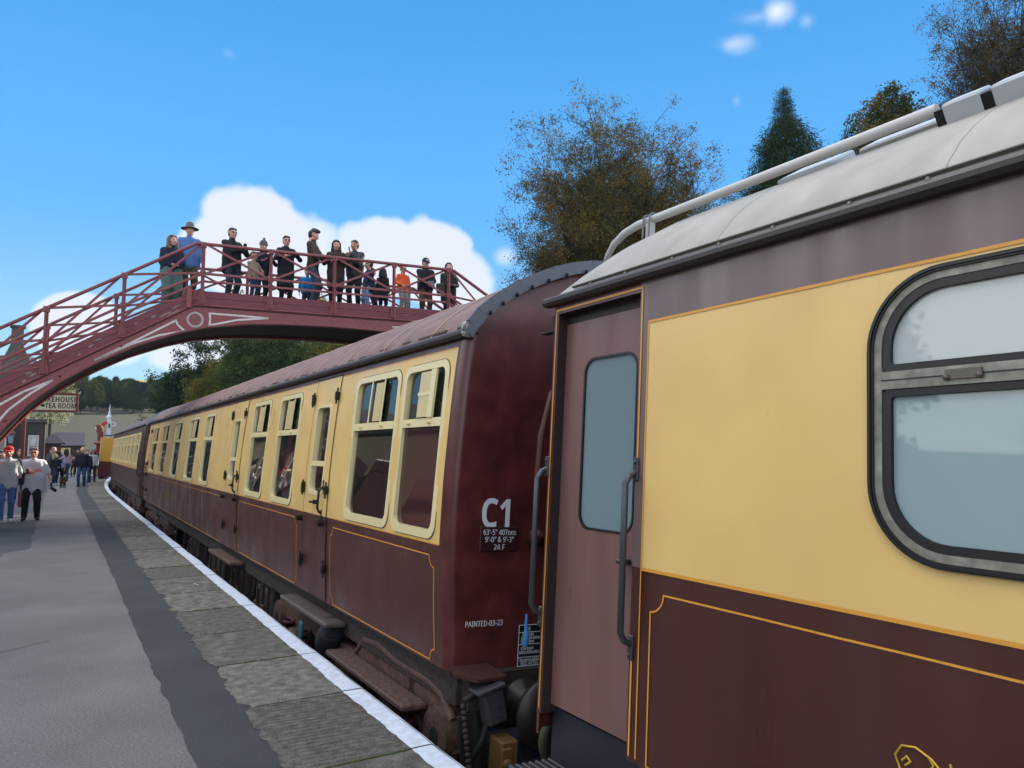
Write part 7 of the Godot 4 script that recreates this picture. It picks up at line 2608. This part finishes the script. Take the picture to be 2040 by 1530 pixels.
	# ---- on the platform
	var red_cap := person("person in red baseball cap, white T-shirt, navy jacket and light jeans walking up the platform", Vector3(-0.93, 0, -20.5), 0.06, {"h": 1.70, "g": 1.12, "wide": 1.08, "top": Color(0.80, 0.81, 0.84), "sleeve": "short", "legs": Color(0.30, 0.44, 0.66), "shoe": Color(0.78, 0.78, 0.80), "hat": ["cap", Color(0.72, 0.03, 0.05)], "hair": Color(0.25, 0.2, 0.18), "coat": 0.12, "stance": [0.16, -0.14], "arms": [Vector3(-0.27, 0.82, 0.02), Vector3(0.28, 0.82, 0.02)], "cell": 0.022})
	# the open jacket over the shirt
	var jp := []
	for s in [-1.0, 1.0]:
		jp.append([Vector3(s * 0.205, 1.36, -0.02), Vector3(s * 0.265, 1.08, -0.05), 0.070, 0.060])
		jp.append([Vector3(s * 0.265, 1.08, -0.05), Vector3(s * 0.275, 0.86, 0.01), 0.060, 0.05])
		jp.append([Vector3(s * 0.16, 1.30, -0.08), Vector3(s * 0.17, 0.86, -0.085), 0.07, 0.075])
	jp.append([Vector3(-0.1, 1.36, -0.09), Vector3(0.1, 1.36, -0.09), 0.075, 0.075])
	jp.append([Vector3(-0.1, 0.95, -0.10), Vector3(0.1, 0.95, -0.10), 0.08, 0.08])
	put("jacket", sdf_mesh(jp, 0.02, 0.05, 0.01), cloth(Color(0.085, 0.13, 0.26)), red_cap)
	st = new_st()
	tube(st, [Vector3(0.0, 1.24, 0.145), Vector3(0.05, 1.26, 0.142), Vector3(0.10, 1.23, 0.13), Vector3(0.07, 1.19, 0.145), Vector3(0.02, 1.18, 0.152), Vector3(0.06, 1.15, 0.15)], [0.004], 5)
	obj("shirt_print", st, mat("print navy", Color(0.25, 0.28, 0.45), 0.7), red_cap)
	var wt := person("heavy-set person in white T-shirt with red print and black trousers, holding a cup", Vector3(-0.46, 0, -20.85), 0.02, {"h": 1.68, "g": 1.52, "wide": 1.25, "top": Color(0.82, 0.82, 0.87), "sleeve": "short", "legs": Color(0.055, 0.055, 0.065), "legw": 0.98, "shoe": Color(0.09, 0.09, 0.12), "hairdo": "tail", "hair": Color(0.42, 0.33, 0.27), "coat": 0.20, "stance": [0.05, 0.02], "glasses": 1, "arms": [Vector3(-0.10, 1.14, 0.30), Vector3(0.40, 0.86, 0.10)], "grip": true, "cell": 0.022})
	st = new_st()
	for i in 7:
		var x := -0.12 + i * 0.045
		bar(st, Vector3(x, 1.10 + (i % 2) * 0.015, 0.213 - absf(x) * 0.12), Vector3(x + 0.012, 1.17 + (i % 3) * 0.012, 0.200 - absf(x) * 0.12), 0.012, 0.008)
		bar(st, Vector3(x, 1.12, 0.214 - absf(x) * 0.12), Vector3(x + 0.034, 1.13, 0.213 - absf(x) * 0.12), 0.010, 0.008)
	obj("shirt_print", st, mat("print red", Color(0.80, 0.22, 0.28), 0.7), wt)
	st = new_st()
	lathe(st, [Vector2(0.0, 0.0), Vector2(0.030, 0.0), Vector2(0.042, 0.10), Vector2(0.044, 0.105), Vector2(0.044, 0.118), Vector2(0.0, 0.122)], Transform3D.IDENTITY, 14)
	loose("paper_cup", "brown takeaway cup with pale lid held by the heavy-set person", "cup", st, mat("kraft cup", Color(0.46, 0.34, 0.28), 0.7), Transform3D(Basis.IDENTITY, Vector3(-0.55, 1.07, -20.46)))
	st = new_st()
	box(st, Vector3.ZERO, Vector3(0.07, 0.15, 0.012), Basis.IDENTITY, 0.003)
	loose("phone", "dark phone in the lowered hand of the heavy-set person", "phone", st, mat("black glass", Color(0.03, 0.03, 0.035), 0.1), Transform3D(Basis(Vector3(0, 0, 1), 0.9), Vector3(-0.03, 0.70, -20.68)))
	person("person in dark navy clothes partly hidden behind the heavy-set person", Vector3(-0.98, 0, -28.4), 0.0, {"h": 1.64, "g": 1.3, "wide": 1.2, "top": Color(0.06, 0.075, 0.13), "legs": Color(0.05, 0.05, 0.06), "shoe": Color(0.7, 0.7, 0.72), "hair": Color(0.5, 0.46, 0.42), "cell": 0.03})
	person("person in dark coat leaning against the far wall at the left edge", Vector3(-1.5, 0, -29.5), 0.3, {"h": 1.6, "g": 1.15, "top": Color(0.07, 0.07, 0.09), "legs": Color(0.07, 0.08, 0.12), "cell": 0.034})
	person("grey-haired person in olive coat standing sideways beyond the white T-shirt", Vector3(-0.12, 0, -40.5), 1.0, {"h": 1.74, "g": 1.25, "wide": 1.1, "top": Color(0.15, 0.17, 0.12), "legs": Color(0.16, 0.23, 0.34), "hair": Color(0.55, 0.53, 0.50), "coat": 0.3, "shoe": Color(0.75, 0.75, 0.77), "arms": [Vector3(-0.10, 1.2, 0.3), Vector3(0.10, 1.2, 0.3)], "cell": 0.032})
	var bag_w := person("person in white top with blue rucksack, seen from behind", Vector3(0.12, 0, -41.0), PI - 0.3, {"h": 1.60, "g": 1.15, "top": Color(0.72, 0.72, 0.76), "legs": Color(0.05, 0.05, 0.07), "shoe": Color(0.75, 0.75, 0.77), "hair": Color(0.06, 0.05, 0.05), "hairdo": "bob", "back": true, "cell": 0.032})
	var bp := [[Vector3(-0.05, 1.10, -0.19), Vector3(0.05, 1.10, -0.19), 0.13, 0.13], [Vector3(0, 0.98, -0.21), Vector3(0, 1.2, -0.18), 0.13, 0.11], [Vector3(-0.12, 1.38, -0.1), Vector3(-0.08, 1.15, -0.16), 0.022, 0.022]]
	tag(put("rucksack", sdf_mesh(bp, 0.025, 0.03), cloth(Color(0.03, 0.13, 0.55)), self, Transform3D(Basis(Vector3.UP, PI - 0.3), Vector3(0.12, 0, -41.0))), "bright blue rucksack on the back of the person in the white top", "rucksack")
	person("person with long dark auburn hair, pink top and jeans, seen from behind", Vector3(0.42, 0, -45.0), PI + 0.1, {"h": 1.68, "g": 1.05, "top": Color(0.72, 0.56, 0.62), "legs": jeans, "hair": Color(0.10, 0.05, 0.05), "hairdo": "long", "back": true, "cell": 0.032, "coat": -0.02})
	person("bald person in navy padded jacket and jeans walking up the platform", Vector3(0.98, 0, -38.6), -0.1, {"h": 1.74, "g": 1.18, "wide": 1.15, "top": Color(0.065, 0.085, 0.15), "legs": Color(0.17, 0.27, 0.42), "hairdo": "none", "head_yaw": 0.5, "stance": [0.12, -0.10], "skin": Color(0.82, 0.58, 0.50), "cell": 0.028, "arms": [Vector3(-0.32, 0.84, 0.04), Vector3(0.32, 0.84, 0.04)]})
	person("person in jeans just behind the bald person", Vector3(1.22, 0, -40.6), 0.0, {"h": 1.62, "g": 1.0, "top": Color(0.07, 0.08, 0.11), "legs": Color(0.22, 0.34, 0.48), "shoe": Color(0.8, 0.8, 0.82), "cell": 0.034})
	person("person in grey cap and white jacket with a red shoulder bag", Vector3(1.56, 0, -43.0), -0.2, {"h": 1.66, "g": 1.02, "top": Color(0.70, 0.72, 0.75), "legs": Color(0.05, 0.05, 0.06), "hat": ["cap", Color(0.50, 0.47, 0.44)], "hair": Color(0.10, 0.06, 0.05), "hairdo": "bob", "cell": 0.032, "stance": [0.1, -0.08]})
	person("person with bushy reddish hair in dark coat near the open coach door", Vector3(2.12, 0, -47.6), 0.9, {"h": 1.78, "g": 1.1, "top": Color(0.07, 0.075, 0.085), "legs": Color(0.05, 0.05, 0.06), "hairdo": "curly", "hair": Color(0.38, 0.15, 0.10), "coat": 0.4, "cell": 0.034})
	person("person in dark suit holding the open coach door", Vector3(2.36, 0, -48.2), 0.5, {"h": 1.74, "g": 1.1, "top": Color(0.05, 0.055, 0.075), "legs": Color(0.05, 0.05, 0.06), "coat": 0.3, "hair": Color(0.1, 0.08, 0.07), "arms": [Vector3(-0.24, 0.8, 0.06), Vector3(0.30, 1.15, 0.36)], "cell": 0.034})
	for q in [[0.9, -53.5, Color(0.09, 0.10, 0.13), "person in dark jacket crouching by a pushchair far down the platform", 1.2], [-0.3, -55.5, Color(0.30, 0.30, 0.33), "far-off person in grey between the hut and the crowd", 1.66], [0.55, -57.5, Color(0.10, 0.12, 0.18), "far-off person in navy below the slate roof", 1.7], [1.25, -60.5, Color(0.22, 0.13, 0.12), "far-off person in dark red right of the slate shed", 1.64]]:
		person(q[3], Vector3(q[0], 0, q[1]), R.randf() * 2.0 - 1.0, {"h": q[4], "g": 1.12, "top": q[2], "legs": Color(0.07, 0.08, 0.10), "cell": 0.04})
	build_dog()

func build_dog() -> void:
	var t := thing("dog", "small black and tan dog walking towards the camera on the platform", "dog", Vector3(0.28, 0, -37.6), 0.15)
	var p := [[Vector3(0, 0.30, 0.12), Vector3(0, 0.30, -0.16), 0.095, 0.080], [Vector3(0, 0.34, 0.14), Vector3(0, 0.42, 0.22), 0.065, 0.055], [Vector3(0, 0.45, 0.24), Vector3(0, 0.42, 0.34), 0.062, 0.032], [Vector3(0, 0.32, -0.2), Vector3(0.02, 0.44, -0.32), 0.022, 0.012]]
	for s in [-1.0, 1.0]:
		p.append([Vector3(s * 0.055, 0.26, 0.12), Vector3(s * 0.06, 0.14, 0.11 + s * 0.03), 0.040, 0.026])
		p.append([Vector3(s * 0.06, 0.14, 0.11 + s * 0.03), Vector3(s * 0.06, 0.02, 0.13 + s * 0.05), 0.026, 0.022])
		p.append([Vector3(s * 0.055, 0.27, -0.14), Vector3(s * 0.06, 0.20, -0.09), 0.052, 0.036])
		p.append([Vector3(s * 0.06, 0.20, -0.09), Vector3(s * 0.06, 0.11, -0.19), 0.034, 0.022])
		p.append([Vector3(s * 0.06, 0.11, -0.19), Vector3(s * 0.06, 0.02, -0.17), 0.022, 0.022])
		p.append([Vector3(s * 0.05, 0.49, 0.23), Vector3(s * 0.085, 0.41, 0.25), 0.026, 0.018])
	put("body", sdf_mesh(p, 0.014, 0.03), mat("black fur", Color(0.07, 0.06, 0.055), 0.8), t)
	var st := new_st()
	ball(st, Vector3(0, 0.405, 0.345), Vector3(0.032, 0.024, 0.035), 10, 6)
	ball(st, Vector3(0, 0.27, 0.205), Vector3(0.055, 0.06, 0.035), 10, 6)
	for s in [-1, 1]:
		ball(st, Vector3(s * 0.06, 0.05, 0.14 + s * 0.045), Vector3(0.028, 0.05, 0.03), 8, 5)
		ball(st, Vector3(s * 0.025, 0.475, 0.285), Vector3(0.012, 0.008, 0.012), 6, 4)
	obj("tan_markings", st, mat("tan fur", Color(0.42, 0.24, 0.12), 0.8), t)
